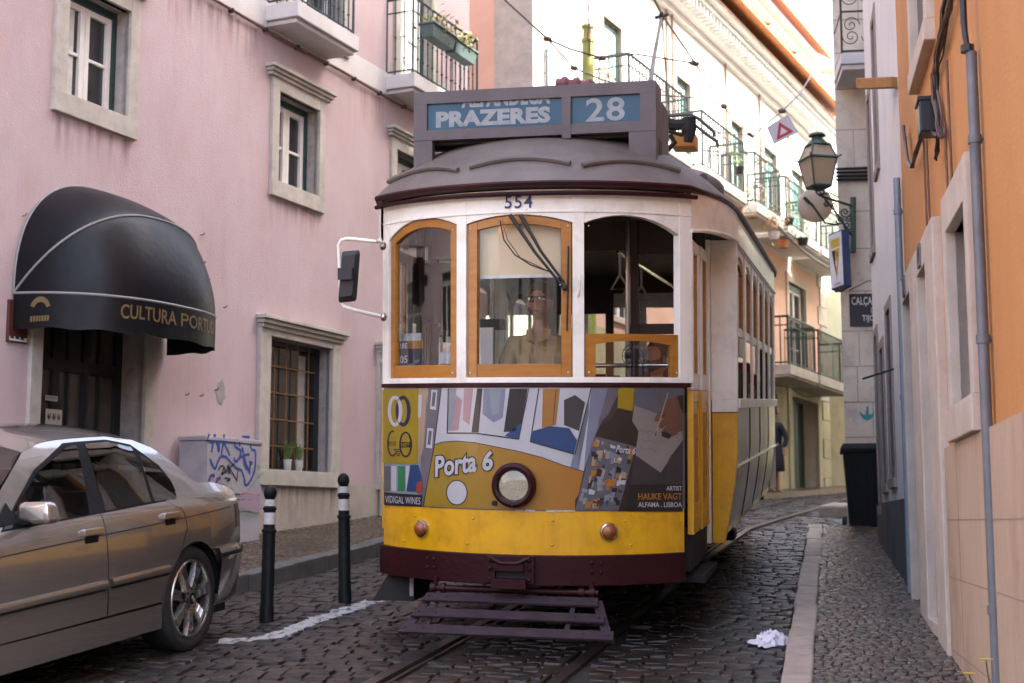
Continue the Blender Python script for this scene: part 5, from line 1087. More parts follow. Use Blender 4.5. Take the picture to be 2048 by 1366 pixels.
def leaf(y0, y1, x, s_=1, name='door_leaf'):
    mb = MB(); f = .05
    for (z0, z1, m) in ((1.5, 2.4, M_tw), (.64, 1.498, M_ty)):
        mb.box(s_ * x - .02, s_ * x + .02, y0, y0 + f, z0, z1, m); mb.box(s_ * x - .02, s_ * x + .02, y1 - f, y1, z0, z1, m); mb.box(s_ * x - .018, s_ * x + .018, y0 + f, y1 - f, z1 - .07, z1, m); mb.box(s_ * x - .018, s_ * x + .018, y0 + f, y1 - f, z0, z0 + .1, m)
    mb.box(s_ * x - .012, s_ * x + .012, y0 + f, y1 - f, .74, 1.43, M_ty); mb.box(s_ * x + s_ * .012 - .004, s_ * x + s_ * .012 + .004, y0 + f + .05, y1 - f - .05, .82, 1.36, M_wood)
    mb.box(s_ * x - .012, s_ * x + .012, y0 + f, y0 + f + .035, 1.6, 2.33, M_wood); mb.box(s_ * x - .012, s_ * x + .012, y1 - f - .035, y1 - f, 1.6, 2.33, M_wood)
    o = mb.build(name, tram, smooth=0, bevel=.004); mb = MB(); mb.box(s_ * x - .003, s_ * x + .003, y0 + f, y1 - f, 1.6, 2.33, M_tglass); mb.build('pane', o, smooth=0)
leaf(.46, .82, .955); leaf(.85, 1.26, .965)
leaf(.46, .9, .955, -1); leaf(.93, 1.4, .965, -1)
mb = MB()
for s_ in (1, -1):
    mb.box(min(s_ * .985, s_ * 1.158), max(s_ * .985, s_ * 1.158), 1.425, 1.475, 1.44, 2.5, M_tw); mb.box(min(s_ * .99, s_ * 1.16), max(s_ * .99, s_ * 1.16), 1.41, 1.48, 1.36, 1.44, M_tw)
    zs_ = [.5, .6, .7, .8, .9, 1.0, 1.1, 1.36]
    for za, zb in zip(zs_[:-1], zs_[1:]): xa, xb = (1.15 - .075 * (max(0, 1.1 - z) / .55) ** 1.5 + .004 for z in (za, zb)); mb.hexa([(s_ * .99, 1.43, za), (s_ * xa, 1.43, za), (s_ * xa, 1.5, za), (s_ * .99, 1.5, za), (s_ * .99, 1.43, zb), (s_ * xb, 1.43, zb), (s_ * xb, 1.5, zb), (s_ * .99, 1.5, zb)], M_ty)
    mb.box(min(s_ * .955, s_ * .984), max(s_ * .955, s_ * .984), 1.38, 1.46, .5, 2.5, M_tw)
    mb.box(min(s_ * .5, s_ * .954), max(s_ * .5, s_ * .954), 1.43, 1.46, .75, 1.35, M_dwood); mb.box(min(s_ * .5, s_ * .954), max(s_ * .5, s_ * .954), 1.43, 1.46, 2.42, 2.65, M_dwood); mb.box(min(s_ * .42, s_ * .5), max(s_ * .42, s_ * .5), 1.42, 1.47, .75, 2.65, M_tw if s_ < 0 else M_dwood)
    mb.box(min(s_ * .5, s_ * .954), max(s_ * .5, s_ * .954), 1.432, 1.458, 1.88, 1.95, M_dwood); mb.box(min(s_ * .9, s_ * .954), max(s_ * .9, s_ * .954), 1.432, 1.458, 1.35, 2.42, M_dwood)
mb.box(-.42, .42, 1.43, 1.46, 2.45, 2.65, M_dwood)
mb.build('bulkhead', tram, smooth=0, bevel=.004)
# saloon sides
def sidex(z): return 1.15 if z > 1.1 else 1.15 - .075 * ((1.1 - z) / .55) ** 1.5
YS, YE2, NW = 1.48, 6.02, 6; pit = (YE2 - YS) / NW
for s_ in (1, -1):
    mb = MB(); mb.grid(lambda u, v: (s_ * sidex(.6 + .79 * v), YS + (YE2 - YS) * u, .6 + .79 * v), 12, 12, M_side); zz = [.58 + .8 * k / 6 for k in range(7)]
    for i in range(1, 4): y = YS + (YE2 - YS) * i / 4; mb.tube([(s_ * (sidex(z) + .002), y, z) for z in zz], .005, M_dark, 5)
    mb.tube([(s_ * 1.153, YS, 1.0), (s_ * 1.153, YE2, 1.0)], .012, M_side, 6); mb.box(min(s_ * 1.03, s_ * 1.085), max(s_ * 1.03, s_ * 1.085), YS, YE2, .565, .6, M_ty)
    mb.build('side_panel', tram, smooth=50)
    mb = MB(); mb.box(min(s_ * 1.1, s_ * 1.175), max(s_ * 1.1, s_ * 1.175), YS - .02, YE2, 1.385, 1.45, M_tw); mb.box(min(s_ * 1.11, s_ * 1.155), max(s_ * 1.11, s_ * 1.155), YS, YE2, 2.47, 2.7, M_tw); mb.box(min(s_ * 1.155, s_ * 1.17), max(s_ * 1.155, s_ * 1.17), YS, YE2, 2.475, 2.5, M_tw)
    mb.box(min(s_ * 1.11, s_ * 1.152), max(s_ * 1.11, s_ * 1.152), YS, YS + .1, 1.45, 2.47, M_tw)
    for i in range(NW + 1):
        y = YS + .08 + (YE2 - YS - .1) * i / NW; mb.box(min(s_ * 1.13, s_ * 1.15), max(s_ * 1.13, s_ * 1.15), y - .045, y + .045, 1.45, 2.47, M_tw)
    mb.build('side_frame', tram, smooth=0, bevel=.004)
    for i in range(NW):
        ya = YS + .08 + (YE2 - YS - .1) * i / NW + .046; yb2 = YS + .08 + (YE2 - YS - .1) * (i + 1) / NW - .046; mb = MB(); ym = (ya + yb2) / 2; hw = (yb2 - ya) / 2
        av = [(ya + (yb2 - ya) * k / 8) for k in range(9)]; az = [2.33 + .1 * math.sqrt(max(0, 1 - ((y - ym) / hw) ** 2)) for y in av]
        for k in range(8):
            xa, xb = s_ * 1.105, s_ * 1.14
            mb.hexa([(xa, av[k], az[k]), (xb, av[k], az[k]), (xb, av[k + 1], az[k + 1]), (xa, av[k + 1], az[k + 1]), (xa, av[k], 2.47), (xb, av[k], 2.47), (xb, av[k + 1], 2.47), (xa, av[k + 1], 2.47)], M_tw)
            mb.hexa([(s_ * 1.11, av[k], az[k] - .05), (s_ * 1.13, av[k], az[k] - .05), (s_ * 1.13, av[k + 1], az[k + 1] - .05), (s_ * 1.11, av[k + 1], az[k + 1] - .05), (s_ * 1.11, av[k], az[k]), (s_ * 1.13, av[k], az[k]), (s_ * 1.13, av[k + 1], az[k + 1]), (s_ * 1.11, av[k + 1], az[k + 1])], M_wood)
        for a, b in ((ya, ya + .045), (yb2 - .045, yb2)): mb.box(min(s_ * 1.122, s_ * 1.136), max(s_ * 1.122, s_ * 1.136), a, b, 1.93, 2.33, M_wood)
        mb.box(min(s_ * 1.11, s_ * 1.132), max(s_ * 1.11, s_ * 1.132), ya, yb2, 1.88, 1.94, M_tw)
        o = mb.build('side_window', tram, smooth=0); mb = MB(); mb.box(min(s_ * 1.118, s_ * 1.122), max(s_ * 1.118, s_ * 1.122), ya + .04, yb2 - .04, 1.93, 2.34, M_tglass); mb.build('pane', o, smooth=0)
# rear end
mb = MB()
def RP(th, z, off=0): p = FP(th, z, off); return Vector((p.x, YE - p.y, z))
for (z0, z1, m) in ((.4, .55, M_tm), (.55, 1.52, M_ty), (1.52, 1.6, M_tw), (2.45, 2.69, M_tw)): mb.grid(lambda u, v: RP(D(-47 + 94 * u), z0 + (z1 - z0) * v), 14, 1, m)
for a, b in ((-47, -42), (-17, -13), (13, 17), (42, 47)): mb.grid(lambda u, v: RP(D(a + (b - a) * u), 1.6 + .85 * v), 2, 1, M_tw)
for s_ in (1, -1): mb.quad((s_ * .97, YE - .42, .55), (s_ * 1.15, YE2, .6), (s_ * 1.15, YE2, 1.5), (s_ * .97, YE - .42, 1.5), M_ty); mb.quad((s_ * .97, YE - .42, 2.4), (s_ * 1.15, YE2, 2.4), (s_ * 1.15, YE2, 2.69), (s_ * .97, YE - .42, 2.69), M_tw); mb.quad((s_ * 1.1, YE2 - .01, .58), (s_ * 1.155, YE2 - .01, .6), (s_ * 1.155, YE2 - .01, 2.69), (s_ * .95, YE2 - .01, 2.69), M_tw)
mb.build('rear_end', tram, smooth=40)
mb = MB()
for a, b in ((-42, -17), (-13, 13), (17, 42)): mb.grid(lambda u, v: RP(D(a + (b - a) * u), 1.6 + .85 * v, -.02), 6, 1, M_tglass)
mb.build('rear_window', tram)
# inside and under
mb = MB()
for xa, xb, za, zb in ((-1.1, -.42, .75, 1.5), (.42, 1.1, .75, 1.5), (-1.1, -.42, 2.3, 2.66), (.42, 1.1, 2.3, 2.66), (-.42, .42, 2.5, 2.66), (-1.1, -1.0, 1.5, 2.3), (1.0, 1.1, 1.5, 2.3), (-.5, -.42, 1.5, 2.3), (.42, .5, 1.5, 2.3)): mb.box(xa, xb, 5.94, 5.98, za, zb, M_dwood)
mb.box(-.42, .42, 5.95, 5.97, .75, 1.5, M_dwood); mb.build('rear_bulkhead', tram, smooth=0)
mb = MB(); mb.box(-.9, .9, .35, 7.1, .68, .76, M_dwood); mb.box(-1.08, 1.08, 1.5, 5.95, .76, .78, M_dwood); mb.box(-1.0, 1.0, .5, 6.9, 2.66, 2.69, M_dwood)
for s_ in (1, -1): mb.box(min(s_ * 1.06, s_ * 1.09), max(s_ * 1.06, s_ * 1.09), 1.5, 6.0, .78, 1.38, M_dwood)
cpiece(mb, D(-43), D(43), .78, 1.5, -.12, -.07, M_dwood); mb.build('interior_lining', tram, smooth=0)
M_seat = mat('green_leatherette', (.03, .05, .035), (.02, .035, .025), 9, .5)
for y in (2.0, 2.8, 3.6, 4.4, 5.2):
    for s_ in (1, -1):
        mb = MB(); mb.box(min(s_ * .3, s_ * 1.04), max(s_ * .3, s_ * 1.04), y, y + .42, 1.16, 1.24, M_seat); mb.box(min(s_ * .3, s_ * 1.04), max(s_ * .3, s_ * 1.04), y + .4, y + .46, 1.2, 1.68, M_dwood); mb.box(min(s_ * .4, s_ * .5), max(s_ * .4, s_ * .5), y + .1, y + .3, .78, 1.16, M_dark); mb.build('seat', tram, smooth=0, bevel=.012)
mb = MB(); mb.tube([(-.45, 1.2, .78), (-.45, 1.2, 2.66)], .018, M_chrome, 8); mb.tube([(.45, 1.3, .78), (.45, 1.3, 2.66)], .018, M_chrome, 8); mb.tube([(.2, .95, 1.66), (.86, .95, 1.66)], .014, M_chrome, 8); mb.tube([(.2, .95, .78), (.2, .95, 1.66)], .014, M_chrome, 8)
for y in (1.6, 2.1, 2.6): mb.tube([(.35, y, 2.45), (.35, y, 2.3), (.29, y, 2.2), (.41, y, 2.2), (.35, y, 2.3)], .01, M_whitewood, 6)
mb.tube([(.35, 1.5, 2.45), (.35, 6, 2.45)], .014, M_chrome, 6); mb.build('grab_rail', tram, smooth=50)
mb = MB(); mb.box(-.7, -.25, .42, .62, .78, 1.55, M_dwood); mb.box(-.66, -.29, .4, .64, 1.55, 1.6, M_chrome); mb.lathe([(.12, 1.6), (.12, 1.66), (.05, 1.68), (.02, 1.72)], M_chrome, lambda x, y, z: (-.47 + x, .52 + y, z), 16); mb.build('controller', tram, smooth=40)
mb = MB(); mb.box(-.95, -.6, 1.0, 1.05, 1.95, 2.35, M_dark); mb.tube([(-.9, 1.02, 1.0), (-.9, 1.02, 2.6)], .03, M_dwood, 8); mb.box(-.75, -.32, .98, 1.04, 1.9, 1.97, M_dark); mb.box(-.55, -.32, .7, .73, 1.6, 1.9, M_whitewood); mb.build('cab_fittings', tram, smooth=0)
zb1 = cyl(1037, 556, -.08)[1]; mb = MB(); cpiece(mb, D(-12.5), D(13), zb1, 2.5, -.085, -.08, M_blind); cpiece(mb, D(-12.5), D(13), zb1, zb1 + .02, -.09, -.072, M_whitewood); mb.build('sun_blind', tram)
mb = MB(); t0, z1 = cyl(797, 683, -.06); t1, z0 = cyl(846, 731, -.06); cpiece(mb, t0, t1, z0, z1, -.066, -.06, K['navy']); cpiece(mb, t0 + (t1 - t0) * .45, t1, z0 + (z1 - z0) * .68, z1, -.0605, -.0585, K['orange'])
fn = lambda a, b, c, d: (lambda u, v: FP(t0 + (t1 - t0) * (a + (b - a) * u), z0 + (z1 - z0) * (c + (d - c) * v), -.058))
write(mb, '28E', fn(.03, .42, .7, .92), K['white'], .02); write(mb, '05', fn(.08, .42, .12, .42), K['white'], .02); mb.build('route_card', tram)
mb = MB(); a0, q1 = cyl(803, 668, -.07); a1, q0 = cyl(842, 684, -.07); cpiece(mb, a0, a1, q0, q1, -.075, -.07, K['white']); a0, q1 = cyl(880, 705, -.08); a1, q0 = cyl(905, 728, -.08); cpiece(mb, a0, a1, q0, q1, -.12, -.08, K['white']); a0, q1 = cyl(792, 654, -.045); a1, q0 = cyl(803, 678, -.045); cpiece(mb, a0, a1, q0, q1, -.043, -.041, K['mist']); mb.build('cab_papers', tram)
mb = MB(); mb.box(-.75, .75, .7, 6.9, .5, .68, M_dark); mb.box(-.62, .62, 1.8, 5.6, .24, .5, M_dark); mb.box(-.8, .95, .5, 1.4, .42, .68, M_dark); mb.box(.8, 1.02, .62, 1.4, .34, .38, M_dark); mb.build('underframe', tram, smooth=0)
for y in (2.75, 4.7):
    for s_ in (1, -1):
        mb = MB(); mb.lathe([(.36, -.05), (.38, -.05), (.345, -.02), (.335, .05), (.29, .05), (.27, .02), (.08, .02), (.07, .07), (.001, .07)], M_rail, lambda x, yy, z: (s_ * (.46 + z), y + x, .37 + yy), 28); mb.build('wheel', tram, smooth=40)
mb = MB(); mb.box(.62, .7, 5.75, 5.9, .12, .55, M_dark); mb.box(.3, .78, 5.7, 6.0, .1, .2, M_dark); mb.build('rear_guard', tram, smooth=0, bevel=.02)
# ---------------------------------------------------------------- the parked car
_f = frame((0, 0, 0), 16.5, .083, -.015); _x = _f.col[0].to_3d()
CM = frame(Vector((-1.85, 8.37, .71)) - _x * .83, 16.5, .083, -.015); CMi = CM.inverted()
M_car = mat('champagne_metallic_paint', (.31, .28, .255), (.285, .26, .235), 3, .24, metal=.72, coat=1.0, rvar=.03)
M_cglass = glass('tinted_car_glass', (.3, .33, .33), 1.9, .015)
M_trim = mat('black_car_trim', (.01, .01, .011), None, 9, .7, spec=.1); M_seam = mat('dark_panel_gap', (.006, .006, .006), None, 9, .9)
M_tyre = mat('tyre_rubber', (.014, .014, .014), (.02, .02, .02), 12, .8, bump=.2); M_alloy = mat('brushed_alloy', (.42, .4, .38), (.32, .3, .28), 9, .28, metal=.9)
car = empty('parked_car', (0, 0, 0), 'silver beige four door saloon parked nose towards the viewer beside the pink house', 'car', M=CM)
SEC = [(.14, .815), (.2, .832), (.3, .844), (.45, .853), (.6, .857), (.72, .854), (.78, .848), (.84, .832), (.88, .806), (.95, .765), (1.05, .71), (1.15, .655), (1.22, .61), (1.27, .56), (1.4, .45)]
def cx(y, z):
    x = SEC[-1][1]
    for (a, p), (b, q) in zip(SEC[:-1], SEC[1:]):
        if z <= b: t = max(0, (z - a) / (b - a)); x = p + (q - p) * t; break
    x *= 1 - .1 * max(0, (y - .1) / .7) ** 2 - .14 * max(0, (-y - 2.75) / .85) ** 2
    if z > .86: x -= .05 * max(0, y + .45) * (z - .86) / .3
    return x
def cp(px, py):
    x = .8
    for _ in range(12): p = hit_axis(CMi, px, py, 0, x); x = cx(p.y, p.z)
    return (p.y, p.z)
def P_(*pts): return [cp(*p) for p in pts]
def cside(name, pts, m, off=0.0, cut=.07, parent=None, s_=(1, -1), smooth=60, holes=()):
    r = []
    for q in s_:
        mb = MB(); mb.poly(pts, lambda y, z: (q * (cx(y, z) + off), y, z), m, cut=(cut, cut), holes=holes); r.append(mb.build(name, parent or car, smooth=smooth))
    return r
# key lines (rearward y, height z)
belt = lambda y: .862 + .026 * (y + 1.0)
arch = lambda cy, r0, r1, n=14: [(cy + r0 * math.cos(math.pi * k / n), .3 + r1 * math.sin(math.pi * k / n)) for k in range(n + 1)]
seamF = [(-.925, belt(-.925)), (-.912, .65), (-.905, .47), (-.9, .33)]
seamR = [(-.25, belt(-.25)), (-.11, .83), (-.09, .72), (-.16, .6), (-.27, .49), (-.345, .38), (-.36, .325)]
roofl = P_((120, 878), (200, 872), (262, 879), (305, 896), (341, 920), (374, 948))
dk = P_((394, 963), (427, 965), (460, 974), (471, 992))
# lower side panels
g_ = .003
cside('front_door', [(-2.02, .335), (-.903 - g_, .335)] + [(y - g_, z) for y, z in seamF[::-1][1:]] + [(-1.95, belt(-1.95)), (-2.0, .7)], M_car)
cside('rear_door', [(-.9 + g_, .335), (-.36 - g_, .335)] + [(y - g_, z) for y, z in seamR[::-1]] + [(y + g_, z) for y, z in seamF[:-1]], M_car)
RA = arch(0, .335, .335)
cside('rear_quarter', [(-.335, .3)] + [(y + g_, z) for y, z in seamR[::-1]][0:] + [(-.16, .91), (roofl[-1][0], roofl[-1][1] - .02), dk[0], dk[1], dk[2], dk[3], (.645, .8), (.655, .7), (.655, .57), (.45, .55), (.335, .52)] + [p for p in RA if p[1] > .36 or p[0] < 0][1:], M_car, cut=.05)
FA = [(-2.7 + .335 * math.cos(math.pi * k / 14), .3 + .335 * math.sin(math.pi * k / 14)) for k in range(15)]
cside('front_wing', [(-2.03, .22), (-2.03, .7), (-1.96, belt(-1.96)), (-2.6, .83), (-3.2, .77), (-3.4, .7), (-3.42, .55), (-3.06, .5)] + FA[::-1][2:], M_car, cut=.06)
cside('sill', [(-2.36, .19), (-.34, .185), (-.36, .322), (-2.03, .33), (-2.3, .33)], M_car, off=.004)
for q in (1, -1):
    for a0, a1, z0 in ((-1.99, -.93, .478), (-.885, -.3, .486)):
        mb = MB(); prof = [(-.002, 0), (.016, .004), (.02, .02), (.014, .038), (-.002, .042)]; N_ = 14; vs = []
        for i in range(N_ + 1):
            y = a0 + (a1 - a0) * i / N_; zz = z0 + .007 * i / N_; vs += [(q * (cx(y, zz + .02) + o_), y, zz + h_) for o_, h_ in prof]
        mb.add(vs, [(i * 5 + k, i * 5 + k + 1, i * 5 + 6 + k, i * 5 + 5 + k) for i in range(N_) for k in range(4)], M_car); mb.build('rubbing_strip', car, smooth=40)
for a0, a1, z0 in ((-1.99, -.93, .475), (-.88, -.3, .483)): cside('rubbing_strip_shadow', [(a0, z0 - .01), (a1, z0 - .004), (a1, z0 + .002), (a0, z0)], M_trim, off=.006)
cside('waist_groove', [(-1.98, .73), (-1.4, .748), (-.7, .765), (-.1, .782), (.5, .803), (.5, .798), (-.1, .777), (-.7, .76), (-1.4, .743), (-1.98, .725)], M_seam, off=.0035)
# dark inner shell that shows in the gaps, arches and glass edges
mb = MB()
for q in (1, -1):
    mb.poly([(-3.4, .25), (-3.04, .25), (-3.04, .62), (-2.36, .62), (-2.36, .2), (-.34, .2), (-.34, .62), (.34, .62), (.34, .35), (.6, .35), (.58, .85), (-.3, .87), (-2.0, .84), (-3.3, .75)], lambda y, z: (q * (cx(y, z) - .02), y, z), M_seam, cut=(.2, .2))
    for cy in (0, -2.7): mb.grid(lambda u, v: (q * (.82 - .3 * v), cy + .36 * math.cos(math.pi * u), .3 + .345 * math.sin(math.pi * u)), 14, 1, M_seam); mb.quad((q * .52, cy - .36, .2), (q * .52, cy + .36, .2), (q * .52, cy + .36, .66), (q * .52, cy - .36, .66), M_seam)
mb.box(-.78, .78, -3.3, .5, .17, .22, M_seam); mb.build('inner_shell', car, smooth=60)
# greenhouse: outline from pillar to pillar
gf = P_((30, 1035), (75, 945), (132, 894), (152, 889), (167, 955), (181, 1028)); gf = [(-1.74, belt(-1.74) + .01)] + gf[1:]
gr_ = P_((211, 1022), (190, 950), (169, 887), (215, 884), (262, 894), (284, 945), (302, 1003))
gq = P_((309, 1003), (292, 950), (279, 907), (318, 935), (342, 965), (352, 988), (352, 998))
ap = P_((0, 985), (24, 942), (45, 905), (78, 886))
outer = [(-2.02, belt(-2.0))] + ap + roofl[:] + [(roofl[-1][0] + .01, roofl[-1][1] - .035), (-.1, belt(-.1)), (-.45, belt(-.45)), (-1.0, belt(-1.0)), (-1.7, belt(-1.7))]
cside('door_frame', outer, M_car, off=-.004, cut=.05, holes=(gf, gr_, gq))
black = [(-1.76, belt(-1.76) + .001), (gf[1][0] - .015, gf[1][1] + .015), (gf[2][0] - .01, gf[2][1] + .02), (gf[3][0], gf[3][1] + .014), (gr_[3][0], gr_[3][1] + .014), (gr_[4][0] + .01, gr_[4][1] + .014), (gq[3][0] + .012, gq[3][1] + .014), (gq[4][0] + .014, gq[4][1] + .01), (gq[5][0] + .016, gq[5][1]), (gq[6][0] + .014, belt(-.22) + .001)]
cside('window_trim', black, M_trim, off=-.001, cut=.05, holes=(gf, gr_, gq))
M_uph = mat('dark_grey_upholstery', (.035, .034, .034), (.025, .024, .024), 9, .85)
for x0 in (-.62, .1):
    mb = MB(); mb.hexa([(x0, -1.5, .42), (x0 + .5, -1.5, .42), (x0 + .5, -1.02, .4), (x0, -1.02, .4), (x0, -1.5, .54), (x0 + .5, -1.5, .54), (x0 + .5, -1.02, .5), (x0, -1.02, .5)], M_uph); mb.hexa([(x0 + .03, -1.08, .5), (x0 + .47, -1.08, .5), (x0 + .47, -.96, .5), (x0 + .03, -.96, .5), (x0 + .06, -.9, 1.0), (x0 + .44, -.9, 1.0), (x0 + .44, -.82, 1.0), (x0 + .06, -.82, 1.0)], M_uph); mb.hexa([(x0 + .13, -.9, 1.02), (x0 + .37, -.9, 1.02), (x0 + .37, -.82, 1.02), (x0 + .13, -.82, 1.02), (x0 + .14, -.88, 1.17), (x0 + .36, -.88, 1.17), (x0 + .36, -.81, 1.17), (x0 + .14, -.81, 1.17)], M_uph); mb.build('front_seat', car, smooth=0, bevel=.03)
mb = MB(); mb.hexa([(-.62, -.45, .42), (.62, -.45, .42), (.62, -.05, .42), (-.62, -.05, .42), (-.62, -.45, .5), (.62, -.45, .5), (.62, -.05, .5), (-.62, -.05, .5)], M_uph); mb.hexa([(-.62, -.2, .5), (.62, -.2, .5), (.62, -.06, .5), (-.62, -.06, .5), (-.6, -.12, .92), (.6, -.12, .92), (.6, -.02, .92), (-.6, -.02, .92)], M_uph)
for x in (-.4, .4): mb.box(x - .12, x + .12, -.13, -.06, .92, 1.05, M_uph)
mb.box(-.68, .68, -.02, .12, .88, .9, M_uph); mb.build('rear_seat', car, smooth=0, bevel=.03)
mb = MB(); mb.box(-.72, .72, -2.0, -1.62, .62, .84, M_uph); mb.tube([(.35 + .18 * math.cos(t), -1.55 + .06 * math.sin(t), .78 + .17 * math.sin(t)) for t in [k * math.pi / 12 for k in range(24)]], .015, M_trim, 6, closed=True); mb.build('dashboard', car, smooth=0, bevel=.03)
for nm, q in (('door_glass', gf), ('door_glass', gr_), ('quarter_glass', gq)): cside(nm, q, M_cglass, off=.0025, cut=.06)
for s_ in (1, -1):
    for y, z in ((-1.055, .775), (-.27, .797)):
        mb = MB(); x = cx(y, z); mb.box(s_ * x - .012, s_ * x + .022, y - .085, y + .085, z - .012, z + .026, M_car); mb.box(s_ * x - .01, s_ * x + .008, y - .06, y + .06, z - .05, z - .013, M_trim); mb.build('door_handle', car, smooth=0, bevel=.008)
    mb = MB(); mb.hexa([(s_ * .79, -1.6, .875), (s_ * .985, -1.62, .865), (s_ * .985, -1.5, .868), (s_ * .8, -1.48, .875), (s_ * .8, -1.6, .97), (s_ * .97, -1.61, .975), (s_ * .97, -1.52, .97), (s_ * .8, -1.5, .965)], M_car); o = mb.build('wing_mirror', car, smooth=40, bevel=.025)
    mb = MB(); mb.poly([(-1.8, .868), (-1.6, .87), (-1.63, .97)], lambda y, z: (s_ * (cx(y, z) + .004), y, z), M_trim); mb.box(min(s_ * .78, s_ * .86), max(s_ * .78, s_ * .86), -1.6, -1.5, .865, .885, M_trim); mb.build('mirror_foot', o, smooth=0)
# top surfaces, lofted from edge to edge
def loft(name, secs, m, crown=.05, n=12, parent=None, subdiv=4):
    mb = MB(); rows = []
    pts = secs; dense = []
    for i in range(len(pts) - 1):
        a, b, c, d = pts[max(0, i - 1)], pts[i], pts[i + 1], pts[min(len(pts) - 1, i + 2)]
        for k in range(subdiv):
            t = k / subdiv; dense.append(tuple(.5 * (2 * b[j] + (c[j] - a[j]) * t + (2 * a[j] - 5 * b[j] + 4 * c[j] - d[j]) * t * t + (3 * b[j] - a[j] - 3 * c[j] + d[j]) * t ** 3) for j in range(3)))
    dense.append(pts[-1]); N = n
    vs = []
    for y, z, w in dense:
        for k in range(N + 1): q = -1 + 2 * k / N; vs.append((w * q, y, z + crown * (1 - abs(q) ** 2.4)))
    mb.add(vs, [(i * (N + 1) + k, i * (N + 1) + k + 1, (i + 1) * (N + 1) + k + 1, (i + 1) * (N + 1) + k) for i in range(len(dense) - 1) for k in range(N)], m); return mb.build(name, parent or car, smooth=60)
e = lambda y, z, o=0: (y, z, cx(y, z) - o)
rf = roofl
loft('roof', [e(*ap[2], .0), e(*ap[3]), e(*rf[0]), e(*rf[1]), e(*rf[2], .01), e(*rf[3], .02)], M_car, .075)
loft('rear_screen', [e(*rf[3], .05), e(*rf[4], .06), e(*rf[5], .05)], M_cglass, .06)
loft('windscreen', [e(-2.06, .87, .06), e(*ap[0], .03), e(*ap[2], .015)], M_cglass, .07)
loft('boot_lid', [e(*roofl[-1], .02), e(*dk[0]), e(*dk[1]), e(*dk[2]), e(*dk[3]), e(.645, .8), e(.655, .7), e(.655, .58)], M_car, .022)
loft('bonnet', [e(-3.42, .6), e(-3.4, .7), e(-3.2, .77), e(-2.6, .83), e(-1.97, .84)], M_car, .035)
mb = MB()
for s_ in (1, -1):
    mb.hexa([(s_ * .5, .635, .64), (s_ * .79, .58, .64), (s_ * .795, .64, .64), (s_ * .5, .675, .64), (s_ * .5, .62, .82), (s_ * .79, .57, .82), (s_ * .79, .63, .82), (s_ * .5, .665, .82)], M_inkr)
mb.build('tail_lamp', car, smooth=0, bevel=.01)
cside('tail_lamp', [(.575, .665), (.648, .665), (.644, .81), (.585, .81)], mat('dark_red_lens', (.12, .012, .012), (.07, .01, .01), 9, .2, coat=.5), off=.004, cut=.04)
def bumper(name, y0, ys, w, z0, z1):
    mb = MB(); out = [(-w, ys), (-w * .97, (ys + y0) / 2), (-w * .85, y0 * .9 + ys * .1), (-w * .5, y0), (w * .5, y0), (w * .85, y0 * .9 + ys * .1), (w * .97, (ys + y0) / 2), (w, ys)]
    pr = [(1.0, z1), (1.015, z1 - .03), (1.015, z1 - .1), (.985, z0 + .05), (.95, z0)]
    vs = [(x * s, ys + (y - ys) * s, z) for s, z in pr for x, y in out]; n_ = len(out); mb.add(vs, [(j * n_ + i, j * n_ + i + 1, (j + 1) * n_ + i + 1, (j + 1) * n_ + i) for j in range(len(pr) - 1) for i in range(n_ - 1)], M_car)
    mb.add([(x, y, z1) for x, y in out] + [(x * .8, ys + (y - ys) * .5, z1 + .01) for x, y in out], [(i, i + 1, n_ + i + 1, n_ + i) for i in range(n_ - 1)], M_car); o = mb.build(name, car, smooth=50, bevel=0)
    mb = MB(); mb.tube([(x * 1.018, ys + (y - ys) * 1.018, z1 - .04) for x, y in out], .012, M_trim, 6); mb.build('bumper_strip', o)
bumper('rear_bumper', .8, .235, .885, .23, .572); bumper('front_bumper', -3.6, -3.05, .83, .2, .56)
mb = MB(); mb.quad((-.7, -3.43, .5), (.7, -3.43, .5), (.68, -3.44, .68), (-.68, -3.44, .68), M_trim)
for s_ in (1, -1): mb.box(min(s_ * .3, s_ * .68), max(s_ * .3, s_ * .68), -3.47, -3.43, .57, .67, M_chrome)
mb.build('grille', car, smooth=0)
mb = MB(); mb.hexa([(-.02, -1.0, 1.29), (.02, -1.0, 1.29), (.015, -.86, 1.285), (-.015, -.86, 1.285), (-.006, -.92, 1.355), (.006, -.92, 1.355), (.004, -.88, 1.36), (-.004, -.88, 1.36)], M_car); mb.build('roof_aerial', car, smooth=0)
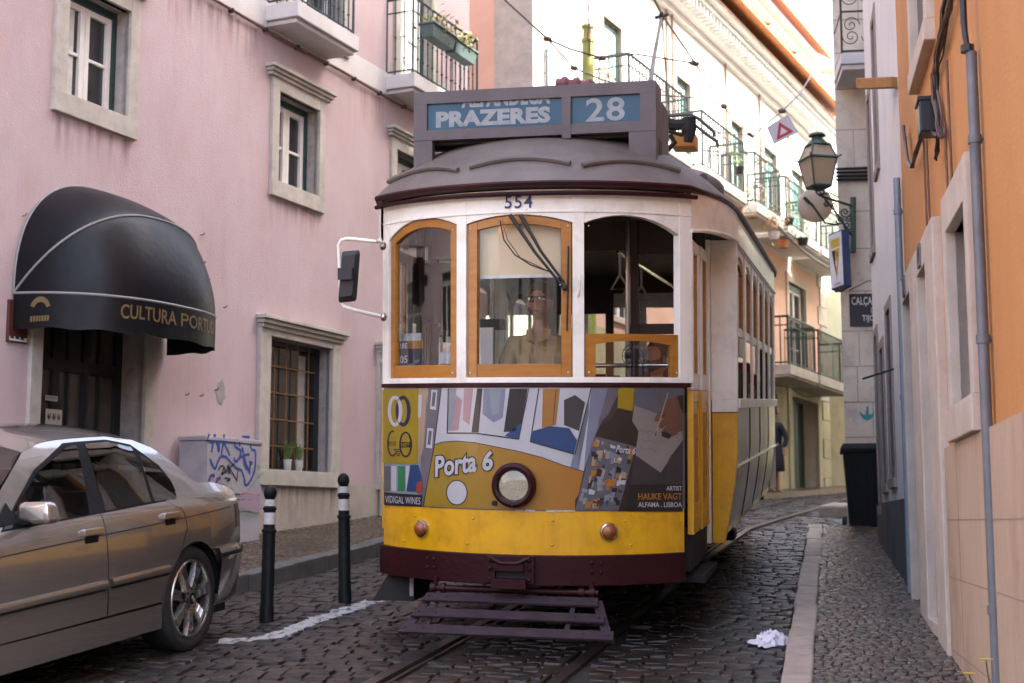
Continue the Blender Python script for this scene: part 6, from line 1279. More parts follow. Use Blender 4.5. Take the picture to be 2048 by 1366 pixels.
def car_wheel(s_, cy):
    T = lambda x, y, z: (s_ * (.83 + z), cy + x, .305 + y)
    mb = MB(); mb.lathe([(.2, -.16), (.285, -.2), (.303, -.17), (.305, -.03), (.295, -.005), (.27, .005), (.235, .0), (.222, -.01), (.2, -.05)], M_tyre, T, 40, cap=False); w = mb.build('wheel', car, smooth=50)
    mb = MB(); mb.lathe([(.228, -.006), (.222, .002), (.212, -.002), (.206, -.03), (.205, -.15)], M_alloy, T, 40, cap=False)
    for k in range(7):
        a = 2 * math.pi * k / 7 + .2; ca, sa = math.cos(a), math.sin(a); q = lambda r, t, z: T(r * ca - t * sa, r * sa + t * ca, z)
        mb.hexa([q(.05, -.028, -.035), q(.05, .028, -.035), q(.215, .036, -.03), q(.215, -.036, -.03), q(.05, -.022, -.004), q(.05, .022, -.004), q(.13, .022, .0), q(.13, -.022, .0)], M_alloy)
        mb.hexa([q(.13, -.03, -.035), q(.13, .03, -.035), q(.214, .042, -.03), q(.214, -.042, -.03), q(.13, -.022, .0), q(.13, .022, .0), q(.213, .034, -.006), q(.213, -.034, -.006)], M_alloy)
        b = a + math.pi / 7; mb.ball(T(.052 * math.cos(b), .052 * math.sin(b), -.004), .009, M_trim, n=8)
    mb.lathe([(.07, -.03), (.068, -.006), (.04, .004)], M_alloy, T, 28); mb.build('rim', w, smooth=35)
    mb = MB(); mb.lathe([(.033, .002), (.033, .008), (.001, .01)], M_trim, T, 24)
    for k, m in enumerate((K['navy'], K['white'], K['navy'], K['white'])):
        a0 = k * math.pi / 2; mb.add([T(0, 0, .0115)] + [T(.02 * math.cos(a0 + j * math.pi / 12), .02 * math.sin(a0 + j * math.pi / 12), .0115) for j in range(7)], [(0, j + 1, j + 2) for j in range(6)], m)
    mb.build('hub_badge', w, smooth=0); mb = MB(); mb.lathe([(.19, -.09), (.001, -.085)], M_dark, T, 32); mb.lathe([(.14, -.07), (.14, -.06), (.06, -.06)], M_rail, T, 32); mb.build('brake_disc', w, smooth=0)
for s_ in (1, -1):
    for cy in (0, -2.7): car_wheel(s_, cy)

# ---------------------------------------------------------------- people
def skin_geo(J, E, sub=1):
    names = list(J); me = bpy.data.meshes.new('s'); me.from_pydata([J[k][0] for k in names], [(names.index(a), names.index(b)) for a, b in E], [])
    o = bpy.data.objects.new('s', me); COL.objects.link(o); sm = o.modifiers.new('s', 'SKIN'); sm.use_smooth_shade = True
    for i, k in enumerate(names):
        r = J[k][1]; me.skin_vertices[0].data[i].radius = (r, r) if not isinstance(r, tuple) else r
    me.skin_vertices[0].data[0].use_root = True
    if sub: u = o.modifiers.new('u', 'SUBSURF'); u.levels = u.render_levels = sub
    dg = bpy.context.evaluated_depsgraph_get(); dg.update(); em = o.evaluated_get(dg).to_mesh(); vs = [v.co.copy() for v in em.vertices]; fs = [list(p.vertices) for p in em.polygons]
    o.evaluated_get(dg).to_mesh_clear(); bpy.data.objects.remove(o); bpy.data.meshes.remove(me); return vs, fs
def head_geo(mb, c, m, yaw=0, s=1.0):
    n, h = 20, 16; c = Vector(c); vs = []; Rz = Matrix.Rotation(yaw, 3, 'Z')
    for i in range(h + 1):
        a = math.pi * i / h; z = -math.cos(a); r = math.sin(a)
        for k in range(n):
            t = 2 * math.pi * k / n; x, y = r * math.cos(t), r * math.sin(t)
            X = x * .074 * (1 - .28 * max(0, -z)); Y = y * .094 * (1 - .12 * max(0, -z) * (y > 0)); Z = z * .118
            fr = max(0, -y)
            Y -= .026 * math.exp(-((x / .16) ** 2)) * math.exp(-(((z + .1) / .2) ** 2)) * (fr > .3)      # nose
            Y -= .01 * math.exp(-((x / .3) ** 2)) * math.exp(-(((z + .5) / .1) ** 2)) * (fr > .3)        # lips
            Y -= .012 * math.exp(-((x / .35) ** 2)) * math.exp(-(((z + .85) / .15) ** 2))                # chin
            Y += .012 * math.exp(-(((abs(x) - .38) / .2) ** 2)) * math.exp(-(((z - .1) / .14) ** 2)) * (fr > .3)   # eye sockets
            vs.append(c + Rz @ Vector((X, Y, Z)) * s)
    mb.add(vs, [(i * n + k, i * n + (k + 1) % n, (i + 1) * n + (k + 1) % n, (i + 1) * n + k) for i in range(h) for k in range(n)], m)
    for q in (1, -1): mb.ball(c + Rz @ Vector((q * .077, .008, -.005)) * s, .02 * s, m, sx=.45, sy=.9, sz=1.6, n=10)
def hand_geo(J, E, nm, wrist, d, side, curl=.5):
    """palm plus five unequal, bent fingers growing from the wrist; d = direction of the hand, side = towards the thumb"""
    w = Vector(wrist); d = Vector(d).normalized(); sd_ = Vector(side).normalized(); dn = d.cross(sd_).normalized()
    J[nm + 'p'] = (w + d * .06, (.03, .014)); E.append((nm, nm + 'p'))
    for k, (o, l) in enumerate(((.028, .075), (.01, .085), (-.008, .08), (-.026, .062))):
        b = w + d * .09 + sd_ * o; q = b + (d * .75 + dn * curl).normalized() * l * .5; r = q + (d * .3 + dn * (curl + .5)).normalized() * l * .5
        J[f'{nm}b{k}'] = (b, .0085); J[f'{nm}q{k}'] = (q, .008); J[f'{nm}r{k}'] = (r, .0065); E += [(nm + 'p', f'{nm}b{k}'), (f'{nm}b{k}', f'{nm}q{k}'), (f'{nm}q{k}', f'{nm}r{k}')]
    t = w + d * .035 + sd_ * .038; u = t + (d * .6 + sd_ * .6 + dn * .3).normalized() * .035; J[nm + 't'] = (t, .011); J[nm + 'u'] = (u, .008); E += [(nm, nm + 't'), (nm + 't', nm + 'u')]
M_skin = mat('tanned_skin', (.5, .26, .17), (.42, .2, .13), 20, .5); M_khaki = mat('khaki_uniform_shirt', (.46, .32, .15), (.38, .26, .11), 8, .85, bump=.3); M_troud = mat('dark_trousers', (.02, .022, .03), (.03, .03, .04), 9, .85)
M_hair = mat('dark_hair', (.014, .011, .009), (.022, .018, .014), 30, .6, bump=.5, bscale=150); M_navyc = mat('navy_coat', (.014, .017, .03), (.022, .025, .04), 8, .9); M_shade = mat('mirrored_sunglasses', (.5, .35, .28), None, 3, .05, metal=1)
def seated(name, M, label, hair=None, shirt=M_khaki, hands_up=True, glasses=False, yaw=0):
    p = empty(name, (0, 0, 0), label, 'person', M=M)
    # local: hip at origin, faces -y, z up
    J = {'pel': ((0, .02, .05), .11), 'sp': ((0, .02, .25), .115), 'ch': ((0, .015, .42), (.135, .105)), 'nk': ((0, .01, .545), .055), 'nk2': ((0, -.018, .69), .044)}
    E = [('pel', 'sp'), ('sp', 'ch'), ('ch', 'nk'), ('nk', 'nk2')]
    for s_, n_ in ((1, 'r'), (-1, 'l')):
        J.update({n_ + 'sh': ((s_ * .175, .015, .475), .062), n_ + 'el': ((s_ * .235, -.05, .24), .043), n_ + 'wr': ((s_ * .17, -.29, .2), .028)})
        E += [('ch', n_ + 'sh'), (n_ + 'sh', n_ + 'el'), (n_ + 'el', n_ + 'wr')]; hand_geo(J, E, n_ + 'wr', (s_ * .17, -.29, .2), (-s_ * .15, -1, 0), (-s_, 0, .2), .5)
        J.update({n_ + 'hp': ((s_ * .09, .0, .03), .088), n_ + 'kn': ((s_ * .13, -.4, .0), .06), n_ + 'an': ((s_ * .13, -.36, -.4), .04), n_ + 'to': ((s_ * .13, -.5, -.45), .035)}); E += [('pel', n_ + 'hp'), (n_ + 'hp', n_ + 'kn'), (n_ + 'kn', n_ + 'an'), (n_ + 'an', n_ + 'to')]
    v, f = skin_geo(J, E); mb = MB(); mb.add(v, f, M_skin); head_geo(mb, (0, -.03, .74), M_skin, yaw); mb.ball(Vector((0, -.03, .74)) + Matrix.Rotation(yaw, 3, 'Z') @ Vector((0, -.092, -.06)), .02, mat('lips', (.22, .08, .06), None, 9, .5), sx=1.2, sy=.5, sz=.3, n=8); o = mb.build('body', p, smooth=60)
    J2 = {'pel': ((0, .02, .04), .13), 'sp': ((0, .02, .25), .135), 'ch': ((0, .015, .42), (.155, .122)), 'nk': ((0, .012, .525), .066)}; E2 = [('pel', 'sp'), ('sp', 'ch'), ('ch', 'nk')]
    for s_, n_ in ((1, 'r'), (-1, 'l')): J2.update({n_ + 'sh': ((s_ * .18, .015, .47), .075), n_ + 'el': ((s_ * .232, -.025, .3), .06)}); E2 += [('ch', n_ + 'sh'), (n_ + 'sh', n_ + 'el')]
    v, f = skin_geo(J2, E2); mb = MB(); mb.add(v, f, shirt)
    for s_ in (1, -1): mb.hexa([(s_ * .005, -.115, .47), (s_ * .07, -.09, .5), (s_ * .075, -.04, .55), (s_ * .035, -.075, .555), (s_ * .008, -.125, .478), (s_ * .075, -.1, .505), (s_ * .08, -.05, .565), (s_ * .037, -.085, .57)], shirt); mb.box(s_ * .08 - .035, s_ * .08 + .035, -.13, -.118, .33, .4, shirt)
    mb.build('shirt', p, smooth=60)
    J3 = {'pel': ((0, .02, .02), .125)}; E3 = []
    for s_, n_ in ((1, 'r'), (-1, 'l')): J3.update({n_ + 'hp': ((s_ * .09, .0, .02), .1), n_ + 'kn': ((s_ * .13, -.41, .0), .075), n_ + 'an': ((s_ * .13, -.36, -.38), .06)}); E3 += [('pel', n_ + 'hp'), (n_ + 'hp', n_ + 'kn'), (n_ + 'kn', n_ + 'an')]
    v, f = skin_geo(J3, E3); mb = MB(); mb.add(v, f, M_troud); mb.build('trousers', p, smooth=60)
    mb = MB()
    for s_ in (1, -1): mb.ball((s_ * .13, -.45, -.45), .06, M_black, sx=.75, sy=1.8, sz=.7, n=10)
    mb.build('shoes', p, smooth=60)
    if hair:
        mb = MB(); n_ = 18; vs = []; c = Vector((0, -.012 if glasses else -.022, .752)); Rz = Matrix.Rotation(yaw, 3, 'Z')
        for i in range(9):
            a = math.pi * .5 * i / 8 * (.92 if glasses else 1.25)
            for k in range(n_):
                t = 2 * math.pi * k / n_; vs.append(c + Rz @ Vector((.082 * math.sin(a) * math.cos(t), .105 * math.sin(a) * math.sin(t), .128 * math.cos(a) + (.06 * math.sin(a) ** 2 if math.sin(t) < -.3 and not glasses else (-.07 * math.sin(a) ** 3 * max(0, math.sin(t)))))))
        mb.add(vs, [(i * n_ + k, i * n_ + (k + 1) % n_, (i + 1) * n_ + (k + 1) % n_, (i + 1) * n_ + k) for i in range(8) for k in range(n_)], hair); mb.build('hair', p, smooth=60)
    if glasses:
        mb = MB()
        for s_ in (1, -1): mb.ball((s_ * .034, -.118, .755), .027, M_shade, sx=1.1, sy=.3, sz=.75, n=12); mb.tube([(s_ * .06, -.115, .76), (s_ * .078, -.06, .76), (s_ * .08, .0, .755)], .004, M_black, 5)
        mb.box(-.062, .062, -.125, -.118, .764, .772, M_black); mb.build('sunglasses', p, smooth=50)
    return p
seated('person', TM @ Matrix.Translation((-.045, .86, 1.325)), 'tram driver in khaki shirt and mirrored sunglasses behind the middle windscreen pane', hair=mat('cropped_hair', (.12, .065, .045), (.09, .05, .035), 40, .7), glasses=True)
mb = MB(); mb.lathe([(.17, 1.2), (.17, 1.26)], M_seat, lambda x, y, z: (-.045 + x, .9 + y, z), 18); mb.tube([(-.045, .9, .76), (-.045, .9, 1.2)], .03, M_dark, 8); mb.build('driver_stool', tram)
seated('person', TM @ Matrix.Translation((.58, 1.75, .98)), 'dark haired passenger in navy seen low behind the lowered tram window', hair=M_hair, shirt=M_navyc, yaw=2.6)
seated('person', TM @ Matrix.Translation((.8, 4.6, 1.24)), 'passenger in pale top sitting far back in the tram', hair=M_hair, shirt=mat('red_top', (.3, .04, .04), None, 9, .8), yaw=.5)
fan = empty('desk_fan', (0, 0, 0), 'small black fan on the tram dashboard behind the lowered window', 'fan', M=TM @ Matrix.Translation((.6, .62, 1.55)))
mb = MB(); mb.lathe([(.06, 0), (.055, .02), (.012, .03), (.012, .09)], M_black, n=16); mb.build('stand', fan)
mb = MB()
for r in (.03, .055, .075): mb.tube([(r * math.cos(t), -.03, .16 + r * math.sin(t)) for t in [k * math.pi / 12 for k in range(24)]], .0025, M_black, 5, closed=True)
for k in range(12): a = k * math.pi / 6; mb.tube([(.01 * math.cos(a), -.04, .16 + .01 * math.sin(a)), (.078 * math.cos(a), -.025, .16 + .078 * math.sin(a)), (.07 * math.cos(a), .02, .16 + .07 * math.sin(a))], .002, M_black, 4)
mb.lathe([(.03, -.02), (.03, .05), (.001, .055)], M_black, lambda x, y, z: (x, z, .16 + y), 14); mb.build('cage', fan)
mb = MB()
for k in range(4):
    a = k * math.pi / 2; mb.quad((.01 * math.cos(a), -.015, .16 + .01 * math.sin(a)), (.065 * math.cos(a - .35), -.02, .16 + .065 * math.sin(a - .35)), (.068 * math.cos(a + .35), -.005, .16 + .068 * math.sin(a + .35)), (.012 * math.cos(a + .5), -.01, .16 + .012 * math.sin(a + .5)), M_black)
mb.build('blade', fan)
# walker half hidden by the rear of the tram
wp = at(1551, 986, 28.5); wp.z = gz(wp.x, wp.y) + .1; wM = Matrix.Translation(wp) @ Matrix.Rotation(R_(125), 4, 'Z')
wk = empty('person', (0, 0, 0), 'walker in dark coat and skirt passing behind the tram rear', 'person', M=wM)
J = {'pel': ((0, 0, .9), .12), 'sp': ((0, 0, 1.08), .115), 'ch': ((0, 0, 1.28), (.135, .1)), 'nk': ((0, 0, 1.43), .05), 'nk2': ((0, -.01, 1.5), .045)}; E = [('pel', 'sp'), ('sp', 'ch'), ('ch', 'nk'), ('nk', 'nk2')]
for s_, n_ in ((1, 'r'), (-1, 'l')):
    J.update({n_ + 'sh': ((s_ * .17, 0, 1.36), .058), n_ + 'el': ((s_ * .23, s_ * .1, 1.1), .04), n_ + 'wr': ((s_ * .22, s_ * .02, .88), .027), n_ + 'hp': ((s_ * .08, 0, .86), .085), n_ + 'kn': ((s_ * .09, -s_ * .14, .5), .055), n_ + 'an': ((s_ * .09, -s_ * .18 + .05, .09), .036), n_ + 'to': ((s_ * .09, -s_ * .18 - .08, .04), .033)})
    E += [('ch', n_ + 'sh'), (n_ + 'sh', n_ + 'el'), (n_ + 'el', n_ + 'wr'), ('pel', n_ + 'hp'), (n_ + 'hp', n_ + 'kn'), (n_ + 'kn', n_ + 'an'), (n_ + 'an', n_ + 'to')]; hand_geo(J, E, n_ + 'wr', (s_ * .22, s_ * .02, .88), (0, -.2, -1), (0, -1, 0), .3)
v, f = skin_geo(J, E); mb = MB(); mb.add(v, f, M_skin); head_geo(mb, (0, -.03, 1.62), M_skin); mb.build('body', wk, smooth=60)
J2 = {'pel': ((0, 0, .8), .17), 'sp': ((0, 0, 1.05), .145), 'ch': ((0, 0, 1.28), (.16, .125)), 'nk': ((0, 0, 1.42), .065)}; E2 = [('pel', 'sp'), ('sp', 'ch'), ('ch', 'nk')]
for s_, n_ in ((1, 'r'), (-1, 'l')): J2.update({n_ + 'sh': ((s_ * .175, 0, 1.355), .075), n_ + 'el': ((s_ * .235, s_ * .1, 1.1), .058), n_ + 'wr': ((s_ * .222, s_ * .03, .9), .046)}); E2 += [('ch', n_ + 'sh'), (n_ + 'sh', n_ + 'el'), (n_ + 'el', n_ + 'wr')]
v, f = skin_geo(J2, E2); mb = MB(); mb.add(v, f, M_navyc); mb.build('coat', wk, smooth=60)
mb = MB(); mb.lathe([(.17, .95), (.2, .75), (.22, .45), (.21, .44), (.15, .9)], M_troud, lambda x, y, z: (x, y * .8, z), 18, cap=False); mb.build('skirt', wk, smooth=50)
mb = MB(); mb.ball((0, .01, 1.65), .108, M_hair, sx=.82, sy=1.0, sz=1.05, n=14); mb.build('hair', wk, smooth=60)

# ---------------------------------------------------------------- street furniture and small things
M_bol = mat('dark_green_black_bollard_paint', (.005, .008, .008), (.008, .011, .011), 9, .5, spec=.15, bump=.2, spots=(.05, .045, .04), sscale=14, samt=.4); M_bw = mat('scuffed_white_band', (.55, .53, .5), (.4, .38, .36), 10, .6, spots=(.05, .05, .05), sscale=16, samt=.7)
for (bx, by, tx, ty, lb) in ((533, 1243, 541, 973, 'black ball-topped bollard with one white band beside the car boot'), (690, 1208, 687, 948, 'black ball-topped bollard with two white bands beside the tram step')):
    b = gpt(bx, by); t = at(tx, ty, b.y); H_ = t.z - b.z; b_ = empty('bollard', b, lb, 'bollard', 'bollards along the left pavement')
    lean = Vector((t.x - b.x, 0, 0)) / H_; T = lambda x, y, z: b + lean * z + Vector((x, y, z)); s_ = H_ / .92
    mb = MB(); mb.lathe([(r_ * .84, z_) for r_, z_ in [(.056, -.05), (.056, .1 * s_), (.052, .11 * s_), (.05, .6 * s_), (.058, .605 * s_), (.058, .625 * s_), (.046, .63 * s_), (.046, .755 * s_), (.054, .76 * s_), (.054, .775 * s_), (.045, .78 * s_), (.042, .835 * s_)] + [(.052 * math.sin(a), .875 * s_ - .052 * math.cos(a)) for a in [.7 + k * .3 for k in range(8)]] + [(.002, .927 * s_)]], M_bol, T, 20); mb.build('post', b_, smooth=35)
    for z0, z1 in ((.66, .74),) + (((.785, .83),)): mb = MB(); mb.lathe([(.0402 if z0 < .75 else .039, z0 * s_), (.0402 if z0 < .75 else .0376, z1 * s_)], M_bw, T, 20, cap=False); mb.build('white_band', b_, smooth=40)
# utility cabinet
M_cab = mat('light_grey_cabinet', (.4, .38, .4), (.33, .31, .33), 4, .6, bump=.15, spots=(.22, .2, .2), sscale=6, samt=.4)
CN = .42; CN = out_w((351, 870), (411, 870)); ca0, cz1 = L.hit(411, 871, CN); ca1, _ = L.hit(523, 882, CN); cm = ca0; cb = L.hit(500, 1052, CN)[1]
cabn = empty('utility_cabinet', L.pt((ca0 + ca1) / 2, 0, cb), 'grey street cabinet covered in blue and black graffiti behind the car', 'cabinet')
mb = MB(); mb.wbox(L, ca0, ca1, .04, CN, cb - .25, cz1 - .045, M_cab); mb.wbox(L, ca0 - .012, ca1 + .012, .03, CN + .015, cz1 - .043, cz1, M_cab); cbo = mb.build('case', cabn, smooth=0, bevel=.01)
mb = MB(); e0, e1 = ca0 + .02, cm - .005
mb.wbox(L, ca0 + .012, ca1 - .012, CN, CN + .012, cb + .3, cz1 - .07, M_cab)
mb.build('door', cabn, smooth=0, bevel=.004); mb = MB(); mb.wbox(L, cm + .02, ca1 - .1, CN, CN + .003, cb + .24, cb + .25, M_ink); mb.wbox(L, cm + .0, ca1, CN, CN + .003, cb + .292, cb + .298, M_ink); mb.build('vent_slot', cabn, smooth=0)
M_gb = mat('blue_spray', (.02, .05, .25), (.03, .08, .32), 20, .6); M_gk = mat('black_spray', (.015, .015, .02), None, 20, .6); M_gg = mat('pale_green_spray', (.2, .4, .14), None, 20, .6); M_gp = mat('pale_pink_spray', (.45, .28, .38), (.4, .33, .38), 8, .6)
mb = MB(); LV = [0]
def spray(pts, w, m, sm=True):
    q = [L.hit(340 + x * .2148, 840 + y * .2148, CN + .013) for x, y in pts]; LV[0] += 1; n_ = CN + .0125 + LV[0] * .00012
    if sm and len(q) > 2:
        d = []
        for i in range(len(q) - 1):
            a, b, c, e_ = q[max(0, i - 1)], q[i], q[i + 1], q[min(len(q) - 1, i + 2)]
            for k in range(4): t = k / 4; d.append(tuple(.5 * (2 * b[j] + (c[j] - a[j]) * t + (2 * a[j] - 5 * b[j] + 4 * c[j] - e_[j]) * t * t + (3 * b[j] - a[j] - 3 * c[j] + e_[j]) * t ** 3) for j in (0, 1)))
        q = d + [q[-1]]
    vs = []
    for i, p in enumerate(q):
        a, b = q[max(0, i - 1)], q[min(len(q) - 1, i + 1)]; dx, dz = b[0] - a[0], b[1] - a[1]; l = math.hypot(dx, dz) or 1; ww = w * (.75 + .5 * math.sin(i * 1.3) ** 2) / 2
        vs += [L.pt(p[0] - dz / l * ww, n_, p[1] + dx / l * ww), L.pt(p[0] + dz / l * ww, n_, p[1] - dx / l * ww)]
    mb.add(vs, [(2 * i, 2 * i + 1, 2 * i + 3, 2 * i + 2) for i in range(len(q) - 1)], m)
for y in range(660, 860, 26): spray([(650, y), (720, y - 16), (790, y + 8), (850, y - 12)], .02, M_gp)
for p in ([(370, 210), (395, 190), (420, 130), (400, 220), (388, 300)], [(415, 130), (440, 230), (455, 300)], [(455, 300), (460, 200), (468, 160)], [(505, 130), (490, 240), (478, 330)], [(560, 180), (500, 200), (480, 175)], [(500, 210), (540, 290), (555, 335)], [(535, 180), (590, 190)], [(650, 250), (640, 190), (600, 200), (610, 250), (660, 290), (640, 360), (605, 385), (595, 350)], [(740, 320), (690, 330), (640, 360), (620, 390)], [(670, 250), (700, 380), (745, 505)], [(680, 340), (700, 430), (720, 460)], [(745, 235), (765, 280), (795, 295), (790, 450), (750, 560), (705, 610), (690, 540), (665, 470), (620, 450), (570, 400), (520, 345), (470, 345), (440, 400), (415, 455), (370, 360)], [(735, 390), (765, 400), (745, 420), (740, 500)], [(345, 180), (365, 130)], [(670, 155), (740, 160)]): spray(p, .025, M_gb)
for p in ([(450, 470), (470, 430), (500, 440), (480, 510), (520, 470)], [(500, 430), (520, 490), (540, 420), (545, 500)], [(545, 410), (560, 500)], [(600, 410), (560, 450), (625, 570)], [(630, 470), (620, 560)], [(505, 540), (560, 550), (530, 570)]): spray(p, .017, M_gk)
for p in ([(650, 830), (690, 820), (705, 880), (740, 880), (740, 930)], [(790, 570), (830, 520), (870, 490)], [(805, 430), (840, 440)], [(830, 405), (815, 465)], [(720, 660), (790, 570)], [(790, 860), (800, 900), (815, 870)]): spray(p, .013, M_gg)
for p in ([(360, 570), (380, 520), (415, 520)], [(430, 590), (440, 550), (470, 540)]): spray(p, .03, mat('purple_spray', (.1, .05, .2), None, 9, .6))
mb.build('graffiti', cabn, smooth=0)
# shop awning: three hoops hinged on the wall
AC, AA, AB, AZ = -2.8, .965, .95, 3.24
M_awn = mat('navy_black_awning_cloth', (.005, .0055, .0075), (.003, .0035, .005), 5, .42, bump=.3, bscale=14, coat=0, spec=.22); M_pipe = mat('grey_piping', (.26, .25, .235), None, 9, .6)
aw = empty('shop_awning', L.pt(AC, 0, AZ), 'black rounded awning with grey piping and CULTURA PORTUGUESA valance over the shop door', 'awning')
def hoop(t, ph):       # t 0..pi along, ph 0 (on the wall) .. pi/2 (level)
    ct, st = math.cos(t), math.sin(t); e_ = .82
    x = AC - AA * math.copysign(abs(ct) ** e_, ct); r = abs(st) ** e_
    return L.pt(x, .02 + AB * r * math.sin(ph) * .97, AZ + 1.03 * r * math.cos(ph))
mb = MB(); PH = [0, R_(46), R_(92)]
for k in range(2): mb.grid(lambda u, v: hoop(math.pi * u, PH[k] + (PH[k + 1] - PH[k]) * v) - Vector((0, 0, .05)) * math.sin(math.pi * v) * math.sin(math.pi * u), 40, 8, M_awn)
mb.build('canopy', aw, smooth=50)
mb = MB()
for ph in PH: mb.tube([hoop(math.pi * u / 40, ph) for u in range(41)], .011, M_pipe, 6)
mb.build('piping', aw)
drop = lambda u: .27 + .008 * math.sin(u * 46)
mb = MB(); val = lambda u, v: hoop(math.pi * u, PH[2]) + Vector((0, 0, -.01 - (drop(u)) * v)) + L.n * .004
mb.grid(val, 60, 3, M_awn); vo = mb.build('valance', aw, smooth=50)
M_goldl = mat('gold_lettering', (.17, .11, .04), (.12, .075, .025), 20, .5)
def u_at(px):
    lo, hi = .02, .75
    for _ in range(40):
        m_ = (lo + hi) / 2; p = val(m_, .5) - CAM; q = p.y * math.cos(TILT) + p.z * math.sin(TILT)
        if 1024 + F * p.x / q < px: lo = m_
        else: hi = m_
    return lo
u0, u1 = u_at(241), u_at(418); mb = MB(); us = u0; ue = u0 + (u1 - u0) * 18 / 12.6
write(mb, 'CULTURA PORTUGUESA', lambda u, v: val(us + (ue - us) * u, .58 - .42 * v) + L.n * .004 + Vector((0, -.002, 0)), M_goldl, .012); mb.build('lettering', vo, smooth=0); mb = MB()
c0, c1 = u_at(58), u_at(101); uc, uh = (c0 + c1) / 2, (c1 - c0) / 2
for k in range(16):
    a0, a1 = .35 + k * .15, .35 + (k + 1) * .15
    q = [val(uc + uh * r * math.cos(a), .5 - .42 * r * math.sin(a)) + L.n * .005 + Vector((0, -.003, 0)) for r, a in ((1, a0), (1, a1), (.62, a1), (.62, a0))]; mb.quad(*q, M_goldl)
for k in range(7): q = [val(uc + uh * (-.9 + .26 * k + dx), v) + L.n * .005 + Vector((0, -.003, 0)) for dx, v in ((0, .8), (.19, .8), (.19, .64), (0, .64))]; mb.quad(*q, M_goldl)
mb.build('emblem', vo, smooth=0)
a0, z1 = L.hit(20, 598, .03); a1, z0 = L.hit(55, 688, .03); db = empty('shop_board', L.pt(a0, 0, z0), 'small dark red board on the pink wall left of the shop door', 'sign')
mb = MB(); mb.wbox(L, a0, a1, .002, .03, z0, z1, mat('dark_red_board', (.09, .02, .015), (.06, .02, .02), 6, .5)); mb.build('board', db, smooth=0, bevel=.004)
mb = MB(); mb.wbox(L, a0 + .01, a1 - .01, .0305, .0315, z0 + .01, z0 + (z1 - z0) * .13, M_paper)
for k in range(3): mb.wbox(L, a0 + .02 + k * .055, a0 + .06 + k * .055, .0317, .0325, z0 + .025, z0 + .05, M_ink)
for k in range(5): mb.wbox(L, a1 - .05, a1 - .03, .0305, .0315, z0 + .12 + k * .045, z0 + .145 + k * .045, M_inkr)
mb.build('print', db, smooth=0)
# flower troughs hung on the second balcony of the pink house
M_trough = mat('grey_green_plastic_trough', (.1, .15, .14), (.08, .12, .115), 7, .6); rg = random.Random(2)
for (x0, y0_, x1, y1_, lb) in ((838, 47, 884, 66, 'dark green flower trough nearer the street, hung on the left balcony rail'), (884, 80, 927, 98, 'dark green flower trough farther along the same left balcony rail')):
    o_ = BW + .05; a0, z1 = L.hit(x0, y0_, o_); a1 = L.hit(x1, y1_, o_)[0]; t_ = empty('flower_trough', L.pt(a0, o_, z1 - .2), lb, 'planter', 'flower troughs on the pink house balcony')
    mb = MB(); c = [L.pt(a, n_, z) for z, k in ((z1 - .17, .03), (z1, 0)) for a, n_ in ((a0 + k, o_ + k), (a1 - k, o_ + k), (a1 - k, o_ + .2 - k), (a0 + k, o_ + .2 - k))]; mb.hexa(c, M_trough); mb.wbox(L, a0 - .015, a1 + .015, o_ - .015, o_ + .215, z1 - .02, z1 + .005, M_trough); mb.wbox(L, a0 + .08, a0 + .1, o_ - .03, o_ + .02, z1 - .1, z1 + .03, M_trough); mb.build('trough', t_, smooth=0, bevel=.006)
    mb = MB(); leaves(mb, L.pt((a0 + a1) / 2, o_ + .1, z1 + .06), .22, 150, M_leafy, .042, .7, rg); mb.build('plant', t_, smooth=0)
for px, nm in ((571, 'left'), (594, 'right')):
    a, z = L.hit(px, 922, -.1); p_ = empty('window_plant', L.pt(a, -.1, 1.985), 'small white pot with grass on the barred window sill, ' + ('nearer the grey cabinet' if nm == 'left' else 'nearer the bollard'), 'potted plant', 'white pots behind the barred window')
    mb = MB(); mb.lathe([(.045, 1.985), (.058, 2.1), (.062, 2.1), (.06, 2.085)], M_bw, lambda x, y, z: L.pt(a + x, -.075 + y * .6, z), 14); mb.build('pot', p_)
    mb = MB(); 
    for k in range(26): dx = rg.uniform(-.09, .09); mb.tube([L.pt(a + dx * .2, -.075, 2.08), L.pt(a + dx, -.075 + rg.uniform(-.02, .02), 2.2 + rg.uniform(0, .1))], .003, M_leaf, 4)
    mb.build('plant', p_)
# potted plants on the far balconies
def pot_plant(px, py, n_, label, mpot, mleaf, flower=None, sz=.16, num=70):
    p = at(px, py, 20); a, z = WF.hit(px, py, n_); q = WF.pt(a, n_, z); r_ = empty('balcony_plant', q, label, 'potted plant', 'potted plants on the far balconies')
    mb = MB(); mb.lathe([(sz * .55, -sz), (sz * .75, 0), (sz * .8, 0)], mpot, lambda x, y, zz: q + Vector((x, y, zz)), 14); mb.build('pot', r_)
    mb = MB(); leaves(mb, q + Vector((0, 0, sz * 1.1)), sz * 1.9, num, mleaf, .05, .9, rg)
    if flower: leaves(mb, q + Vector((0, 0, sz * 1.4)), sz * 1.8, num // 2, flower, .045, .8, rg)
    mb.build('plant', r_, smooth=0)
pot_plant(1190, 176, .6, 'yellow-green plant showing above the tram sign on a far balcony', M_pot, M_leafy)
pot_plant(1478, 335, .85, 'plant in dark pot hanging highest on the far balcony rail', M_black, M_leaf, None, .15)
pot_plant(1472, 415, .5, 'green shrub at the near end of the far flowered balcony', M_pot, M_leaf, None, .2, 90)
pot_plant(1505, 418, .55, 'red geraniums in clay pot on the far flowered balcony', M_pot, M_leaf, M_flower, .2, 90)
pot_plant(1548, 463, .85, 'pink flowers in white pot outside the far balcony rail', M_bw, M_leafy, M_flower, .17, 80)
pot_plant(1578, 437, .85, 'green hanging box on the far balcony rail', M_iron, M_leaf, None, .15, 40)
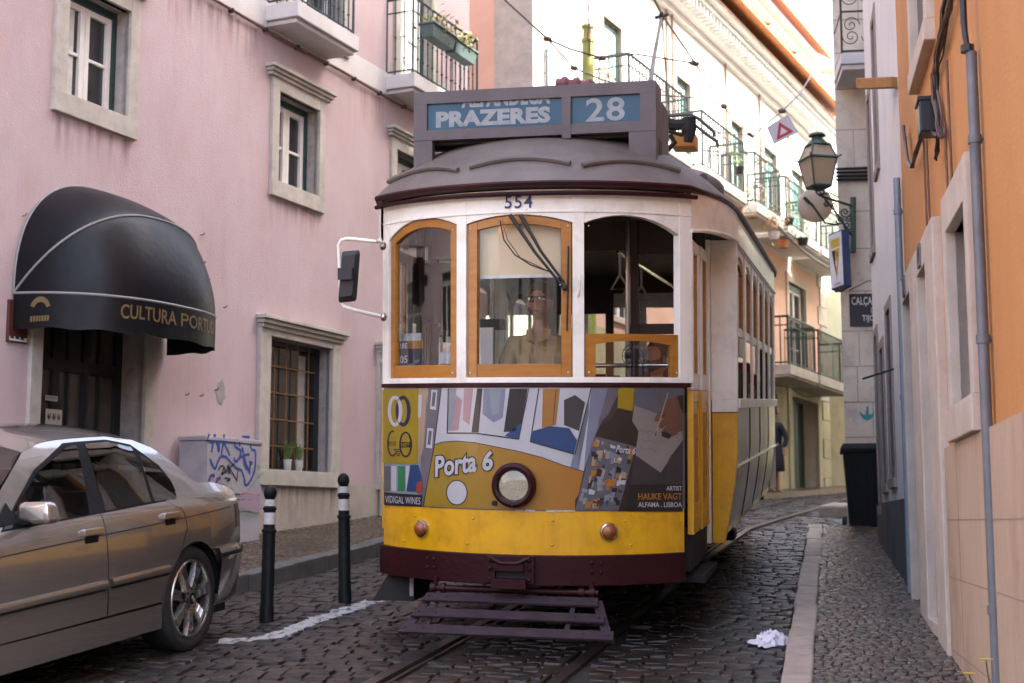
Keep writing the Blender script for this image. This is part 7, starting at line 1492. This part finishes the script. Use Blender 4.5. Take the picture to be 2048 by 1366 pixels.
pot_plant(1565, 480, .55, 'orange flowers low on the far balcony floor beside the white pot', M_pot, M_leaf, M_flower, .18, 60)
pot_plant(1606, 476, .85, 'dark basket of foliage hanging from the farthest upper balcony', M_black, M_leaf, None, .17, 50)
# wall lantern on its scroll bracket
ly = 15.9; px_m = ly / F; lp = at(1637, 377, ly); b_ = empty('wall_lantern', lp, 'old green iron lantern on scrolled bracket at the stone corner', 'street lamp')
M_lamp = mat('verdigris_lamp_iron', (.06, .1, .085), (.04, .07, .06), 9, .5, metal=.3); M_lglass = mat('frosted_lamp_glass', (.55, .46, .34), (.48, .4, .29), 5, .35)
_n = M_lglass.node_tree; _tr = _n.nodes.new('ShaderNodeBsdfTranslucent'); _tr.inputs[0].default_value = (.7, .58, .42, 1); _mx = _n.nodes.new('ShaderNodeMixShader'); _mx.inputs[0].default_value = .5
_n.links.new(_n.nodes['Principled BSDF'].outputs[0], _mx.inputs[1]); _n.links.new(_tr.outputs[0], _mx.inputs[2]); _n.links.new(_mx.outputs[0], _n.nodes['Material Output'].inputs[0])
Hl = .6; ang = R_(15); T = lambda x, y, z: lp + Vector((x * math.cos(ang) - y * math.sin(ang), x * math.sin(ang) + y * math.cos(ang), z))
mb = MB()
def sq(w, z): return [T(w * a, w * b, z) for a, b in ((-1, -1), (1, -1), (1, 1), (-1, 1))]
B0, B1, B2 = sq(.105, .02), sq(.16, .34), sq(.1, .5)
for A, B in ((B0, B1), (B1, B2)):
    for i in range(4): mb.tube([A[i], B[i]], .011, M_lamp, 5)
for S, r in ((B0, .016), (B1, .018), (B2, .016)):
    for i in range(4): mb.tube([S[i], S[(i + 1) % 4]], r, M_lamp, 5)
for i in range(4): mb.tube([B1[i], B1[i] + (B1[i] - T(0, 0, .34)) * .25 + Vector((0, 0, .02))], .01, M_lamp, 5)
mb.lathe([(.14, .5), (.1, .54), (.075, .57), (.06, .58), (.055, .6), (.1, .615), (.085, .64), (.03, .655), (.001, .67)], M_lamp, T, 16); mb.lathe([(.04, -.03), (.1, .02)], M_lamp, T, 12)
mb.build('lantern_frame', b_, smooth=30)
mb = MB()
for A, B in ((B0, B1), (B1, B2)):
    for i in range(4): mb.quad(A[i], A[(i + 1) % 4], B[(i + 1) % 4], B[i], M_lglass)
mb.build('glass', b_, smooth=0); mb = MB(); mb.ball(T(0, 0, .32), .035, M_bw, sz=1.6, n=10); mb.tube([T(0, 0, .34), T(0, 0, .5)], .015, M_lamp, 6); mb.build('bulb', b_)
mb = MB(); wt, wb_ = at(1706, 395, 16.3), at(1706, 505, 16.3); mb.tube([wt, wb_], .035, M_lamp, 8); 
for k in (0, 1): mb.tube([wt.lerp(wb_, .12 + .8 * k), wt.lerp(wb_, .12 + .8 * k) + Vector((.02, .3, 0))], .02, M_lamp, 6)
arm = [at(1704, 412, 16.28), at(1672, 402, 16.1), at(1645, 393, 15.95), at(1640, 386, 15.9)]; mb.tube(arm, .016, M_lamp, 6); mb.tube([at(1702, 470, 16.28), at(1690, 452, 16.2), at(1668, 420, 16.08), at(1650, 398, 15.97)], .014, M_lamp, 6)
mb.tube([at(1637, 377, 15.9), at(1632, 385, 15.9), at(1640, 392, 15.92), at(1648, 385, 15.9), at(1646, 376, 15.9)], .012, M_lamp, 6)
for cx_, cy_, r_, fl in ((1690, 425, 11, 1), (1680, 440, 9, -1), (1694, 452, 9, 1), (1668, 411, 7, -1), (1652, 408, 6, 1), (1697, 437, 7, -1)):
    mb.tube([at(cx_ + fl * r_ * (1 - t / 26) * math.cos(t * .42), cy_ + r_ * (1 - t / 26) * math.sin(t * .42), 16.2) for t in range(24)], .009, M_lamp, 5)
mb.build('bracket', b_, smooth=50)
# round traffic mirror seen from behind
rm = empty('traffic_mirror', at(1630, 410, 16.9), 'round beige back of a street mirror just behind the lantern', 'traffic mirror'); c = at(1630, 410, 16.9); vd = (c - CAM).normalized(); sx_ = vd.cross(Vector((0, 0, 1))).normalized(); sz_ = sx_.cross(vd)
T = lambda x, y, z: c + sx_ * x + sz_ * y + vd * z
mb = MB(); mb.lathe([(.205, .05), (.213, .03), (.205, .0), (.19, -.012), (.1, -.03), (.001, -.035)], mat('beige_mirror_back', (.52, .44, .34), (.45, .37, .28), 4, .6), T, 40); mb.build('mirror_back', rm, smooth=40)
mb = MB(); mb.tube([T(-.1, .08, -.04), T(-.03, .0, -.045), T(.11, -.22, -.04), T(.3, -.26, .0)], .012, M_iron, 6); mb.tube([T(.08, .12, -.04), T(.18, .14, -.02), T(.4, .0, .1)], .01, M_iron, 6); mb.tube([T(-.13, .1, -.05), T(-.06, .02, -.05)], .02, M_iron, 6); mb.build('bracket', rm)
# club sign box
cs = [at(1655, 470, 16.1), at(1684, 458, 15.95), at(1689, 571, 15.95), at(1662, 581, 16.1)]   # tl tr br bl
dp = Vector((.12, .16, .01)); bxs = empty('club_sign', cs[3], 'blue sign box with gold crown and triangular crest on white face at stone corner', 'sign')
M_sb = mat('cobalt_sign_box', (.01, .05, .2), (.008, .04, .16), 6, .4); M_sw = mat('white_sign_face', (.68, .67, .66), None, 6, .4)
mb = MB(); mb.hexa([cs[3], cs[2], cs[2] + dp, cs[3] + dp, cs[0], cs[1], cs[1] + dp, cs[0] + dp], M_sb); mb.build('case', bxs, smooth=0, bevel=.006)
nrm = (cs[1] - cs[0]).cross(cs[3] - cs[0]).normalized(); nrm = nrm if nrm.y < 0 else -nrm
SP = lambda u, v, o=.004: cs[3].lerp(cs[2], u).lerp(cs[0].lerp(cs[1], u), v) + nrm * o
mb = MB(); mb.quad(SP(.05, .025), SP(.95, .025), SP(.95, .975), SP(.05, .975), M_sw); mb.build('face', bxs, smooth=0)
M_cg = mat('crest_gold', (.55, .38, .04), None, 9, .5); mb = MB(); pl = lambda pts, m, o: mb.poly(pts, lambda u, v: SP(u, v, o), m)
pl([(.18, .72), (.82, .72), (.8, .77), (.2, .77)], M_cg, .006)
for k in range(5): x = .2 + k * .125; pl([(x, .77), (x + .11, .77), (x + .125, .9), (x + .055, .86), (x - .01, .9)], M_cg, .006)
pl([(.2, .69), (.8, .69), (.5, .13)], M_cg, .006); pl([(.24, .67), (.5, .67), (.5, .2)], K['navy'], .0075); pl([(.46, .42), (.5, .36), (.55, .42), (.55, .47), (.5, .5), (.46, .47)], M_sw, .009); pl([(.56, .55), (.62, .65), (.68, .55), (.64, .55), (.62, .59), (.6, .55)], K['navy'], .009); pl([(.46, .62), (.5, .6), (.55, .2), (.51, .2)], M_cg, .0085)
write(mb, '25 DE MAIO', lambda u, v: SP(.3 + .48 * u, .055 + .035 * v, .006), M_ink, .02); mb.build('emblem', bxs, smooth=0)
mb = MB(); mb.tube([SP(.1, -.02, -.05), SP(.5, -.05, -.06), SP(1.1, .0, -.1)], .012, M_iron, 6); mb.tube([cs[1] + dp * .5, cs[1] + dp * .5 + Vector((.15, .35, .03))], .015, M_iron, 6); mb.build('bracket', bxs)
# hanging tramway sign
hs_ = [at(1533.5, 254, 17), at(1576, 229, 17), at(1596, 264, 17), at(1548, 289, 17)]; hg = empty('hanging_sign', hs_[3], 'tilted grey plate with red triangle hanging from overhead wire', 'sign')
M_plt = mat('pale_grey_plate', (.55, .54, .56), (.48, .47, .5), 5, .5); M_red = mat('faded_red_paint', (.42, .035, .07), (.36, .03, .06), 9, .5)
bk2 = Vector((0, .012, 0)); mb = MB(); mb.hexa([hs_[3], hs_[2], hs_[2] + bk2, hs_[3] + bk2, hs_[0], hs_[1], hs_[1] + bk2, hs_[0] + bk2], M_plt); mb.build('plate', hg, smooth=0)
f2 = Vector((0, -.003, 0)); tri = [at(1558, 244, 17) + f2, at(1553, 281, 17) + f2, at(1587, 263, 17) + f2]; cc_ = sum(tri, Vector()) / 3; inn = [cc_.lerp(p, .46) for p in tri]; mb = MB()
for i in range(3): j = (i + 1) % 3; mb.quad(tri[i], tri[j], inn[j], inn[i], M_red)
mb.add([p for p in inn], [(0, 1, 2)], M_sw); mb.build('triangle', hg, smooth=0)
# overhead wires
M_wire = mat('dark_copper_wire', (.06, .045, .04), (.03, .025, .022), 9, .5, metal=.5); M_clamp = mat('bronze_clamp', (.2, .14, .1), (.12, .08, .06), 9, .5, metal=.5)
def wire(pts, label, r=.013, knots=(), name='overhead_wire'):
    mb = MB(); q = [at(*p) for p in pts]; mb.tube(q, r, M_wire, 6)
    for k in knots: mb.ball(q[k], r * 2.8, M_clamp, sx=1.6, n=8)
    tag(mb.build(name, smooth=60), label, 'wire', 'tramway overhead wires')
wire([(1215, -300, 9), (1290, -40, 12.5), (1323, 28, 15.2), (1391, 128, 18.5), (1448, 214, 22), (1499, 268, 25), (1545, 330, 29), (1600, 400, 34)], 'contact wire over the tram running away past the hanging sign', .013, (3, 4, 5))
wire([(985, -40, 14), (1010, 0, 15), (1095, 78, 17), (1148, 136, 18.5), (1158, 160, 19)], 'thin wire slanting down from the top edge towards the yellow-green pole', .012, (2, 3))
wire([(1095, 78, 17), (1140, 98, 17.4), (1205, 116, 18), (1270, 108, 18.2), (1386, 126, 18.5)], 'span wire sagging between the slanting wire and the contact wire', .013, (0, 2, 4))
wire([(1148, 136, 18.5), (1205, 160, 20), (1320, 190, 21), (1392, 196, 21.5), (1448, 212, 22)], 'second span wire passing behind the tram route board', .013, (0, 4))
wire([(1505, 272, 25), (1540, 242, 20), (1564, 222, 17), (1600, 188, 22), (1640, 120, 34)], 'guy wire carrying the hanging triangle sign', .012, (0, 2))
wire([(1425, 262, 22), (1460, 268, 24), (1499, 270, 25)], 'short stay wire left of the contact wire clamp', .012, (2,))
wire([(1400, 300, 22), (1490, 308, 26), (1530, 322, 28)], 'lowest thin stay wire above the flowered balcony', .012, (2,))
wire([(1580, -30, 26), (1620, 30, 33), (1660, 78, 40)], 'thin cable high over the tiled roof near the lilac house', .014)
# posts
p0 = at(1176, 160, 20.2); gz0 = gz(p0.x, p0.y); yp = empty('tram_pole', (p0.x, p0.y, gz0), 'yellow-green iron tramway pole with ringed top behind the tram roof', 'pole'); zt = at(1176, 50, 20.2).z
mb = MB(); T = lambda x, y, z: (p0.x + x, p0.y + y, z); mb.lathe([(.14, gz0 - .1), (.14, gz0 + .9), (.1, gz0 + 1.0), (.085, zt - .28), (.1, zt - .27), (.1, zt - .22), (.075, zt - .2), (.07, zt - .06), (.095, zt - .05), (.095, zt - .01), (.05, zt), (.001, zt + .02)], mat('yellow_green_paint', (.3, .32, .06), (.24, .26, .05), 6, .5), T, 20); mb.build('pole', yp, smooth=35)
mb = MB(); mb.tube([T(.02, -.08, zt - .5), T(.03, -.1, zt - .1), T(0, -.08, zt + .1), at(1183, -60, 20)], .016, M_wire, 6); mb.tube([T(0, -.1, zt - .25), T(.02, -.12, zt - .1)], .03, M_clamp, 6); mb.build('feeder_cable', yp)
p0 = at(1094, 170, 20.9); zt2 = at(1094, 94, 20.9).z; ip = empty('iron_standard', p0, 'slim blue-grey iron finial standing by the stone corner pilaster', 'bracket')
mb = MB(); T = lambda x, y, z: (p0.x + x, p0.y + y, z); mb.lathe([(.028, zt2 - 1.6), (.026, zt2 - .16), (.035, zt2 - .15), (.02, zt2 - .11), (.034, zt2 - .05), (.001, zt2)], mat('blue_grey_iron', (.13, .19, .24), None, 8, .5), T, 12); mb.tube([T(0, 0, zt2 - 1.4), WF.pt(WF.hit(1094, 170)[0], 0, zt2 - 1.4)], .02, M_iron, 6); mb.tube([T(0, 0, zt2 - .4), T(-.18, .02, zt2 - .44)], .01, M_iron, 5); mb.build('rod', ip, smooth=40)
# wheelie bin
bp = at(1729, 1050, 15.05); bp.z = gz(bp.x, bp.y) + .0; wb2 = empty('wheelie_bin', bp, 'black wheeled refuse bin at the stone corner below the teal anchor', 'bin'); zt3 = at(1729, 888, 15.05).z; hb = zt3 - bp.z
M_bin = mat('black_plastic', (.008, .01, .011), (.012, .015, .016), 6, .55, spec=.2); ang = R_(-12); T = lambda x, y, z: bp + Vector((x * math.cos(ang) - y * math.sin(ang), x * math.sin(ang) + y * math.cos(ang), z))
mb = MB(); tp = lambda w, d, z, oy=0: [T(-w, -d + oy, z), T(w, -d + oy, z), T(w, d + oy, z), T(-w, d + oy, z)]
mb.hexa(tp(.15, .17, .04) + tp(.2, .24, hb - .08), M_bin)
for k in range(4): mb.hexa([T(-.12 + k * .07, -.176, .1), T(-.1 + k * .07, -.176, .1), T(-.1 + k * .07, -.16, .1), T(-.12 + k * .07, -.16, .1), T(-.15 + k * .09, -.236, hb - .2), T(-.125 + k * .09, -.236, hb - .2), T(-.125 + k * .09, -.2, hb - .2), T(-.15 + k * .09, -.2, hb - .2)], M_bin)
mb.hexa(tp(.225, .26, hb - .1) + tp(.23, .265, hb - .055), M_bin); mb.build('body', wb2, smooth=0, bevel=.012)
mb = MB(); mb.hexa(tp(.228, .262, hb - .052) + tp(.2, .24, hb - .005), M_bin); mb.tube([T(-.15, .27, hb - .04), T(-.15, .31, hb - .03), T(.15, .31, hb - .03), T(.15, .27, hb - .04)], .014, M_bin, 6); mb.build('lid', wb2, smooth=0, bevel=.012)
for s_ in (-1, 1): mb = MB(); mb.lathe([(.09, -.025), (.1, -.02), (.1, .02), (.09, .025)], M_tyre, lambda x, y, z: T(s_ * .2 + z, .12 + x, .1 + y), 20); mb.build('wheel', wb2)
# stone block, cloth, weeds
b1 = at(1672, 1030, 19.5); b1.z = gz(b1.x, b1.y); mb = MB(); q = lambda px, py, y: Vector((at(px, py, y).x, y, 0)); pts = [at(1638, 1035, 19.2), at(1704, 1030, 19.2), at(1712, 1010, 20.6), at(1660, 1012, 20.6)]
lo4 = [Vector((p.x, p.y, gz(p.x, p.y) - .1)) for p in pts]; hi4 = [Vector((p.x, p.y, gz(p.x, p.y) + .16)) for p in pts]; mb.hexa(lo4 + hi4, M_kerb); tag(mb.build('stone_step', smooth=0, bevel=.03), 'low worn stone step beyond the black bin', 'step')
cl0 = gpt(1549, 1290); rg = random.Random(17); cp_ = gpt(1512, 1299); cq_ = gpt(1584, 1288)
mb = MB(); NU, NV = 44, 32; ax = (cq_ - cp_); ay = Vector((-.12, .30, 0)); hts = {}
from mathutils import noise as _nz
def cloth_fn(u, v):
    p = cp_ + ax * (.12 + u * .76) + ay * .62 * (v - .25); e_ = math.sin(math.pi * min(1, max(0, u))) ** .6 * math.sin(math.pi * v) ** .6
    w = Vector((_nz.noise(Vector((u * 5, v * 5, 1))), _nz.noise(Vector((u * 5, v * 5, 7))), 0)) * .05
    ridged = 1 - abs(_nz.noise(Vector((u * 6, v * 5, 3)))) * 2.2; r2 = 1 - abs(_nz.noise(Vector((u * 13, v * 11, 9)))) * 2
    h = .012 + e_ * (.02 + .05 * max(0, ridged) + .022 * max(0, r2)) * (.35 + u); p = p + w; return Vector((p.x, p.y, gz(p.x, p.y) + h))
mb.grid(cloth_fn, NU, NV, mat('crumpled_white_cloth', (.72, .72, .76), (.62, .62, .66), 5, .8)); tag(mb.build('crumpled_cloth', smooth=75), 'crumpled white cloth lying on the setts by the right kerb', 'cloth')
for px, py, gx, gy, lb in ((1972, 1322, 1974, 1400, 'taller yellow dandelion at the foot of the cladding near the drainpipe'), (1938, 1350, 1947, 1400, 'lower yellow dandelion at the foot of the cladding by the pavement')):
    a, z = RW.hit(px, py, .1); q = RW.pt(a, .1, z); g0 = RW.pt(RW.hit(gx, gy, .06)[0], .05, RW.ground(a) + .1); w_ = empty('weed_flower', g0, lb, 'flower', 'dandelions at the wall foot'); mb = MB(); mb.tube([g0, g0.lerp(q, .6) + Vector((.01, 0, 0)), q], .003, M_leaf, 5)
    leaves(mb, g0 + Vector((0, 0, .04)), .07, 24, M_leaf, .03, .5, rg); mb.build('stem', w_); mb = MB()
    for k in range(26): t = k * 2.4; r_ = .019 * math.sqrt(k / 26); c = q + Vector((math.cos(t) * r_, math.sin(t) * r_, .004)); e_ = Vector((math.cos(t), math.sin(t), .35)) * .012; s2 = Vector((-math.sin(t), math.cos(t), 0)) * .004; mb.quad(c - s2, c + s2, c + e_ + s2, c + e_ - s2, M_yel)
    mb.build('bloom', w_, smooth=0)
